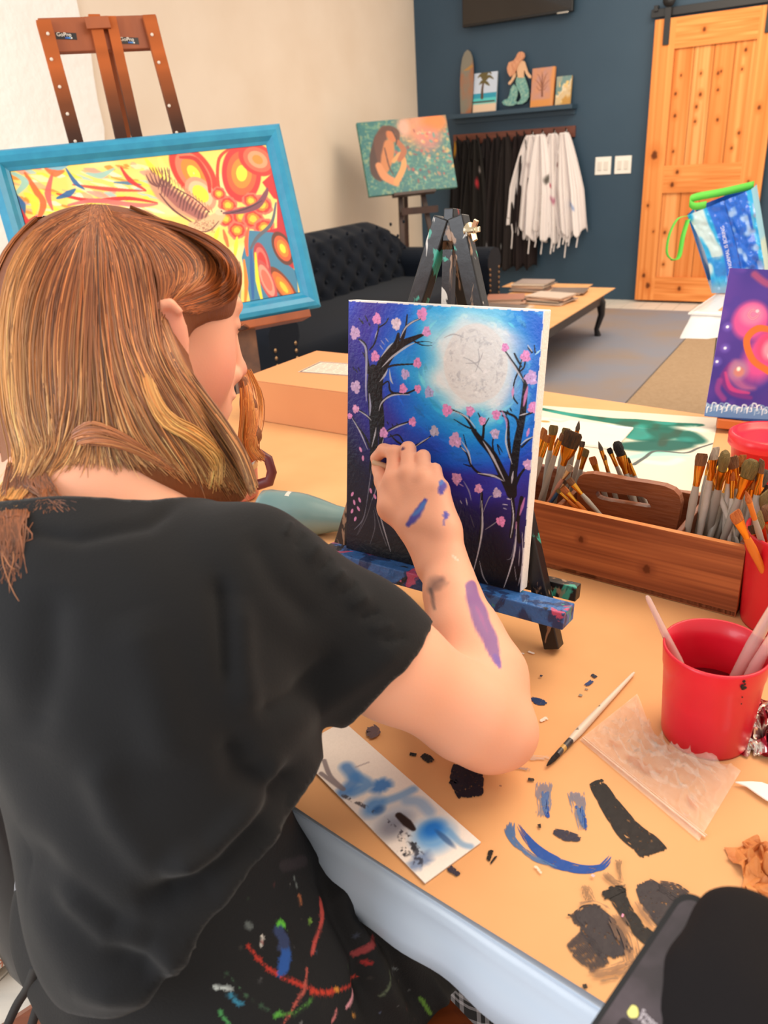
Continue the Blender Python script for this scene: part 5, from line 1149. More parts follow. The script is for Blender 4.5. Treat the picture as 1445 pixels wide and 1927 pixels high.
# ---- near red cup
c1b = atz(1325, 1378, TZ); rc1 = red_cup(c1b, 1.0, 'red plastic cup of murky paint water standing right of the paint marks', True, m_cup)
ctx = MB()
for (x, y, r_) in [(1284, 722, .0016), (1290, 740, .0011), (1272, 752, .0018), (1280, 768, .0022), (1292, 765, .0016), (1270, 762, .0014), (1272, 828, .0008), (1266, 872, .0007)]:
    px, py = 1040+x/3.568, 1080+y/3.568
    rd = ray(px, py); o2 = CAM-c1b; k_ = .0478 if y < 800 else .0462; a_ = rd[0]**2+rd[1]**2; b_ = 2*(rd[0]*o2[0]+rd[1]*o2[1]); c_ = o2[0]**2+o2[1]**2-k_**2
    t = (-b_-math.sqrt(max(0, b_*b_-4*a_*c_)))/(2*a_); p = CAM+rd*t; nn = unit((p-c1b)*V(1, 1, 0)); ctx.lathe([(0, .0006), (r_*.8, .0005), (r_, 0)], p, nn, 8)
ctx.build('paint_speck', pm((30, 16, 22)), rc1)
def clear_brush(top, bot, label, r0=.0042):
    top = np.asarray(top); bot = np.asarray(bot); L = np.linalg.norm(top-bot); dd = (bot-top)/L
    r = empty('paintbrush', top, label, 'paintbrush', 'clear-handled brushes soaking in the near red cup')
    MB().tube([top, top+dd*.003, top+dd*L*.25, top+dd*L*.55, top+dd*L*.8, top+dd*L], [r0*.3, r0*.6, r0*.8, r0*1.15, r0*.95, r0*.7], 14).build('handle', m_hclear, r)
    MB().tube([bot, bot+dd*.012], [r0*.7, r0*.8], 12).build('ferrule', m_silv, r)
wz = TZ+.028
q1 = c1b+V(-.012, .008, .03)
clear_brush(at(1217, 1121, .735), c1b+V(-.006, .0, .028), 'clear-handled brush leaning left out of the near red cup')
clear_brush(at(1500, 1062, .70), c1b+V(.014, .005, .028), 'clear-handled brush leaning right, upper one in the near red cup', .0056)
clear_brush(at(1490, 1135, .68), c1b+V(.020, -.004, .028), 'clear-handled brush leaning right, lower one in the near red cup', .005)
# ---- brush lying on the paper
tp, en = atz(1029, 1441, TZ+.004), atz(1193, 1266, TZ+.004)
r = empty('paintbrush', (tp+en)/2-V(0, 0, .004), 'worn white-handled brush with a dark paint-caked tip lying on the kraft paper', 'paintbrush')
dd = unit(en-tp); LL = np.linalg.norm(en-tp)
MB().tube([tp, tp+dd*.004, tp+dd*.012, tp+dd*.02], [.0006, .0016, .0026, .0026], 12).build('bristles', BR['black'], r)
MB().tube([tp+dd*.019, tp+dd*.03, tp+dd*.045], [.0028, .0032, .0034], 14).build('ferrule', splat('caked_ferrule', (60, 60, 64), [((190, 150, 80), 60, .55, (1, 1, 1)), ((30, 30, 40), 50, .6, (1, 1, 1))], .4), r)
MB().tube([tp+dd*.044, tp+dd*.06, tp+dd*LL*.45, tp+dd*LL*.8, tp+dd*LL*.97, tp+dd*LL], [.0034, .0042, .0038, .0026, .0018, .0012], 14).build('handle', splat('worn_white_handle_speckled', (216, 202, 186), [((130, 116, 104), 70, .63, (1, 1, 1))], .4), r)
# ---- zip bag
s7 = lambda x, y: (1040+x/3.568, 1080+y/3.568)
m_zip = bpy.data.materials.new('clear_plastic_film'); m_zip.use_nodes = True; nt = m_zip.node_tree; b = nt.nodes['Principled BSDF']
b.inputs['Base Color'].default_value = rgb(255, 238, 224); b.inputs['Roughness'].default_value = .18; b.inputs['Alpha'].default_value = .17; b.inputs['Coat Weight'].default_value = .6; b.inputs['Coat Roughness'].default_value = .08
cn = [atz(*s7(565, 812), TZ), atz(*s7(1262, 1330), TZ), atz(*s7(980, 1800), TZ), atz(*s7(180, 1120), TZ)]
zb = empty('zip_bag', (cn[0]+cn[2])/2, 'clear plastic zip bag with brown smears lying in front of the near red cup', 'bag')
def film(n_, lift, seed, name, amp):
    ss, tt = np.meshgrid(np.linspace(0, 1, n_), np.linspace(0, 1, n_))
    P = cn[0]*((1-ss)*(1-tt))[..., None]+cn[1]*(ss*(1-tt))[..., None]+cn[2]*(ss*tt)[..., None]+cn[3]*((1-ss)*tt)[..., None]
    r1 = np.abs(fnoise(n_, n_, 7, seed)-.5)*2; r2 = np.abs(fnoise(n_, n_, 13, seed+1)-.5)*2; r3 = fnoise(n_, n_, 30, seed+2)
    env = np.clip(np.minimum(np.minimum(ss, 1-ss)*7, np.minimum(tt*7, (1-tt)*9)), 0, 1)
    h_ = lift+env*amp*((1-r1)**3*1.0+(1-r2)**4*.6+r3*.15)
    P[..., 2] += .0008+h_
    P[..., :2] += ((fnoise(n_, n_, 6, seed+9)-.5)*.006)[..., None]*env[..., None]
    P[..., :2] += (e2[:2]*-.034+e1[:2]*.004)*(np.sin(np.clip(ss*1.05, 0, 1)*math.pi)**1.2*(1-tt)**1.5)[..., None]
    return MB().grid(P).build(name, m_zip, zb)
film(90, 0, 3, 'bottom_film', .002); film(110, .001, 21, 'top_film', .014)
a0, a1 = atz(*s7(200, 1100), TZ+.003), atz(*s7(1025, 1765), TZ+.003)
MB().tube([a0+(a1-a0)*t for t in np.linspace(0, 1, 20)], .0009, 6).build('zip_ridge', mat('zip_strip', (252, 222, 196), .2, alpha=.7), zb)
MB().tube([a0+(a1-a0)*t+unit(V(a0[1]-a1[1], a1[0]-a0[0], 0))*.0022 for t in np.linspace(0, 1, 20)], .0006, 6).build('zip_ridge', mat('zip_strip', (250, 214, 186), .2, alpha=.7), zb)
s7s = lambda x, y: s7(x, y)
for pts_, wd in [([(480, 1210), (580, 1270), (660, 1320), (740, 1330)], [20, 70, 60, 50]), ([(900, 1480), (940, 1540), (970, 1570)], [14, 40, 24]), ([(370, 1110), (430, 1150), (470, 1160)], [8, 30, 14])]:
    smear(pts_, [q*.5 for q in wd], (196, 124, 80), 9, .1, .6, z=.0035, s=s7, seed=5, parent=zb, name='brown_smear')
# ---- crumpled foil wrapper
fo = atz(1448, 1380, TZ); n_ = 46; ss, tt = np.meshgrid(np.linspace(-1, 1, n_), np.linspace(-1, 1, n_)); k1f = unit(V(.5, .86, 0)); k2f = V(-k1f[1], k1f[0], 0)
hN = np.abs(fnoise(n_, n_, 6, 41)-.5)*.05+np.abs(fnoise(n_, n_, 12, 42)-.5)*.03
Pf = fo+k1f*(ss*.04+(fnoise(n_, n_, 7, 43)-.5)*.016)[..., None]+k2f*(tt*.028+(fnoise(n_, n_, 7, 44)-.5)*.014)[..., None]; Pf[..., 2] += .001+hN*np.clip(1.2-np.hypot(ss, tt)*.9, .05, 1)
Cf = np.zeros((n_, n_, 3)); Cf[:] = (214, 206, 198); Cf[(fnoise(n_, n_, 4, 45) > .5)] = (150, 30, 50)
wr = MB().grid(Pf, False).build('foil_wrapper', mat('crinkled_foil', (200, 200, 200), .18, .85, attr='Col'), None, V(*fo), colors=s2l(Cf).reshape(-1, 3)); tag(wr, 'crumpled silver and maroon foil wrapper beside the near red cup', 'wrapper'); md = wr.modifiers.new('t', 'SOLIDIFY'); md.thickness = .0005
# ---- white plastic piece
kn = [(1225, 1402), (1330, 1400), (1400, 1405), (1470, 1430), (1500, 1480), (1480, 1545), (1430, 1520), (1370, 1480), (1300, 1430)]
w1 = MB().prism([atz(*s7(*q), TZ+.0035) for q in kn], V(0, 0, .0014)).build('plastic_tag', m_white); tag(w1, 'white pointed plastic strip lying at the right edge behind the zip bag', 'plastic strip')
# ---- crumpled brown paper
fo = atz(1450, 1645, TZ); n_ = 30; ss, tt = np.meshgrid(np.linspace(-1, 1, n_), np.linspace(-1, 1, n_))
Pf = fo+V(1, 0, 0)*(ss*.024+(fnoise(n_, n_, 7, 53)-.5)*.012)[..., None]+V(0, 1, 0)*(tt*.028+(fnoise(n_, n_, 7, 54)-.5)*.012)[..., None]; Pf[..., 2] += .001+(np.abs(fnoise(n_, n_, 7, 51)-.5)*.05)*np.clip(1.2-np.hypot(ss, tt)*.9, .05, 1)
w2 = MB().grid(Pf, False).build('crumpled_paper', mat('brown_tissue', (214, 140, 76), .6, c2=(184, 110, 58), scale=30), None, V(*fo)); tag(w2, 'crumpled translucent brown paper at the right picture edge', 'paper'); md = w2.modifiers.new('t', 'SOLIDIFY'); md.thickness = .0005
# ================================================================== CANVAS AND TABLETOP EASEL
d, u, n = frame_axes(124.4464, 8.7278, -.19); co = CAM+.87*(V(-.0594, 1.0171, .7536)-CAM); CW, CHh = .279*.87, .356*.87
c4 = lambda x, y: (580+x/2.19, 380+y/2.19)
def paint_moon(p):
    W_, H_ = p.W, p.H; n1 = fnoise(p.ny, p.nx, 7, 3, 1.4); n2 = fnoise(p.ny, p.nx, 40, 5, .3); n3 = fnoise(p.ny, p.nx, 90, 6, .4)
    mc = p.uv(688, 668); X = p.X-mc[0]; Y = p.Y-mc[1]; k = p.px(); rr_ = np.hypot(X/1.08, Y)/k
    ang = np.arctan2(Y, X); sw = np.zeros_like(rr_); gA = np.random.default_rng(9)
    for q in range(9): sw += np.sin(ang*gA.integers(2, 9)+rr_*gA.uniform(.01, .05)+gA.uniform(0, 6))*gA.uniform(4, 12)
    r2 = rr_+sw*.8+(n1-.5)*40
    def ramp(stops, v):
        v0 = [s_[0] for s_ in stops]; return np.stack([np.interp(v, v0, [s_[1][c] for s_ in stops]) for c in range(3)], -1)
    p.I = ramp([(130, (240, 248, 252)), (180, (150, 224, 252)), (235, (50, 176, 244)), (300, (16, 138, 236)), (370, (22, 92, 214)), (450, (48, 52, 168)), (540, (40, 32, 124)), (640, (24, 20, 76)), (760, (10, 12, 36))], r2)
    v = p.Y/H_; un = p.X/W_
    p.mix(np.clip((.33+.07*(n1-.5)-v)*5, 0, 1), (16, 14, 50)); p.mix(np.clip((.2+.1*(n1-.5)-v)*6, 0, 1), (9, 9, 18))
    p.mix(np.clip((.16-un)*4, 0, 1)*np.clip((.55-v)*3, 0, 1), (12, 10, 34)); p.mix(np.clip((v-.72)*4, 0, 1)*np.clip((.28-un)*5, 0, 1)*.8, (66, 50, 176)); p.mix(np.clip((v-.86)*6, 0, 1)*np.clip((.1-un)*9, 0, 1), (20, 70, 210))
    p.mix(np.clip((un-.8)*5, 0, 1)*np.clip((v-.4)*3, 0, 1)*.8, (14, 84, 206)); p.mix(np.clip((un-.84)*6, 0, 1)*np.clip(.25-abs(v-.33), 0, 1)*3*.8, (56, 48, 150))
    # visible brush strokes circling the moon
    g = np.random.default_rng(21)
    for i in range(420):
        r_ = g.uniform(150, 640); a0 = g.uniform(0, 6.283); da = g.uniform(.12, .4)*200/r_; pts_ = []
        for q in range(5):
            a_ = a0+da*q/4; pts_.append((688+r_*1.05*math.cos(a_), 668-r_*math.sin(a_)))
        a_, b_ = p.uv(*pts_[2]); i_, j_ = int(b_/p.res), int(a_/p.res)
        if not (0 <= i_ < p.ny and 0 <= j_ < p.nx): continue
        c = np.clip(p.I[i_, j_]*g.uniform(.72, 1.35)+g.uniform(-6, 10, 3), 0, 255)
        p.stroke(pts_, [3, g.uniform(8, 22), 3], c, g.uniform(.2, .55), .5, dry=g.choice([0, 0, .3]))
    for pts_ in [[(620, 470), (760, 500), (860, 540)], [(740, 460), (850, 470), (900, 520)], [(930, 450), (985, 480), (960, 540)], [(900, 640), (920, 740), (880, 860)], [(480, 520), (520, 480), (600, 470)]]:
        p.stroke(pts_, [4, 30, 4], (120, 200, 244), .5, .9, dry=.35)
    p.ell((688, 665), 152, 160, (226, 244, 250), .9, .35); p.ell((688, 668), 132, 146, (232, 234, 234), 1, .05, wob=.006)
    g = np.random.default_rng(31)
    for i in range(190):
        r_ = 128*math.sqrt(g.random()); a_ = g.uniform(0, 6.283); x, y = 688+r_*math.cos(a_), 668+r_*1.08*math.sin(a_); tx, ty = -math.sin(a_), math.cos(a_); L = g.uniform(8, 26)
        gcol = [(186, 188, 192), (250, 250, 248), (206, 208, 212), (196, 200, 206)][g.integers(4)] if r_ > 70 else [(250, 250, 250), (222, 224, 226), (240, 240, 240)][g.integers(3)]
        q_ = g.uniform(0, 3.14) if r_ < 95 else math.atan2(ty, tx)+g.normal()*.5; tx, ty = math.cos(q_), math.sin(q_); p.stroke([(x-tx*L, y-ty*L), (x+g.uniform(-4, 4), y), (x+tx*L, y+ty*L)], [2, g.uniform(8, 16), 2], gcol, .5, .8, dry=.3)
    for pts_ in [[(640, 640), (680, 660), (720, 700)], [(700, 605), (705, 650), (690, 700)], [(720, 620), (700, 660), (650, 665)], [(560, 560), (600, 545), (640, 560)]]: p.stroke(pts_, [2, 6, 2], (176, 178, 184), .7, .6)
    BL_, WH, GR_, PK, LV = (14, 13, 20), (214, 216, 226), (120, 124, 140), (232, 146, 206), (208, 172, 220)
    def br(pts_, wd, hl=None, hc=WH, hw=.28, off=4):
        p.stroke(pts_, wd, BL_, 1, .12)
        if hl: p.stroke([(x+off, y) for (x, y) in pts_[hl[0]:hl[1]]], [2, max(4, np.max(wd)*hw), 2], hc, .85, .5, dry=.05)
    # left tree
    br([(265, 1110), (272, 1000), (268, 880), (262, 760), (270, 690)], [34, 40, 42, 44, 40], None)
    br([(300, 1000), (300, 900), (290, 780), (300, 690), (330, 640)], [20, 34, 36, 44, 40])
    br([(300, 700), (330, 640), (380, 590), (430, 565), (478, 545)], [44, 40, 30, 20, 8]); br([(290, 700), (310, 650), (360, 590), (372, 545)], [40, 34, 26, 12]); br([(380, 590), (400, 530), (408, 465)], [16, 9, 5])
    br([(385, 565), (400, 520), (430, 495), (465, 480)], [16, 10, 8, 6]); br([(250, 700), (240, 640), (236, 590), (210, 566)], [22, 16, 12, 8]); br([(253, 610), (275, 580), (290, 520), (290, 500)], [5, 7, 6, 4]); br([(290, 518), (318, 500), (330, 480)], [5, 5, 5])
    br([(430, 570), (470, 590), (510, 592)], [6, 4, 1]); br([(440, 580), (480, 575), (510, 580)], [5, 3, 1]); br([(330, 680), (360, 672), (436, 668)], [8, 8, 5]); br([(300, 760), (330, 740), (340, 780), (380, 795)], [6, 6, 10, 4])
    br([(290, 870), (310, 820), (350, 790), (400, 790), (445, 772)], [12, 12, 9, 8, 6]); br([(255, 1010), (230, 960), (200, 920), (180, 880)], [14, 9, 6, 4]); br([(195, 850), (230, 870), (258, 900)], [5, 7, 10]); br([(310, 960), (350, 930), (415, 905)], [10, 9, 5]); br([(340, 960), (370, 990), (420, 1010), (470, 990), (505, 965)], [6, 8, 8, 8, 4]); br([(390, 985), (370, 960), (330, 970)], [8, 6, 3])
    br([(290, 1010), (280, 1100), (262, 1180), (250, 1240)], [16, 10, 8, 4]); br([(210, 480), (225, 500)], [4, 6]); br([(235, 470), (245, 490)], [4, 6]); br([(225, 620), (240, 650)], [4, 6])
    for pts_ in [[(212, 570), (236, 600), (240, 660), (238, 760), (240, 820)], [(252, 790), (256, 840), (254, 880)]]: p.stroke(pts_, [4, 12, 10, 4], (178, 182, 214), .9, .5)
    for pts_, w_ in [([(380, 560), (400, 520), (430, 495), (460, 482)], 9), ([(305, 680), (345, 640), (400, 600), (440, 580)], 12), ([(300, 640), (330, 600), (350, 580)], 9), ([(295, 740), (315, 715), (328, 690)], 10), ([(335, 690), (340, 730), (350, 750)], 10), ([(292, 860), (305, 825), (350, 796), (420, 795)], 9), ([(262, 1010), (275, 960), (280, 930)], 8), ([(180, 890), (215, 950), (245, 1020)], 7), ([(200, 855), (240, 880), (260, 900)], 6), ([(330, 945), (370, 925), (410, 912)], 7), ([(440, 1010), (470, 988), (500, 970)], 6), ([(275, 560), (285, 530)], 4), ([(300, 1020), (310, 975)], 5)]:
        p.stroke(pts_, [2, w_, 2], (200, 202, 214), .9, .5)
    # roots left
    for pts_, w_, c in [([(262, 1090), (250, 1180), (240, 1250)], 6, GR_), ([(240, 1250), (225, 1310), (190, 1350)], 6, GR_), ([(290, 1070), (280, 1180), (262, 1230)], 6, (160, 164, 176)), ([(262, 1230), (240, 1300), (205, 1370)], 5, (90, 90, 100)), ([(290, 1270), (310, 1340), (340, 1440)], 7, (190, 192, 200)), ([(275, 1260), (300, 1350), (325, 1420)], 5, (120, 122, 130)), ([(270, 1270), (275, 1340), (255, 1410)], 5, (100, 102, 112)), ([(235, 1290), (215, 1340), (200, 1375)], 4, (80, 80, 92))]: p.stroke(pts_, [2, w_, 2], c, .9, .5)
    # right tree
    br([(838, 1200), (845, 1120), (860, 1000), (880, 900), (892, 800), (896, 720)], [44, 32, 30, 26, 22, 14]); br([(896, 760), (870, 700), (840, 655), (812, 615)], [10, 8, 7, 5]); br([(868, 1000), (862, 900), (820, 870), (790, 862)], [12, 10, 8, 5]); br([(832, 1050), (826, 980), (822, 900), (800, 880)], [14, 12, 10, 5])
    br([(835, 1190), (800, 1120), (760, 1040), (710, 980), (680, 940)], [44, 36, 30, 24, 16]); br([(700, 970), (670, 920), (640, 880), (590, 855)], [16, 10, 8, 6]); br([(690, 940), (650, 925), (600, 895)], [8, 6, 3]); br([(720, 970), (722, 920), (700, 870)], [12, 8, 4]); br([(665, 900), (662, 870)], [5, 4]); br([(722, 930), (745, 890)], [6, 3])
    br([(830, 1170), (790, 1135), (710, 1120), (672, 1085), (655, 1040), (625, 1005)], [24, 14, 10, 9, 7, 5]); br([(670, 1090), (640, 1080)], [6, 3]); br([(655, 1020), (640, 960)], [5, 3]); br([(888, 880), (930, 865), (960, 850)], [8, 6, 5]); br([(880, 650), (870, 690), (850, 740), (845, 800), (862, 830)], [4, 7, 5, 6, 6]); br([(850, 625), (862, 650), (880, 680)], [6, 8, 4]); br([(896, 640), (890, 680), (870, 700)], [4, 6, 5])
    br([(845, 1190), (870, 1130), (900, 1090)], [16, 10, 6]); br([(880, 1010), (910, 980), (935, 960)], [8, 6, 3]); br([(770, 1060), (760, 1000), (765, 970)], [8, 6, 5]); br([(790, 1040), (780, 1000), (800, 1030)], [5, 5, 3]); br([(905, 600), (922, 620)], [4, 7]); br([(932, 590), (935, 620)], [3, 5])
    for pts_, w_ in [([(720, 985), (760, 1050), (810, 1150)], 11), ([(812, 620), (850, 680), (888, 740)], 8), ([(820, 920), (815, 990), (840, 1080)], 8), ([(845, 1110), (838, 1160)], 9), ([(700, 1118), (760, 1128), (805, 1150)], 9), ([(595, 860), (650, 885), (690, 930)], 7), ([(632, 985), (660, 1030), (672, 1080)], 8), ([(630, 1010), (650, 1030)], 6), ([(845, 760), (842, 810)], 8), ([(876, 1000), (900, 980), (935, 965)], 6), ([(870, 880), (905, 870)], 6), ([(880, 660), (888, 640)], 4)]: p.stroke(pts_, [2, w_, 2], (206, 206, 216), .9, .5)
    p.stroke([(905, 760), (896, 800), (888, 840)], [4, 14, 5], (226, 140, 200), .9, .5); p.stroke([(845, 765), (842, 800)], [4, 12, 4], (220, 150, 206), .9, .5); p.stroke([(910, 935), (902, 965)], [6, 12, 5], PK, .9, .5); p.stroke([(798, 860), (816, 900), (818, 930)], [5, 9, 4], (214, 150, 200), .8)
    p.stroke([(905, 590), (922, 615)], 3, WH); p.stroke([(960, 608), (935, 630)], [2, 7, 2], (170, 220, 244))
    # lower trunks on the right
    for pts_, w_ in [([(838, 1190), (846, 1290), (836, 1380)], 16), ([(880, 1220), (862, 1330), (870, 1400)], 16), ([(714, 1200), (716, 1310), (706, 1400)], 12)]: p.stroke(pts_, w_, (12, 12, 22), 1, .3)
    for pts_, w_, c in [([(836, 1220), (846, 1300), (834, 1384)], 7, WH), ([(860, 1330), (850, 1440), (830, 1520), (806, 1590)], 8, WH), ([(882, 1360), (884, 1480), (866, 1580)], 7, (190, 190, 200)), ([(856, 1370), (838, 1460), (820, 1474)], 4, GR_), ([(872, 1420), (868, 1500)], 5, (170, 170, 180)), ([(850, 1500), (858, 1560)], 4, (150, 150, 160)), ([(715, 1230), (718, 1330), (706, 1420), (676, 1540)], 9, WH), ([(712, 1200), (708, 1260)], 4, GR_), ([(706, 1480), (720, 1540), (740, 1574)], 7, (170, 172, 180)), ([(720, 1280), (745, 1220), (760, 1212)], 5, (150, 150, 160)), ([(730, 1350), (760, 1330), (785, 1312)], 6, (140, 140, 150)), ([(630, 1270), (618, 1310)], 4, (80, 70, 110)), ([(668, 1290), (684, 1340)], 4, (90, 90, 104)), ([(610, 1350), (622, 1366)], 3, (120, 120, 130)), ([(818, 1222), (834, 1226)], 6, WH), ([(800, 1246), (822, 1248)], 5, WH), ([(804, 1262), (818, 1266)], 4, WH), ([(650, 1220), (656, 1250)], 6, WH), ([(626, 1230), (634, 1244)], 4, WH), ([(640, 1150), (662, 1190), (672, 1230)], 8, (150, 150, 190)), ([(620, 1160), (640, 1172)], 6, (190, 160, 200))]: p.stroke(pts_, [2, w_, w_*.7, 2], c, .9, .5)
    p.stroke([(892, 1220), (872, 1290)], [4, 12, 4], PK, .8, .6); p.stroke([(858, 1320), (856, 1345)], 6, (190, 130, 170), .8)
    for (x, y) in [(345, 915), (325, 905), (365, 912), (250, 500), (222, 490)]: p.stroke([(x, y), (x+6, y+12)], [3, 5, 2], BL_)
    for (x, y) in [(820, 860), (832, 850), (812, 868), (185, 680), (196, 690), (206, 682)]: p.stroke([(x, y), (x+7, y+14)], [3, 6, 2], BL_)
    for (x, y) in [(300, 570), (318, 560), (295, 590)]: p.stroke([(x, y), (x+14, y+18)], [2, 4, 2], (170, 170, 210))
    # blossoms
    g = np.random.default_rng(12)
    for (x, y, r_, c) in [(283, 482, 20, PK), (193, 540, 24, LV), (363, 502, 22, (226, 206, 226)), (470, 462, 22, PK), (488, 535, 18, (222, 160, 216)), (276, 637, 20, PK), (450, 664, 18, PK), (400, 710, 19, (196, 176, 232)), (196, 762, 24, (206, 176, 220)), (391, 770, 18, PK), (452, 770, 15, PK), (498, 785, 20, (176, 176, 228)), (196, 853, 16, (228, 160, 206)), (172, 882, 12, PK), (430, 906, 17, PK), (520, 945, 20, (184, 180, 206)), (311, 952, 20, (224, 156, 214)),
                       (812, 600, 14, PK), (896, 636, 19, PK), (918, 725, 24, (206, 170, 226)), (926, 848, 19, PK), (572, 858, 22, PK), (668, 862, 18, (224, 150, 206)), (718, 902, 15, (228, 150, 200)), (775, 877, 17, PK), (606, 982, 27, (212, 166, 212)), (770, 955, 18, (196, 176, 214)), (906, 1082, 19, (212, 164, 208)), (612, 1140, 22, (220, 160, 206)), (702, 1182, 17, (224, 160, 200)), (778, 1200, 18, (196, 176, 210)), (794, 1316, 19, (232, 140, 196))]:
        p.ell((x, y), r_*.98, r_*1.06, c, 1, .12, wob=.11)
        for k_ in range(16):
            a_ = g.uniform(0, 6.28); q = r_*.75*math.sqrt(g.random()); cc = np.clip(np.array(c)*g.uniform(.8, 1.15)+g.uniform(-4, 14), 0, 255); p.ell((x+q*math.cos(a_), y+q*math.sin(a_)), g.uniform(2.5, 5), g.uniform(2.5, 5), cc, .8, .5)
    for (x, y) in [(182, 1204), (190, 1238), (212, 1228), (181, 1274), (207, 1264), (194, 1306), (216, 1020), (226, 1056), (258, 1190), (275, 1214)]: p.ell((x, y), 6, 12, (230, 150, 200), 1, .3, rot=g.uniform(-50, 50))
    # bare primed edge at the top
    p.mix((v > .995+.004*(n3-.5))*1., (240, 240, 240)); p.mix(((1-un) < .004+.006*(n3-.5))*1., (236, 238, 244))
cv = empty('painting', co+d*CW/2, 'canvas of a full moon and blossoming trees on a blue night sky, being painted', 'painting')
MB().box(co+d*CW/2+u*CHh/2-n*.0095, (d, u, n), (CW, CHh, .018), .0012).build('canvas', mat('primed_canvas', (240, 238, 232), .7, bump=.15, bscale=300), cv)
p = Pic(co, d, u, CW, CHh, .00075); p.T = c4; p.ctr = (600, 900); paint_moon(p); p.build('painted_front', mat('acrylic_paint', (100, 100, 100), .38, attr='Col', bump=.12, bscale=220, spec=.4), cv, lift=.0003)
# easel
m_es = splat('paint_stained_black_wood', (24, 22, 24), [((150, 120, 96), 44, .60, (1, 1, .35)), ((60, 120, 190), 26, .645, (1, 1, .5)), ((60, 160, 140), 27, .62, (1, 1, .6)), ((190, 60, 50), 30, .66, (1, 1, .7)), ((210, 206, 200), 40, .66, (1, 1, .5))], .38, seed=3, bump=.06)
m_et = splat('paint_caked_tray', (52, 104, 172), [((34, 60, 110), 22, .52, (1, 1, 1)), ((28, 26, 36), 18, .58, (1, 1, 1)), ((190, 80, 120), 30, .64, (1, 1, 1)), ((60, 150, 130), 34, .66, (1, 1, 1)), ((120, 170, 214), 26, .66, (1, 1, 1))], .42, seed=9, bump=.5)
ea = empty('tabletop_easel', V(*(co+d*CW/2-n*.06)[:2], TZ), 'black paint-stained tabletop easel with a blue-caked tray holding the moon canvas', 'easel')
pe = co-n*.032
def EZ(x, y, off=0): return pl(x, y, pe+n*off, n)
fr = pe+d*(CW+.034); fr = fr-u*((fr[2]-TZ-.005)/u[2]); apex = EZ(868, 408)
legdir = fr-apex
MB().bar(EZ(862, 408), fr, .019, .017, side=d, bev=.0015).build('leg', m_es, ea)
dl = (fr-co)@d; frl = fr-d*(2*(dl-CW*.47)); 
MB().bar(EZ(836, 410), frl, .019, .017, side=d, bev=.0015).build('leg', m_es, ea)
MB().box(EZ(850, 424, -.002), (d, u, n), (.012, .034, .018), .001).build('hinge_block', m_es, ea)
rb = V(*(EZ(850, 600)-n*V(1, 1, 0)*.17)[:2], TZ+.008)
MB().bar(EZ(850, 432, -.006), rb, .016, .014, side=d, bev=.001).build('rear_leg', m_es, ea)
MB().bar(EZ(846, 470, .002)+d*.0, co+d*CW*.5-n*.03+u*.02, .012, .01, side=d).build('centre_mast', m_es, ea)
t0 = pl(607, 1022, co+n*.012-u*.011, n); t1 = pl(1068, 1150, co+n*.012-u*.011, n); tc0 = (t0-co)@d; tc1 = (t1-co)@d
MB().box(co+d*(tc0+tc1)/2-u*.0112+n*.006, (d, u, n), (tc1-tc0, .02, .034), .0015).build('tray', m_et, ea)
MB().box(co+d*(CW*.5+.012)-u*.006-n*.052, (d, u, n), (CW+.075, .018, .016), .001).build('crossbar', m_es, ea)
wn = EZ(880, 434, .0); wdir = unit(d*.9+n*.45)
wg = MB(); wg.lathe([(0, -.004), (.0075, -.004), (.0085, -.001), (.0085, .001), (.004, .002), (.0035, .009), (0, .01)], wn+wdir*.004, wdir, 20)
for s_ in (-1, 1, .1):
    wu = unit(u*s_+wdir*(.55 if abs(s_) > .5 else 1.2)); wg.bar(wn+wdir*.009, wn+wdir*.009+wu*.012, .0055, .0028, side=np.cross(wu, n), bev=.0006)
wg.build('wing_nut', mat('zinc', (206, 190, 160), .25, 1.0), ea)
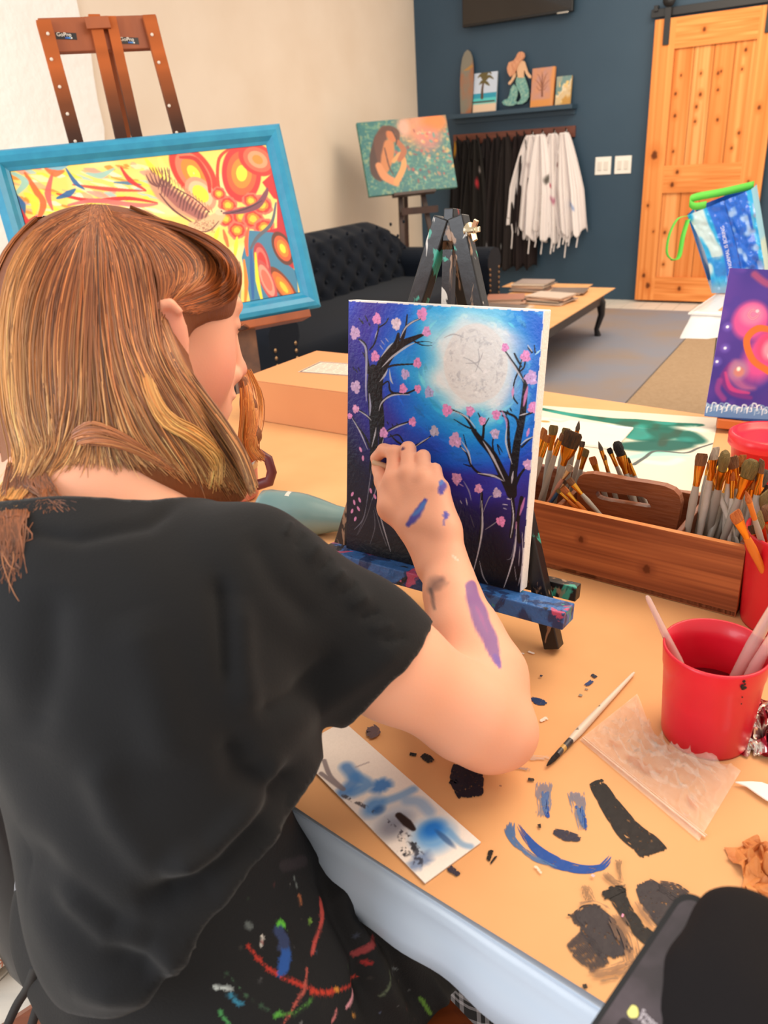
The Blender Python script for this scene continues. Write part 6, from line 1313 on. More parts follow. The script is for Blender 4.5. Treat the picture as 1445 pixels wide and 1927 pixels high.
# ================================================================== PERSON WHO PAINTS
K = 1.0                                   # head scale
HC = at(250, 612, .715)                   # between the ears
yaw = R_(53); pit = R_(17)
hf = V(math.sin(yaw)*math.cos(pit), math.cos(yaw)*math.cos(pit), -math.sin(pit)); hr_ = V(math.cos(yaw), -math.sin(yaw), 0); hu = np.cross(hr_, hf)
rl_ = R_(2)
HM = [hf, hr_, hu]
def Hd(f, r, up): return HC+K*(hf*f+hr_*r+hu*up)
SH = at(470, 1085, .60); EL = at(926, 1370, .705); WR = at(836, 1072, .815)
C7 = at(165, 950, .655)
WST = at(300, 1560, .66)
m_skin = mat('skin', (240, 170, 140), .5, attr='Col', sub=.22, spec=.3, bump=.03, bscale=400)
def body_sdf(h):
    S = SDF((-.50, .24, .62), (.19, .96, 1.25), h)
    E_ = lambda f, r, up, a, b, c, k=.015, sub=False: S.ell(Hd(f, r, up), (a*K, b*K, c*K), HM, k, sub)
    Cp = lambda p, ra, q, rb_, k=.012, sub=False: S.cap(Hd(*p), ra*K, Hd(*q), rb_*K, k, sub)
    # torso core and neck
    S.cap(C7+V(.02, .0, -.05), .075, WST, .10, .05)
    S.cap(C7+V(.0, .0, -.02), .055, SH+V(-.02, .01, -.01), .038, .03)
    LSH = C7+(C7-SH)*V(1, 1, 0)*.95+V(0, .02, SH[2]-C7[2]); S.cap(C7, .06, LSH, .05, .05)
    S.cap(WST, .085, WST+V(0, -.02, -.1), .085, .05)
    Cp((-.025, 0, -.03), .052, (-.02, 0, -.07), .05, .02); S.cap(Hd(-.02, 0, -.06), .050*K, C7+V(.012, .02, .012), .06, .03)
    # skull and face
    E_(-.014, 0, .020, .092, .072, .074); E_(.035, 0, .018, .059, .062, .052, .03); E_(.045, 0, -.03, .048, .056, .072, .03)
    for s in (-1, 1):
        Cp((.005, .052*s, -.03), .02, (.06, .022*s, -.092), .017, .025); E_(.052, .036*s, -.032, .030, .026, .034, .025)
        E_(.078, .030*s, .034, .011, .020, .007, .014)
    E_(.082, 0, -.100, .020, .022, .018, .018); E_(.084, 0, -.07, .022, .03, .03, .02)
    for s in (-1, 1):
        E_(.103, .034*s, .014, .016, .016, .011, .012, True); E_(.079, .031*s, .014, .0135, .0135, .012, .004); Cp((.092, .020*s, .018), .003, (.079, .046*s, .016), .003, .006)
    Cp((.089, 0, .026), .009, (.112, 0, -.028), .0085, .012); E_(.113, 0, -.031, .010, .010, .009, .008)
    for s in (-1, 1): E_(.102, .012*s, -.036, .011, .007, .0075, .006)
    E_(.089, 0, -.045, .015, .022, .016, .012); E_(.101, 0, -.056, .009, .022, .0065, .006); E_(.099, 0, -.069, .009, .019, .0068, .005); E_(.110, 0, -.0625, .012, .02, .0018, .004, True); E_(.102, 0, -.085, .010, .02, .006, .01, True)
    # right ear (seen), left ear
    for s in (-1, 1):
        a = unit(hr_*s*.9-hf*.35); up2 = unit(hu-.12*hf); M_ = [a, unit(np.cross(up2, a)), up2]
        S.ell(Hd(-.004, .088*s, -.006), (.0055*K, .018*K, .035*K), M_, .006)
        S.ell(Hd(-.004, .080*s, -.026), (.005*K, .010*K, .011*K), M_, .006)
        pts_ = [Hd(-.004, .088*s, -.006)+K*(a*.004+up2*.034*math.cos(t)+M_[1]*s*-.016*math.sin(t)) for t in np.linspace(-.6, 3.2, 9)]
        for q in range(8): S.cap(pts_[q], .0035*K, pts_[q+1], .0035*K, .004)
    # resting left arm and hand
    LE = LSH+V(.0, .12, -.17); LW = V(-.215, .815, .775)
    S.chain([(LSH, .044), ((LSH+LE)/2, .042), (LE, .034)], .02); S.chain([(LE, .033), (LE*.7+LW*.3, .036), (LW, .023)], .02)
    lf = unit(V(.9, .15, -.02)); ls = unit(V(.15, -.9, 0))
    for i in range(4):
        m_ = LW+lf*.075+ls*(.026-.017*i)+V(0, 0, .002); S.chain([(LW+ls*(.014-.009*i), .014), (m_, .0105)], .01)
        S.chain([(m_, .0092), (m_+lf*.034+V(0, 0, .002), .0082), (m_+lf*.056+V(0, 0, -.008), .0072), (m_+lf*(.070-.006*abs(i-1)), .0060)], .003) if False else S.chain([(m_, .0092), (m_+lf*.034+V(0, 0, .004), .0082), (m_+lf*(.060-.005*abs(i-1.4))+V(0, 0, -.006), .0066)], .003)
    S.chain([(LW+ls*.012, .014), (LW+lf*.03+ls*.038, .011), (LW+lf*.06+ls*.05+V(0, 0, -.003), .0085)], .006)
    # painting arm
    um = SH*.45+EL*.55
    S.chain([(SH, .044), (SH*.6+EL*.4, .043), (um, .043), (EL+unit(SH-EL)*.03, .040), (EL, .033)], .02)
    fm_ = EL*.72+WR*.28
    S.chain([(EL, .034), (fm_+V(.004, 0, 0), .0405), (EL*.45+WR*.55, .034), (EL*.18+WR*.82, .0255), (WR, .0225)], .02)
    S.cap(EL+V(.012, -.004, -.004), .024, EL+V(-.004, .0, -.008), .026, .02)
    # hand: dorsal side to the viewer
    mc_ = [at(742, 906, .876), at(770, 892, .862), at(798, 900, .848), at(826, 920, .836)]
    WL, WR2 = WR+(mc_[0]-mc_[3])*.30, WR-(mc_[0]-mc_[3])*.22
    for i, m_ in enumerate(mc_):
        w0 = WL*(1-i/3)+WR2*(i/3); S.chain([(w0, .0160), ((w0+m_)/2, .0140), (m_, .0115)], .012)
    bkn = unit(CAM-mc_[1])
    for m_ in mc_: S.ell(m_+bkn*.001, (.0095, .0095, .0095), None, .006)
    fing = [  # PIP, DIP, tip : each finger bends away at the middle joint
        [at(742, 852, .888), at(722, 847, .907), at(706, 862, .922)],
        [at(768, 845, .878), at(758, 855, .896), at(742, 872, .904)],
        [at(796, 860, .864), at(788, 870, .882), at(775, 886, .890)],
        [at(818, 884, .850), at(812, 892, .868), at(802, 904, .876)]]
    rad = [(.0098, .0090, .0078, .0066), (.0100, .0088, .0078, .0066), (.0096, .0082, .0072, .0062), (.0088, .0074, .0066, .0058)]
    for m_, f, r_ in zip(mc_, fing, rad):
        S.chain([(m_, r_[0]), (f[0], r_[1]), (f[1], r_[2]), (f[2], r_[3])], .003)
    thb = WL+(mc_[0]-WL)*.25
    S.chain([(thb, .014), (at(737, 955, .872), .0125), (at(720, 905, .902), .0095), (at(710, 880, .924), .0075)], .005)
    S.cap(at(737, 955, .872), .011, mc_[0], .006, .02)
    return S
hS_ = .0021
S = body_sdf(hS_); bodyV, bodyF = S.mesh(2)
# keep the largest connected surface, drop the part under the shirt hem
bN = vnorm(bodyV, bodyF); bx_, by_, bz__ = projn(bodyV)
col = np.tile(np.array((240., 176, 146)), (len(bodyV), 1)); facing = (bN*(CAM-bodyV)).sum(1) > 0
hl_ = (bodyV-HC)@np.array(HM).T/K
def tint(al, c):
    global col
    al = np.clip(al, 0, 1)[:, None]; col = col*(1-al)+np.array(c)*al
ck = np.exp(-(((hl_[:, 0]-.06)/.03)**2+((np.abs(hl_[:, 1])-.045)/.03)**2+((hl_[:, 2]+.03)/.03)**2)); tint(ck*.5, (236, 130, 112))
tint(np.exp(-(((hl_[:, 0]-.118)/.012)**2+(hl_[:, 1]/.014)**2+((hl_[:, 2]+.033)/.014)**2))*.4, (232, 120, 108))
tint((np.exp(-(((hl_[:, 0]-.1)/.014)**2+(hl_[:, 1]/.022)**2+((hl_[:, 2]+.0625)/.0105)**2))-.35)*1.6, (206, 96, 96))
tint(np.exp(-(((hl_[:, 0]+.002)/.02)**2+((np.abs(hl_[:, 1])-.086)/.012)**2+((hl_[:, 2])/.036)**2))*.45, (240, 124, 110))
eye = ((hl_[:, 0] > .076)*np.exp(-(((np.abs(hl_[:, 1])-.031)/.014)**2+((hl_[:, 2]-.0115)/.0028)**2))); tint((eye-.3)*2.0, (70, 40, 34))
brow = (hl_[:, 0] > .06)*np.exp(-(((np.abs(hl_[:, 1])-.034)/.02)**2+((hl_[:, 2]-.036)/.004)**2)); tint((brow-.2)*.8, (150, 84, 54))
def pmark(pts, wd, c, al=1.0, soft=.4, zmax=9):
    dd, tt_ = pdist(bx_, by_, pts); dd = dd+.9*np.sin(bx_*.11+by_*.07)+.5*np.sin(bx_*.33-by_*.27); dd = np.where(wd > 6, dd/(.55+.6*np.sin(math.pi*np.clip(tt_*.9+.08, 0, 1))), dd); tint(np.clip((wd-dd)/(wd*soft+1), 0, 1)*al*facing*(bz__ < zmax), c)
ci = lambda x, y: (600+x/3.284, 780+y/3.284)
pmark([ci(550, 680), ci(600, 620), ci(655, 530)], 8.5, (84, 80, 170)); pmark([ci(585, 620), ci(620, 590), ci(650, 545)], 5, (70, 130, 200), .8)
pmark([ci(755, 480), ci(765, 440), ci(755, 420)], 8, (96, 84, 170)); pmark([ci(750, 430), ci(758, 415)], 4, (80, 130, 200), .8); pmark([ci(785, 635), ci(780, 605)], 7, (90, 86, 176)); pmark([ci(770, 680), ci(772, 650)], 3, (110, 100, 180), .7)
pmark([ci(940, 1060), ci(965, 1170), ci(1010, 1290), ci(1060, 1400), ci(1100, 1520)], 16, (134, 94, 150), .95, .2); pmark([ci(975, 1190), ci(1040, 1340)], 4, (170, 96, 150), .5); pmark([ci(1090, 1490), ci(1115, 1560)], 8, (120, 90, 170), .9)
pmark([ci(690, 1080), ci(720, 1040), ci(760, 1020)], 17, (96, 76, 78), .75, 1.2); pmark([ci(690, 1080), ci(715, 1200)], 5, (80, 66, 70), .7, 1); pmark([ci(720, 1070), ci(800, 1040)], 10, (150, 116, 104), .5, 1.2)
pmark([ci(515, 215), ci(520, 210)], 2.5, (84, 50, 90), .9, .3); pmark([ci(825, 870), ci(860, 900)], 1.5, (246, 214, 200), .8, .3); pmark([ci(370, 385)], 3, (150, 90, 90), .4) if False else None
pmark([(438, 803), (444, 793)], 2.6, (24, 20, 26), 1, .3, .75); pmark([(440, 798), (441, 797)], 1, (230, 150, 130), .7, .3, .75)
person = empty('person', V(WST[0], WST[1], 0), 'person with long copper hair in a black t-shirt painting at the easel', 'person')
mesh_obj('body', bodyV, bodyF, m_skin, person, colors=s2l(np.clip(col, 0, 255)))

lsh = MB()
for i in range(16):
    q_ = i/15; p0_ = Hd(.089-.010*abs(q_-.4), .018+.030*q_, .0135-.002*q_); dv = unit(hf*.9+hr_*(q_-.35)*1.4+hu*(.15))
    lsh.tube([p0_, p0_+dv*.004, p0_+dv*.008+hu*.0012, p0_+dv*.0105+hu*.003], [.0005, .0004, .0003, .0001], 5)
lsh.build('eyelashes', mat('dark_lashes', (60, 36, 28), .6), person)
# ---- t-shirt
S = SDF((-.68, .12, .48), (.18, .82, 1.12), .0035)
Xp = lambda x, y, Z: at(x, y, Z)
k_ = .045
LSH = C7+(C7-SH)*V(1, 1, 0)*.95+V(0, .02, SH[2]-C7[2])
S.cap(C7+V(.02, .0, -.06), .095, WST+V(.008, 0, 0), .100, k_)
S.cap(C7+V(.01, .0, -.035), .062, SH+V(-.015, .0, -.006), .054, .04); S.cap(C7+V(0, 0, -.03), .06, LSH, .066, .05)
S.ell(Xp(175, 1250, .64), (.14, .10, .16), [unit(V(.78, -.62, 0)), unit(V(.62, .78, 0)), (0, 0, 1)], .05)
S.ell(Xp(330, 1330, .62), (.12, .10, .15), [unit(V(.78, -.62, 0)), unit(V(.62, .78, 0)), (0, 0, 1)], .05)
S.ell(Xp(340, 1560, .63), (.109, .112, .112), [unit(V(.78, -.62, 0)), unit(V(.62, .78, 0)), (0, 0, 1)], .05)
S.ell(Xp(318, 1690, .63), (.088, .098, .085), [unit(V(.78, -.62, 0)), unit(V(.62, .78, 0)), (0, 0, 1)], .04)
# sleeve
sd1 = unit(EL-SH); slE = SH+(EL-SH)*.60
S.chain([(SH, .054), (SH*.6+EL*.4, .051), (slE, .051)], .025)
S.cap(SH+V(0, 0, -.035), .046, slE+V(-.008, .0, -.018), .046, .02)
hemP = at(690, 1320, .645); hn = unit(unit(at(790, 1400, .66)-at(690, 1320, .645))*.9+sd1*.3)
hemd = unit(np.cross(at(778, 1235, .66)-at(602, 1425, .62), ray(690, 1330)))
if hemd@(EL-SH) < 0: hemd = -hemd
hemN = unit(hemd*.9+sd1*.4)
LE_ = LSH+V(.0, .12, -.17); S.chain([(LSH, .054), (LSH*.55+LE_*.45, .052), (LSH*.35+LE_*.65, .050)], .03)
S0_ = S.D.copy()
far = ((S.ax[0]-SH[0])*sd1[0])[:, None, None]+((S.ax[1]-SH[1])*sd1[1])[None, :, None]+((S.ax[2]-SH[2])*sd1[2])[None, None, :]
hp = at(692, 1328, .62)
cutv = ((S.ax[0]-hp[0])*hemN[0])[:, None, None]+((S.ax[1]-hp[1])*hemN[1])[None, :, None]+((S.ax[2]-hp[2])*hemN[2])[None, None, :]
S.D = np.maximum(S.D, cutv.astype(np.float32))
# neckline and hem
na, nb_, nc = at(40, 948, .66), at(340, 896, .64), at(200, 800, .80)
nn_ = unit(np.cross(nb_-na, nc-na)); 
if nn_[2] < 0: nn_ = -nn_
nn_n = nn_
nv_ = ((S.ax[0]-na[0])*nn_[0])[:, None, None]+((S.ax[1]-na[1])*nn_[1])[None, :, None]+((S.ax[2]-na[2])*nn_[2])[None, None, :]
# neck hole: a tilted tube around the neck
ncen = C7+V(.018, -.002, -.008); axn = unit(Hd(-.02, 0, -.05)-C7)
X, Y, Z = S.ax[0][:, None, None]-ncen[0], S.ax[1][None, :, None]-ncen[1], S.ax[2][None, None, :]-ncen[2]
tt_ = X*axn[0]+Y*axn[1]+Z*axn[2]; rho = np.sqrt(np.maximum(0, X*X+Y*Y+Z*Z-tt_*tt_))
hole = np.maximum(rho-.097, -(tt_+.03))
S.D = np.maximum(S.D, -hole.astype(np.float32))
hz0 = at(345, 1895, .53)
hn2 = np.cross(at(612, 1700, .60)-hz0, at(30, 1800, .66)-hz0); hn2 = unit(hn2 if hn2[2] < 0 else -hn2)
S.cut(hz0, hn2)
shV, shF = S.mesh(3)
shN = vnorm(shV, shF); sx_, sy_, sz_ = projn(shV)
vis = (shN*(CAM-shV)).sum(1)/np.linalg.norm(CAM-shV, axis=1); visw = np.clip(vis*3+.3, 0, 1)
disp = np.zeros(len(shV))
def fold(pts, wd, amp):
    global disp
    dd, t = pdist(sx_, sy_, pts); disp += amp*np.exp(-(dd/wd)**2)*visw*np.clip(np.minimum(t, 1-t)*5+.15, 0, 1)
for pts_, wd, amp in [([(60, 1640), (200, 1760), (330, 1800), (450, 1770)], 26, .012), ([(10, 1560), (100, 1680), (240, 1780), (320, 1800)], 40, -.012), ([(140, 1860), (280, 1865), (420, 1800), (520, 1700)], 26, .008), ([(250, 1700), (380, 1660), (480, 1560), (560, 1440)], 30, -.014), ([(300, 1640), (400, 1600), (500, 1500), (540, 1420)], 26, .012), ([(430, 1370), (450, 1450), (520, 1480), (590, 1440)], 30, -.010),
                      ([(410, 1080), (420, 1180), (430, 1300)], 18, -.007), ([(450, 1120), (450, 1250), (470, 1340)], 26, .006), ([(530, 1390), (600, 1330), (700, 1260), (760, 1200)], 26, .005), ([(480, 1350), (560, 1300), (640, 1220)], 22, -.006), ([(560, 1000), (620, 1080), (700, 1150)], 20, .004), ([(470, 1000), (520, 1100), (600, 1180)], 26, -.004),
                      ([(40, 1000), (150, 1015), (280, 990), (340, 950)], 14, -.003), ([(100, 1100), (90, 1250), (60, 1400)], 40, -.006), ([(250, 1150), (300, 1300), (330, 1450)], 50, .005), ([(560, 1480), (570, 1560), (540, 1660), (460, 1770)], 20, -.007), ([(520, 1520), (500, 1640), (420, 1740)], 24, .006), ([(180, 1420), (220, 1540), (300, 1640)], 36, .006)]:
    fold(pts_, wd, amp)
for i in range(10):
    t_ = i/9; x = 560+t_*0+i*14; 
    fold([(545+i*24, 985+i*24), (535+i*20, 1010+i*22)], 6, .0025*((-1)**i))
ns = np.sin(shV[:, 0]*43+shV[:, 2]*31)*np.sin(shV[:, 1]*37-shV[:, 2]*23+1)*.0016+np.sin(shV[:, 0]*90+shV[:, 1]*60+shV[:, 2]*50)*.0006
shV = shV+shN*(disp+ns)[:, None]
m_tee = mat('black_jersey', (19, 20, 23), .85, c2=(23, 24, 27), scale=4, bump=.12, bscale=700, spec=.22)
m_tee.node_tree.nodes['Principled BSDF'].inputs['Sheen Weight'].default_value = .08; m_tee.node_tree.nodes['Principled BSDF'].inputs['Sheen Roughness'].default_value = .5
# open the neck, sleeve and bottom: remove the flat caps
fc = shV[shF].mean(1); fn = np.cross(shV[shF[:, 2]]-shV[shF[:, 0]], shV[shF[:, 3]]-shV[shF[:, 1]]); fn /= np.linalg.norm(fn, axis=1)[:, None]+1e-12
cap1 = (np.abs((fc-hp)@hemN) < .006) & (np.abs(fn@hemN) > .8)
cap2 = (np.abs((fc-hz0)@hn2) < .016) & (np.abs(fn@hn2) > .75)
tc = (fc-ncen)@axn; rc = np.linalg.norm((fc-ncen)-tc[:, None]*axn, axis=1)
cap3 = ((rc < .1005) & (tc > -.034))
keep = ~(cap1 | cap2 | cap3)
shF2 = shF[keep]
tee = mesh_obj('t_shirt', shV, shF2, m_tee, person)
import bmesh
bm = bmesh.new(); bm.from_mesh(tee.data); bmesh.ops.delete(bm, geom=[v for v in bm.verts if not v.link_faces], context='VERTS')
# smooth the ragged rims
for _ in range(6):
    new = {}
    for v in bm.verts:
        be_ = [e for e in v.link_edges if e.is_boundary]
        if len(be_) == 2:
            a_, b_ = be_[0].other_vert(v).co, be_[1].other_vert(v).co; new[v] = v.co*.5+(a_+b_)*.25
    for v, c in new.items(): v.co = c
bm.to_mesh(tee.data); bm.free(); md = tee.modifiers.new('thick', 'SOLIDIFY'); md.thickness = .0022; md.offset = 0

# ---- apron over the lap
S = SDF((-.46, .14, .40), (.28, .80, .80), .0026)
hipR = WST+V(.05, -.045, -.17); hipL = hipR+V(-.13, .11, 0); dk_ = V(.656, .755, 0)
kneeR = hipR+V(.25, .27, -.03); kneeL = hipL+V(.22, .28, -.01)
S.cap(WST+V(.01, 0, .05), .102, WST+V(0.01, 0, -.1), .102, .03); S.cap(WST+V(.0, 0, -.08), .10, WST+V(0, 0, -.16), .118, .05); S.cap(hipR+V(0, 0, .02), .105, kneeR, .082, .04); S.cap(hipL, .11, kneeL, .085, .05)
S.cap((hipR+hipL)/2+V(0, 0, .03), .09, (kneeR+kneeL)/2, .08, .06)
S.cap(hipR+V(.09, .02, -.08), .05, kneeR+V(.03, -.02, -.1), .06, .05); S.ell(kneeR+V(-.02, -.06, -.08), (.10, .10, .10), None, .05)
aV, aF = S.mesh(3); aN = vnorm(aV, aF); ax_, ay_, az_ = projn(aV); disp = np.zeros(len(aV)); sx_, sy_, shN_, = ax_, ay_, aN
visw = np.clip((aN*(CAM-aV)).sum(1)/np.linalg.norm(CAM-aV, axis=1)*3+.3, 0, 1)
for pts_, wd, amp in [([(600, 1600), (640, 1720), (680, 1800), (700, 1927)], 18, -.014), ([(620, 1640), (690, 1780), (760, 1927)], 20, .010), ([(640, 1680), (740, 1790), (800, 1927)], 16, -.010), ([(700, 1720), (800, 1800), (860, 1927)], 18, .008), ([(520, 1760), (560, 1840), (600, 1927)], 26, .006), ([(780, 1780), (850, 1860), (880, 1927)], 14, -.008)]: fold(pts_, wd, amp)
aV = aV+aN*(disp+np.sin(aV[:, 0]*50+aV[:, 2]*30)*.0012)[:, None]
acol = np.tile(np.array((25., 25, 27)), (len(aV), 1))
def ap(pts_, wd, c, al=1.0):
    global acol
    dd, _ = pdist(ax_, ay_, [ca(*q) for q in pts_]); a_ = (np.clip((wd-dd)/1.5, 0, 1)*al)[:, None]; acol = acol*(1-a_)+np.array(c)*a_
ca = lambda x, y: (x/1.505, 1450+y/1.505)
for a in [([(700, 495), (740, 545), (800, 590), (900, 628), (960, 622), (1040, 598)], 3.6, (176, 52, 40)), ([(870, 625), (940, 630)], 5, (186, 56, 40)), ([(795, 432), (800, 436)], 8, (92, 180, 60)), ([(790, 455), (800, 480), (795, 500)], 11, (48, 60, 96)), ([(800, 515), (795, 570)], 9, (40, 80, 150)), ([(920, 355), (918, 410), (900, 470), (885, 515)], 4, (176, 70, 64)), ([(920, 365), (916, 405)], 6, (176, 70, 64)),
          ([(862, 560), (850, 620), (820, 690), (800, 718)], 3, (170, 80, 70)), ([(1015, 630), (985, 670)], 4, (220, 150, 160)), ([(1025, 520), (1045, 490), (1068, 480)], 7, (140, 56, 58)), ([(850, 350), (856, 380)], 3, (150, 90, 60)), ([(742, 465), (740, 495)], 3, (220, 214, 206)), ([(605, 612), (650, 615)], 4, (190, 200, 200)), ([(650, 635), (680, 660)], 5, (50, 120, 150)), ([(620, 680), (650, 718)], 4, (70, 140, 80)), ([(780, 692), (830, 688), (870, 645)], 3, (70, 120, 50)), ([(782, 693), (790, 690)], 6, (80, 150, 60)),
          ([(880, 425), (881, 428)], 4, (110, 150, 60)), ([(1200, 650), (1220, 690)], 4, (90, 130, 50)), ([(1220, 710), (1290, 650)], 2.5, (120, 150, 60)), ([(1240, 690), (1280, 690)], 2, (110, 140, 60)), ([(1040, 545), (1045, 548)], 5, (150, 40, 40)), ([(955, 620), (958, 622)], 6, (200, 130, 50)), ([(705, 440), (708, 442)], 8, (90, 96, 96)), ([(1090, 560), (1075, 640)], 2, (90, 100, 80)), ([(1115, 580), (1150, 580)], 2, (110, 116, 120)), ([(1180, 520), (1175, 530)], 3, (90, 120, 80)), ([(940, 710), (955, 680)], 3, (190, 110, 110)), ([(1000, 690), (1005, 700)], 3, (190, 130, 60)), ([(640, 570), (700, 640), (780, 690)], 1.3, (70, 110, 80)), ([(835, 300), (845, 330)], 1.5, (120, 130, 130)), ([(810, 270), (860, 255)], 12, (44, 40, 44))]: ap(*a)
g = np.random.default_rng(8)
for i in range(70):
    x, y = g.uniform(620, 1330), g.uniform(300, 718); ap([(x, y), (x+g.uniform(-5, 5), y+g.uniform(-5, 8))], g.uniform(.7, 1.8), [(150, 150, 150), (120, 60, 60), (80, 120, 80), (90, 100, 130), (170, 150, 130)][g.integers(5)], .8)
m_apr = mat('black_apron_cotton', (26, 26, 28), .8, attr='Col', bump=.15, bscale=500, spec=.25)
mesh_obj('apron', aV, aF, m_apr, person, colors=s2l(acol))
# apron strings and plaid trousers
m_str = mat('black_tape', (22, 22, 25), .75)
apo = [c for c in person.children if c.name.startswith('apron')][0]
def strap(name, pts, wd, par, mt_, th=.0015):
    P = [np.asarray(p) for p in pts]; return ribbon(name, P, wd, par, mt_, RR, th)
strap('apron_string', [at(98, 1815, .63), at(88, 1850, .66), at(72, 1890, .70), at(50, 1960, .74)], .009, apo, m_str)
strap('apron_string', [at(66, 1822, .64), at(52, 1860, .68), at(30, 1895, .72), at(5, 1950, .76)], .009, apo, m_str)
def plaid(name, base, line, sc_):
    M = mat(name, base, .85); nt = M.node_tree; b = nt.nodes['Principled BSDF']; tc = nt.nodes['Texture Coordinate']; prev = None
    for i, (ax, fr_, th) in enumerate([('X', sc_, .86), ('Z', sc_, .86), ('X', sc_*.5, .965), ('Z', sc_*.5, .965)]):
        wv = nt.nodes.new('ShaderNodeTexWave'); wv.bands_direction = ax; wv.inputs['Scale'].default_value = fr_; nt.links.new(tc.outputs['Object'], wv.inputs['Vector'])
        mt_ = nt.nodes.new('ShaderNodeMath'); mt_.operation = 'GREATER_THAN'; mt_.inputs[1].default_value = th; nt.links.new(wv.outputs['Fac'], mt_.inputs[0])
        if prev is None: prev = mt_.outputs[0]
        else:
            ad = nt.nodes.new('ShaderNodeMath'); ad.operation = 'ADD'; nt.links.new(prev, ad.inputs[0]); nt.links.new(mt_.outputs[0], ad.inputs[1]); prev = ad.outputs[0]
    mp = nt.nodes.new('ShaderNodeMapRange'); mp.inputs[2].default_value = 2.2; nt.links.new(prev, mp.inputs[0])
    mx = nt.nodes.new('ShaderNodeMix'); mx.data_type = 'RGBA'; mx.inputs[6].default_value = rgb(*base); mx.inputs[7].default_value = rgb(*line)
    nt.links.new(mp.outputs[0], mx.inputs[0]); nt.links.new(mx.outputs[2], b.inputs['Base Color']); return M
m_pl = plaid('black_white_plaid', (26, 27, 32), (178, 180, 190), 16)
tr_ = MB()
hb_ = WST+V(-.03, .02, -.20)
tr_.tube([hipL+V(.0, .02, .10), hipL+V(-.0, .02, .05), hipL+V(-.0, .02, -.02)], [.085, .104, .110], 28)
tr_.tube([hipR+V(.0, .01, -.02), hipR*.4+kneeR*.6+V(0, 0, -.03), kneeR+V(0, 0, -.03), kneeR+V(.01, -.04, -.16), kneeR+V(.0, -.09, -.40)], [.09, .085, .075, .07, .06], 28)
tr_.tube([hipL+V(.0, .0, -.02), kneeL+V(0, 0, -.03), kneeL+V(.01, -.02, -.16), kneeL+V(.0, -.06, -.40)], [.09, .075, .07, .06], 28)
tr_.build('plaid_trousers', m_pl, person)
sh_ = MB()
for kk in (kneeR+V(.0, -.09, -.40), kneeL+V(0, -.06, -.40)):
    z = .0; sh_.tube([V(kk[0], kk[1], kk[2]), V(kk[0], kk[1], .06)], [.04, .034], 14)
    sh_.tube([V(kk[0], kk[1], .05)-dk_*.05, V(kk[0], kk[1], .05), V(kk[0], kk[1], .035)+dk_*.1, V(kk[0], kk[1], .03)+dk_*.17], [.035, .045, .035, .02], 14, sq=1.2)
sh_.build('shoes', m_black, person)

# ---- hair : a full shell and strands laid over it
S = SDF((-.62, .3, .85), (.12, 1.0, 1.30), .003)
S.ell(Hd(-.022, 0, .020), (.088*K, .084*K, .080*K), HM, .02)
S.ell(Hd(.012, .008, .030), (.074*K, .070*K, .060*K), HM, .02)       # fringe volume
S.ell(Hd(.036, .032, .036), (.038*K, .034*K, .030*K), HM, .02); S.ell(Hd(.055, .010, .040), (.032*K, .040*K, .028*K), HM, .015)
S.ell(Hd(.060, .045, -.034), (.062*K, .075*K, .052*K), HM, .008, True); S.ell(Hd(.10, 0, -.02), (.055*K, .09*K, .052*K), HM, .008, True)
hb2 = lambda x, y, Z, r_, k=.03: S.ell(at(x, y, Z), (r_, r_, r_), None, k)
for a in [(110, 620, .70, .05), (90, 720, .695, .046), (95, 820, .69, .042), (120, 900, .675, .034), (190, 700, .665, .058), (200, 800, .665, .056), (190, 880, .66, .042), (250, 720, .66, .05), (270, 800, .66, .05), (290, 860, .655, .038), (260, 740, .66, .028), (280, 800, .662, .034), (310, 865, .660, .030), (350, 890, .670, .026), (330, 840, .672, .022), (395, 912, .675, .018), (130, 770, .67, .05), (150, 600, .68, .06), (60, 920, .66, .020)]: hb2(*a)
S.cap(at(288, 670, .655), .014, at(318, 775, .655), .018, .012); S.cap(at(318, 775, .655), .018, at(385, 868, .668), .018, .012)
S.cap(at(385, 868, .67), .018, at(445, 925, .68), .010, .012)
S.ell(Hd(.054, .060, -.046), (.056*K, .064*K, .062*K), HM, .005, True)
# far lock beyond the face
S.chain([(at(456, 715, .84), .006), (at(468, 765, .84), .008), (at(476, 820, .84), .008), (at(468, 848, .835), .005)], .01)
S.ell(Hd(-.01, -.085, -.05), (.06*K, .03*K, .07*K), HM, .03)
hV, hF = S.mesh(3)
m_hair = mat('copper_hair', (150, 84, 40), .55, attr='Col', spec=.35, bump=.25, bscale=160)
m_hair.node_tree.nodes['Mapping'].inputs['Scale'].default_value = (3, 3, .25)
cr_t, cr_g = np.array((168., 88, 38)), np.array((222., 150, 84))
hx, hy, hz = projn(hV); gl = np.clip((hy-520)/420, 0, 1)
hc0 = (np.array((122, 66, 34))*(1-gl)[:, None]+np.array((140, 88, 54))*gl[:, None])
tree = BVHTree.FromPolygons([tuple(v) for v in hV], [tuple(int(i) for i in f) for f in hF])
hair = mesh_obj('hair', hV, hF, m_hair, person, colors=s2l(hc0))
c3 = lambda x, y: (x/2.331, 360+y/2.331)
def resamp(pts, k):
    P = np.array(pts, float); t = np.linspace(0, len(P)-1, k); i = np.clip(t.astype(int), 0, len(P)-2); f = (t-i)[:, None]
    p0 = P[np.clip(i-1, 0, None)]; p1 = P[i]; p2 = P[i+1]; p3 = P[np.clip(i+2, None, len(P)-1)]
    return .5*((2*p1)+(p2-p0)*f+(2*p0-5*p1+4*p2-p3)*f*f+(3*p1-3*p2+p3-p0)*f**3)
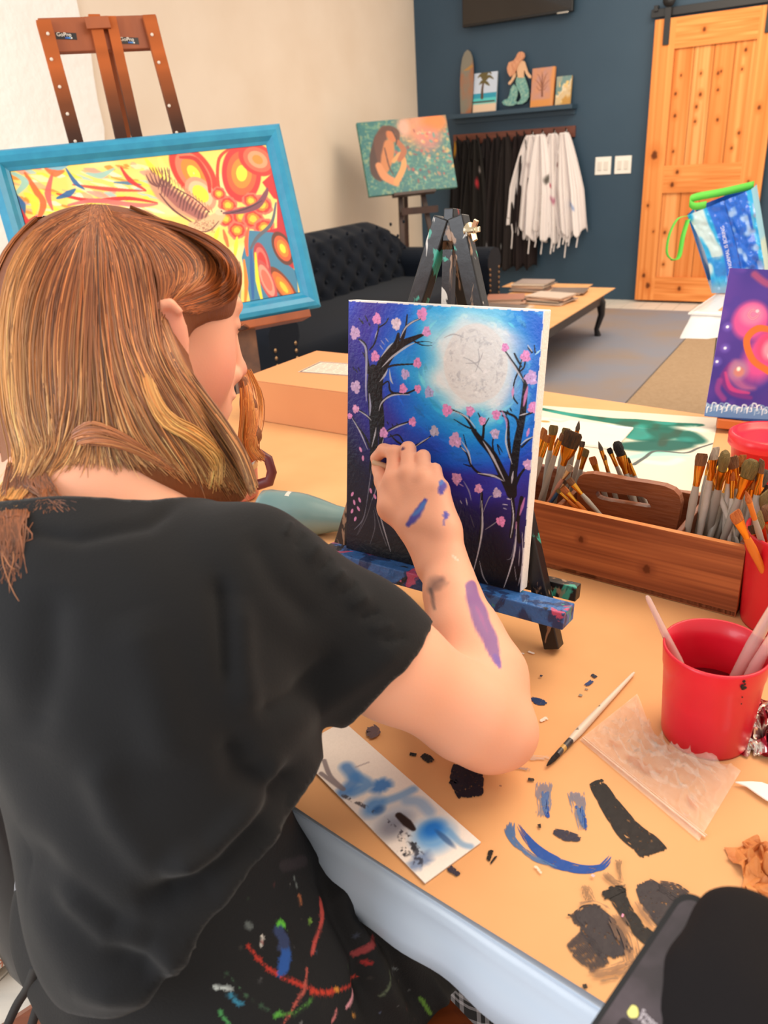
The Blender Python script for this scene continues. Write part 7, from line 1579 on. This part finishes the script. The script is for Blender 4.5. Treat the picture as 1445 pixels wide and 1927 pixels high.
G_main = [[(380, 85), (180, 170), (70, 320), (25, 520), (20, 750), (40, 950), (80, 1130), (70, 1240), (10, 1330), (-20, 1380)],
          [(400, 88), (240, 200), (130, 400), (90, 600), (90, 800), (110, 1000), (150, 1130), (120, 1240), (70, 1320), (30, 1390)],
          [(410, 90), (300, 250), (220, 450), (190, 650), (190, 850), (210, 1000), (220, 1110), (170, 1200), (120, 1270), (60, 1330)],
          [(420, 92), (350, 280), (300, 500), (280, 700), (280, 900), (260, 1050), (230, 1140), (190, 1200), (140, 1235)],
          [(425, 92), (400, 250), (390, 450), (380, 650), (370, 850), (360, 980), (330, 1080), (290, 1150), (240, 1200)],
          [(430, 92), (440, 250), (450, 450), (470, 650), (500, 800), (540, 930), (590, 1050), (660, 1150), (740, 1220)],
          [(440, 92), (500, 250), (530, 450), (560, 650), (620, 820), (700, 960), (790, 1090), (860, 1190), (900, 1270)],
          [(450, 95), (560, 250), (610, 450), (640, 650), (700, 800), (790, 950), (870, 1090), (950, 1220), (1010, 1310)],
          [(460, 95), (620, 230), (660, 400), (670, 550), (690, 690), (770, 830), (880, 980), (980, 1140), (1080, 1320)]]
G_ear = [[(460, 95), (640, 230), (690, 350), (700, 440), (690, 510), (680, 560), (685, 620)],
         [(480, 97), (690, 210), (790, 310), (800, 380), (760, 440), (715, 490), (695, 540)],
         [(500, 100), (740, 180), (880, 270), (900, 350), (860, 410), (790, 450), (740, 480)]]
G_bang = [[(500, 100), (740, 170), (880, 250), (930, 330), (890, 405), (820, 440), (750, 475)],
          [(520, 103), (760, 160), (920, 235), (1005, 315), (1000, 400), (900, 455), (770, 490)],
          [(540, 105), (780, 155), (950, 235), (1030, 320), (1028, 410), (940, 480), (800, 520)],
          [(540, 105), (780, 155), (960, 240), (1033, 330), (1034, 430), (980, 490), (860, 530)]]
sv, sf, scn = [], [], []
tree_s = BVHTree.FromPolygons([tuple(v) for v in np.concatenate([shV, bodyV])], [tuple(int(i) for i in f) for f in np.concatenate([shF, bodyF+len(shV)])])
def add_strand(P2, col_, wd, lift, z_guess=None, taper=1.0, both=False):
    """P2: photo points; each is dropped on the shell, kept proud of it by lift"""
    k = len(P2); pts = []; lastZ = z_guess
    for q in range(k):
        r_ = ray(*P2[q]); dn = np.linalg.norm(r_); hit = tree.ray_cast(Vector(CAM), Vector(r_/dn), 3)
        if both:
            h2 = tree_s.ray_cast(Vector(CAM), Vector(r_/dn), 3)
            if h2[0] is not None and (hit[0] is None or h2[3] < hit[3]): hit = h2
        if hit[0] is not None:
            Zq = hit[3]/dn
            if lastZ is not None and q > 0: Zq = min(max(Zq, lastZ-(.035 if both else .012)), lastZ+(.035 if both else .012))
            lastZ = Zq
        pts.append(lastZ)
    if pts[0] is None:
        f_ = next((z for z in pts if z is not None), None)
        if f_ is None: return
        pts = [f_ if z is None else z for z in pts]
    Zs = np.array(pts); 
    for _ in range(2): Zs[1:-1] = (Zs[:-2]+Zs[1:-1]*2+Zs[2:])/4
    W3 = np.array([at(P2[q][0], P2[q][1], Zs[q]-lift*(.3+.7*math.sin(math.pi*min(1, q/(k-1)*1.15)))) for q in range(k)])
    tg = np.gradient(W3, axis=0); vd = W3-CAM; sd = np.cross(tg, vd); sd /= np.linalg.norm(sd, axis=1)[:, None]+1e-9
    t_ = np.linspace(0, 1, k); wv = wd*(.35+.65*np.clip(np.minimum(t_*6, (1-t_)*3*taper), 0, 1))[:, None]
    up_ = np.cross(sd, tg); up_ /= np.linalg.norm(up_, axis=1)[:, None]+1e-9; up_ *= -np.sign((up_*vd).sum(1))[:, None]
    b = len(sv)*0+sum(len(x) for x in sv); V3 = np.empty((k, 3, 3)); V3[:, 0] = W3-sd*wv; V3[:, 1] = W3+up_*wv*.7; V3[:, 2] = W3+sd*wv
    sv.append(V3.reshape(-1, 3)); i0 = b+np.arange(k-1)*3
    for (a_, b_) in ((0, 1), (1, 2)): sf.append(np.stack([i0+a_, i0+b_, i0+3+b_, i0+3+a_], 1))
    if callable(col_): cc = col_(t_, P2)
    else: cc = np.tile(col_, (k, 1))
    scn.append(np.repeat(cc, 3, axis=0))
def colfun(dark, gold, g0, jitter, edge=0):
    def f(t, P2):
        a = np.clip((P2[:, 1]-(430+g0))/330, 0, 1)[:, None]; c = dark*(1-a)+gold*a
        le = np.clip((90-P2[:, 0])/90, 0, 1)[:, None]*edge; c = c*(1-le)+np.array((236., 176, 104))*le
        return np.clip(c*jitter, 0, 255)
    return f
g = np.random.default_rng(17)
def bundle(G, count, k=26, wd=(.0003, .0009), lift=(.0005, .006), jit=14, cols=None, trim=True, clump=None, both=False):
    GG = np.array([resamp([c3(*q) for q in gl_], k) for gl_ in G]); ng = len(GG)
    for i in range(count):
        u_ = g.random()*(ng-1)
        if clump: u_ = (round(u_*clump)/clump+g.normal()*.18/clump); u_ = min(max(u_, 0), ng-1.001)
        a = int(min(u_, ng-2)); f = u_-a; P2 = GG[a]*(1-f)+GG[a+1]*f
        off = g.normal(size=2)*jit*.35; wob = np.sin(np.linspace(0, 1, k)*g.uniform(2, 7)+g.uniform(0, 6))*g.uniform(0, jit*.35)
        P2 = P2+off*np.linspace(.6, 1, k)[:, None]; P2[:, 0] += wob
        if trim:
            s_ = g.choice([0, 0, 0, int(g.integers(0, k//2))]); e_ = k-int(g.integers(0, max(1, k//6)))
            P2 = P2[s_:e_]
            if len(P2) < 5: continue
        jt = g.normal(1, .13); r_ = g.random()
        dark = np.array((156., 88, 46)) if r_ < .55 else (np.array((118., 66, 38)) if r_ < .8 else np.array((190., 118, 66)))
        gold = np.array((190., 132, 80)) if r_ < .45 else (np.array((136., 92, 62)) if r_ < .75 else np.array((226., 178, 120)))
        if cols: dark, gold = cols(u_, r_, dark, gold)
        add_strand(P2, colfun(dark, gold, g.uniform(40, 200), max(.6, jt), .7), g.uniform(*wd), g.uniform(*lift), both=both)
bundle(G_main, 5600, clump=16, both=True); bundle(G_main, 1600, wd=(.0003, .0006), lift=(.002, .009), jit=30, both=True)
bundle(G_ear, 1100, k=20, clump=8, jit=10)
def bc(u_, r_, dk, gd): return (np.array((168., 90, 42)) if r_ < .6 else np.array((128., 66, 32))), (np.array((176., 100, 50)) if r_ < .7 else np.array((198., 126, 70)))
bundle(G_bang, 2000, k=22, clump=10, jit=9, cols=bc)
# golden wave lock
Gw = [[(600, 560), (620, 760), (660, 900), (720, 1010), (820, 1070), (910, 1140), (945, 1200), (940, 1290)], [(660, 600), (660, 800), (700, 930), (770, 1010), (860, 1060), (940, 1130), (962, 1190), (950, 1290)]]
bundle(Gw, 170, k=28, wd=(.0003, .0007), lift=(.005, .012), jit=16, cols=lambda u_, r_, dk, gd: (np.array((206., 122, 52)), np.array((238., 186, 112)) if r_ > .3 else np.array((214., 150, 84))))
Gj = [[(690, 640), (760, 800), (860, 950), (960, 1080), (1040, 1200), (1100, 1330)], [(712, 600), (780, 760), (890, 905), (985, 1035), (1062, 1160), (1112, 1300)], [(722, 560), (790, 730), (880, 880), (980, 1015), (1066, 1150), (1116, 1295)]]
bundle(Gj, 900, k=22, wd=(.0004, .0009), lift=(.003, .008), jit=10)
Gn = [[(250, 1190), (300, 1080), (380, 1020), (480, 1040), (600, 1110), (720, 1190)], [(200, 1240), (270, 1160), (360, 1110), (480, 1110), (620, 1150), (780, 1230)]]
bundle(Gn, 300, k=20, lift=(.003, .008), jit=12, cols=lambda u_, r_, dk, gd: (np.array((150., 88, 52)), np.array((170., 104, 62)) if r_ < .7 else np.array((206., 136, 80))))
# hair on the sides turned away from the photo, combed down from the crown over the shell
for i in range(2600):
    ph_ = g.uniform(0, 6.283); c_ = HC+V(-.02, -.01, .01); P3 = []
    vdir = unit((CAM-HC)*V(1, 1, 0)); 
    if math.cos(ph_)*vdir[0]+math.sin(ph_)*vdir[1] > .35: continue
    zb_ = g.uniform(-.24, -.17); pj = g.normal()*.05; lf_ = g.uniform(.001, .004)
    for q in range(20):
        t = q/19; a_ = ph_+pj*t
        if t < .45:
            th2 = .42+t/.45*1.15; o3 = V(math.sin(th2)*math.cos(a_), math.sin(th2)*math.sin(a_), math.cos(th2)); org = c_+o3*.3; dr = -o3
        else:
            o3 = V(math.cos(a_), math.sin(a_), 0); org = c_+o3*.3+V(0, 0, zb_*(t-.45)/.55); dr = -o3
        h3 = tree.ray_cast(Vector(org), Vector(dr), .3)
        if h3[0] is None: break
        P3.append(np.array(h3[0])+o3*lf_)
    if len(P3) < 6: continue
    P3 = np.array(P3); hq = (P3-HC)@np.array(HM).T/K
    if ((hq[:, 0] > .05) & (hq[:, 2] < .03)).any(): continue
    for _ in range(3): P3[1:-1] = (P3[:-2]+2*P3[1:-1]+P3[2:])/4
    k = len(P3); tg = np.gradient(P3, axis=0); ov = P3-c_; sd = np.cross(tg, ov); sd /= np.linalg.norm(sd, axis=1)[:, None]+1e-9
    up_ = ov/np.linalg.norm(ov, axis=1)[:, None]; wv = g.uniform(.0006, .0012)*(.4+.6*np.sin(np.linspace(.2, 3.0, k)))[:, None]
    V3 = np.stack([P3-sd*wv, P3+up_*wv*.7, P3+sd*wv], 1); b = sum(len(x) for x in sv); sv.append(V3.reshape(-1, 3)); i0 = b+np.arange(k-1)*3
    for (a1, b1) in ((0, 1), (1, 2)): sf.append(np.stack([i0+a1, i0+b1, i0+3+b1, i0+3+a1], 1))
    tt3 = np.linspace(0, 1, k)[:, None]; cc = (np.array((150., 84, 44))*(1-tt3)+np.array((184., 126, 76))*tt3)*g.uniform(.75, 1.2); scn.append(np.repeat(np.clip(cc, 0, 255), 3, axis=0))
# wisps falling on the back, stray hairs, far lock
for i in range(230):
    x0 = g.uniform(0, 150); P2 = resamp([c3(x0+30, 1215+g.uniform(-30, 40)), c3(x0*.7+10, 1320), c3(x0*.6+g.normal()*18, 1420), c3(x0*.55+g.normal()*30-5, 1520+g.uniform(-80, 60)), c3(x0*.5+g.normal()*40-10, 1600+g.uniform(-150, 130))], 14)
    add_strand(P2, np.array((122., 72, 44))*g.uniform(.7, 1.25), g.uniform(.0005, .0008), .006, None, .5, True)
for i in range(90):
    x0 = g.uniform(60, 200); P2 = resamp([c3(x0, 1230+g.uniform(-20, 30)), c3(x0+20+g.normal()*20, 1290), c3(x0+40+g.normal()*30, 1340), c3(x0+60+g.normal()*50, 1385+g.uniform(-30, 30))], 10)
    add_strand(P2, np.array((128., 76, 46))*g.uniform(.7, 1.2), g.uniform(.0004, .0007), .006, None, .5, True)
for P_ in [[(20, 1500), (10, 1620), (60, 1760), (110, 1830)], [(30, 1450), (60, 1600), (40, 1700), (50, 1830)], [(0, 1560), (40, 1640), (80, 1660)]]:
    add_strand(resamp([c3(*q) for q in P_], 14), np.array((170., 110, 70)), .0004, .003, None, .5, True)
for i in range(520):
    a = g.random(); o_ = g.normal(size=2)*3
    P2 = resamp([(452+a*16, 700), (456+a*32, 745), (455+a*35, 790), (452+a*30, 825), (458+a*24, 846), (468+a*28, 862)], 14)+o_
    add_strand(P2, (np.array((196., 110, 40)) if g.random() < .7 else np.array((226., 150, 70)))*g.uniform(.8, 1.15), .0005, .002, .85)
sv = np.concatenate(sv); sf = np.concatenate(sf); scn = np.concatenate(scn)
m_str2 = mat('copper_strands', (180, 100, 50), .42, attr='Col', spec=.5)
strands = mesh_obj('hair_strands', sv, sf, m_str2, hair, colors=s2l(np.clip(scn, 0, 255))); strands['kind'] = 'stuff'
# a few flyaway hairs on her cheek and shirt are single bent threads
# ---- brush in her hand
ba, bb = at(701, 869, .918), at(728, 879, .914)
hd_ = unit(bb-ba)
rb_ = empty('paintbrush', ba, 'short pale wooden-ended brush held in her fingers against the canvas', 'paintbrush')
MB().tube([ba, ba+hd_*.001, ba+hd_*.02, ba+hd_*.11], [.0022, .0036, .0040, .0036], 14).build('handle', mat('pale_wood_handle', (226, 196, 160), .45, c2=(210, 176, 140), scale=30), rb_)
MB().tube([ba+hd_*.11, ba+hd_*.13], [.0036, .003], 12).build('ferrule', m_silv, rb_)
MB().tube([ba+hd_*.13, ba+hd_*.142, ba+hd_*.15], [.003, .0032, .0005], 12).build('bristles', BR['black'], rb_)

# ================================================================== STOOL, BAG ON THE FLOOR
m_seat = mat('glossy_brown_seat', (156, 78, 36), .3, c2=(108, 50, 24), scale=5, stretch=(1, 7, 1), coat=.3)
sc0 = atz(150, 1880, .455)
k1s = unit(V(.62, -.78, 0)); k2s = V(.78, .62, 0)
st_ = empty('wooden_chair', V(sc0[0]+.06, sc0[1]-.06, 0), 'wooden chair with a glossy brown seat under the painting person', 'chair')
cs_ = sc0+k1s*.195+k2s*.09
MB().box(cs_, (k1s, k2s, eZ), (.44, .42, .028), .01).build('seat', m_seat, st_)
for i in (-1, 1):
    for j in (-1, 1): MB().bar(cs_+k1s*.17*i+k2s*.17*j-eZ*.014, V(*(cs_+k1s*.18*i+k2s*.18*j)[:2], .001), .034, .034, side=k1s, bev=.004).build('leg', m_seat, st_)
m_tote = mat('khaki_canvas', (190, 168, 132), .9, c2=(160, 136, 104), scale=9, bump=.5, bscale=20)
tp_ = atz(-10, 1790, 0.0)
tb2 = empty('tote_bag', tp_, 'khaki canvas bag with round badges slumped on the floor at the left edge', 'bag')
S = SDF(tp_+V(-.22, -.16, -.02), tp_+V(.14, .30, .34), .007)
S.ell(tp_+V(-.05, .05, .09), (.10, .13, .10), None, .05); S.ell(tp_+V(-.07, .10, .2), (.08, .11, .10), None, .06); S.ell(tp_+V(-.02, -.01, .05), (.08, .09, .055), None, .04); S.cut(tp_+V(0, 0, .001), (0, 0, -1))
q_, w_ = S.mesh(2); qn = vnorm(q_, w_); q_ = q_+qn*(np.sin(q_[:, 0]*70+q_[:, 2]*50)*np.sin(q_[:, 1]*60+q_[:, 2]*35)*.006)[:, None]; q_[:, 2] = np.maximum(q_[:, 2], .001)
tote = mesh_obj('bag_body', q_, w_, m_tote, tb2)
tre = BVHTree.FromPolygons([tuple(v) for v in q_], [tuple(int(i) for i in f) for f in w_])
for (x, y, r_, c) in [(9, 1769, .026, (240, 234, 226)), (2, 1805, .022, (238, 232, 224)), (0, 1826, .018, (236, 230, 222)), (30, 1788, .014, (54, 70, 170))]:
    rd = unit(ray(x, y)); hit = tre.ray_cast(Vector(CAM), Vector(rd), 6)
    if hit[0] is None: continue
    p_ = np.array(hit[0]); nn = np.array(hit[1]); nn = nn if nn@(CAM-p_) > 0 else -nn
    b_ = MB().lathe([(0, .006), (r_*.7, .005), (r_, .001), (r_, 0)], p_, nn, 24).build('badge', mat('badge', c, .3), tb2)
    if r_ > .02:
        q2 = MB()
        for k in range(5):
            a_ = k*1.26; t1_ = unit(np.cross(nn, (0, 0, 1))); t2_ = np.cross(nn, t1_); q2.tube([p_+nn*.0062, p_+nn*.006+(t1_*math.cos(a_)+t2_*math.sin(a_))*r_*.55], r_*.06, 5)
        q2.build('badge_print', mat('badge_print', (196, 120, 90), .5), b_)
# black strap bag between the tote and the person
kb = MB(); kb.tube([at(-30, 1500, 1.12), at(-6, 1600, 1.16), at(14, 1690, 1.21), at(32, 1770, 1.27), at(46, 1825, 1.31), at(52, 1850, 1.325)], [.03, .045, .045, .038, .026, .012], 18, sq=.6)
o = kb.build('black_bag', mat('black_leatherette', (34, 33, 38), .3), None); tag(o, 'black glossy bag hanging beside the khaki canvas bag at the left edge', 'bag')

# ================================================================== SECOND PERSON'S SLEEVE AND PHONE
ZP = .40
p2 = empty('person', at(1500, 2050, .42), 'person in black at the bottom right corner, only the sleeve in view over the phone', 'person')
S = SDF((.02, .12, .86), (.36, .40, 1.16), .003)
sp = [(at(1405, 1805, .40), .032), (at(1450, 1860, .39), .036), (at(1500, 1960, .38), .044), (at(1600, 2100, .37), .055)]
S.chain(sp, .006); S.chain([(at(1335, 1840, .40), .019), (at(1350, 1960, .395), .027), (at(1400, 2060, .385), .034)], .01); S.cap(at(1335, 1840, .40), .019, at(1405, 1805, .4), .03, .01)
q_, w_ = S.mesh(2); qn = vnorm(q_, w_); q_ = q_+qn*(np.sin(q_[:, 0]*120+q_[:, 1]*90)*.0012)[:, None]
mesh_obj('sleeve', q_, w_, mat('black_knit', (28, 25, 26), .9, bump=.1, bscale=500, spec=.15), p2)
S = SDF((.02, .12, .86), (.36, .40, 1.16), .003)
S.chain([(p_, r_-.012) for p_, r_ in sp], .02); S.cap(at(1350, 1850, .41), .012, at(1400, 1810, .405), .016, .02)
for q in range(4): S.cap(at(1360, 1850+q*14, .408), .007, at(1325+6*q, 1800+q*22, .415), .0065, .004)
q_, w_ = S.mesh(1); mesh_obj('body', q_, w_, mat('skin_plain', (226, 160, 130), .5, sub=.2), p2)
# phone
A = at(1312, 1684, .43); Bq = at(1140, 1927, .40); dwn = unit(Bq-A); 
pn = unit(-ray(1280, 1850)+V(-.15, .0, .25)); dwn = unit(dwn-pn*(dwn@pn)); rgt = np.cross(dwn, pn); rgt = rgt if rgt@RR > 0 else -rgt
PWd, PL = .073, .152
ph = empty('phone', A+dwn*PL/2+rgt*PWd/2, 'black smartphone with a dark screen showing one notification, bottom right corner', 'phone')
def rr2(w_, h_, r_, k=8):
    out = []
    for (cx_, cy_, a0) in ((w_-r_, r_, -90), (w_-r_, h_-r_, 0), (r_, h_-r_, 90), (r_, r_, 180)):
        for q in range(k+1): a_ = R_(a0+90*q/k); out.append((cx_+r_*math.cos(a_), cy_+r_*math.sin(a_)))
    return out
A = A-rgt*.008
MB().prism([A+rgt*x+dwn*y for x, y in rr2(PWd, PL, .011)], -pn*.008).build('case', mat('black_phone_case', (18, 17, 19), .4), ph)
ms = mat('dark_phone_screen', (96, 84, 92), .12, c2=(52, 45, 50), scale=22, coat=.6)  # paler blotches put the screen's reflection into its colour
MB().prism([A+rgt*(x+.003)+dwn*(y+.003)+pn*.0006 for x, y in rr2(PWd-.006, PL-.006, .009)], -pn*.0005).build('screen', ms, ph)
def phq(x, y, off=.0012): return pl(x, y, A+pn*off, pn)
no = phq(1172, 1912); MB().prism([phq(1172, 1910, .0009)+rgt*x-0*dwn+dwn*y for x, y in rr2(.06, .015, .003)], -pn*.0002).build('notification', mat('notice_panel', (44, 37, 42), .15), ph)
ic = MB(); c_ = phq(1191, 1904, .0013)
ic.prism([c_+(rgt*math.cos(t)*.0026*(1+.15*math.cos(3*t))+dwn*math.sin(t)*.0032) for t in np.linspace(0, 6.283, 20)[:-1]], -pn*.0002)
ic.build('notification_icon', mat('yellow_icon', (220, 214, 120), .3, emit=(230, 222, 130, .35)), ph)
mw = mat('screen_text', (210, 200, 206), .3, emit=(220, 210, 214, .3))
text('notification_text', 'Snapc', .0042, phq(1204, 1906, .0013), rgt, -dwn, mw, ph, .0001); text('notification_text', 'Notific', .0042, phq(1200, 1918, .0013), rgt, -dwn, mw, ph, .0001)
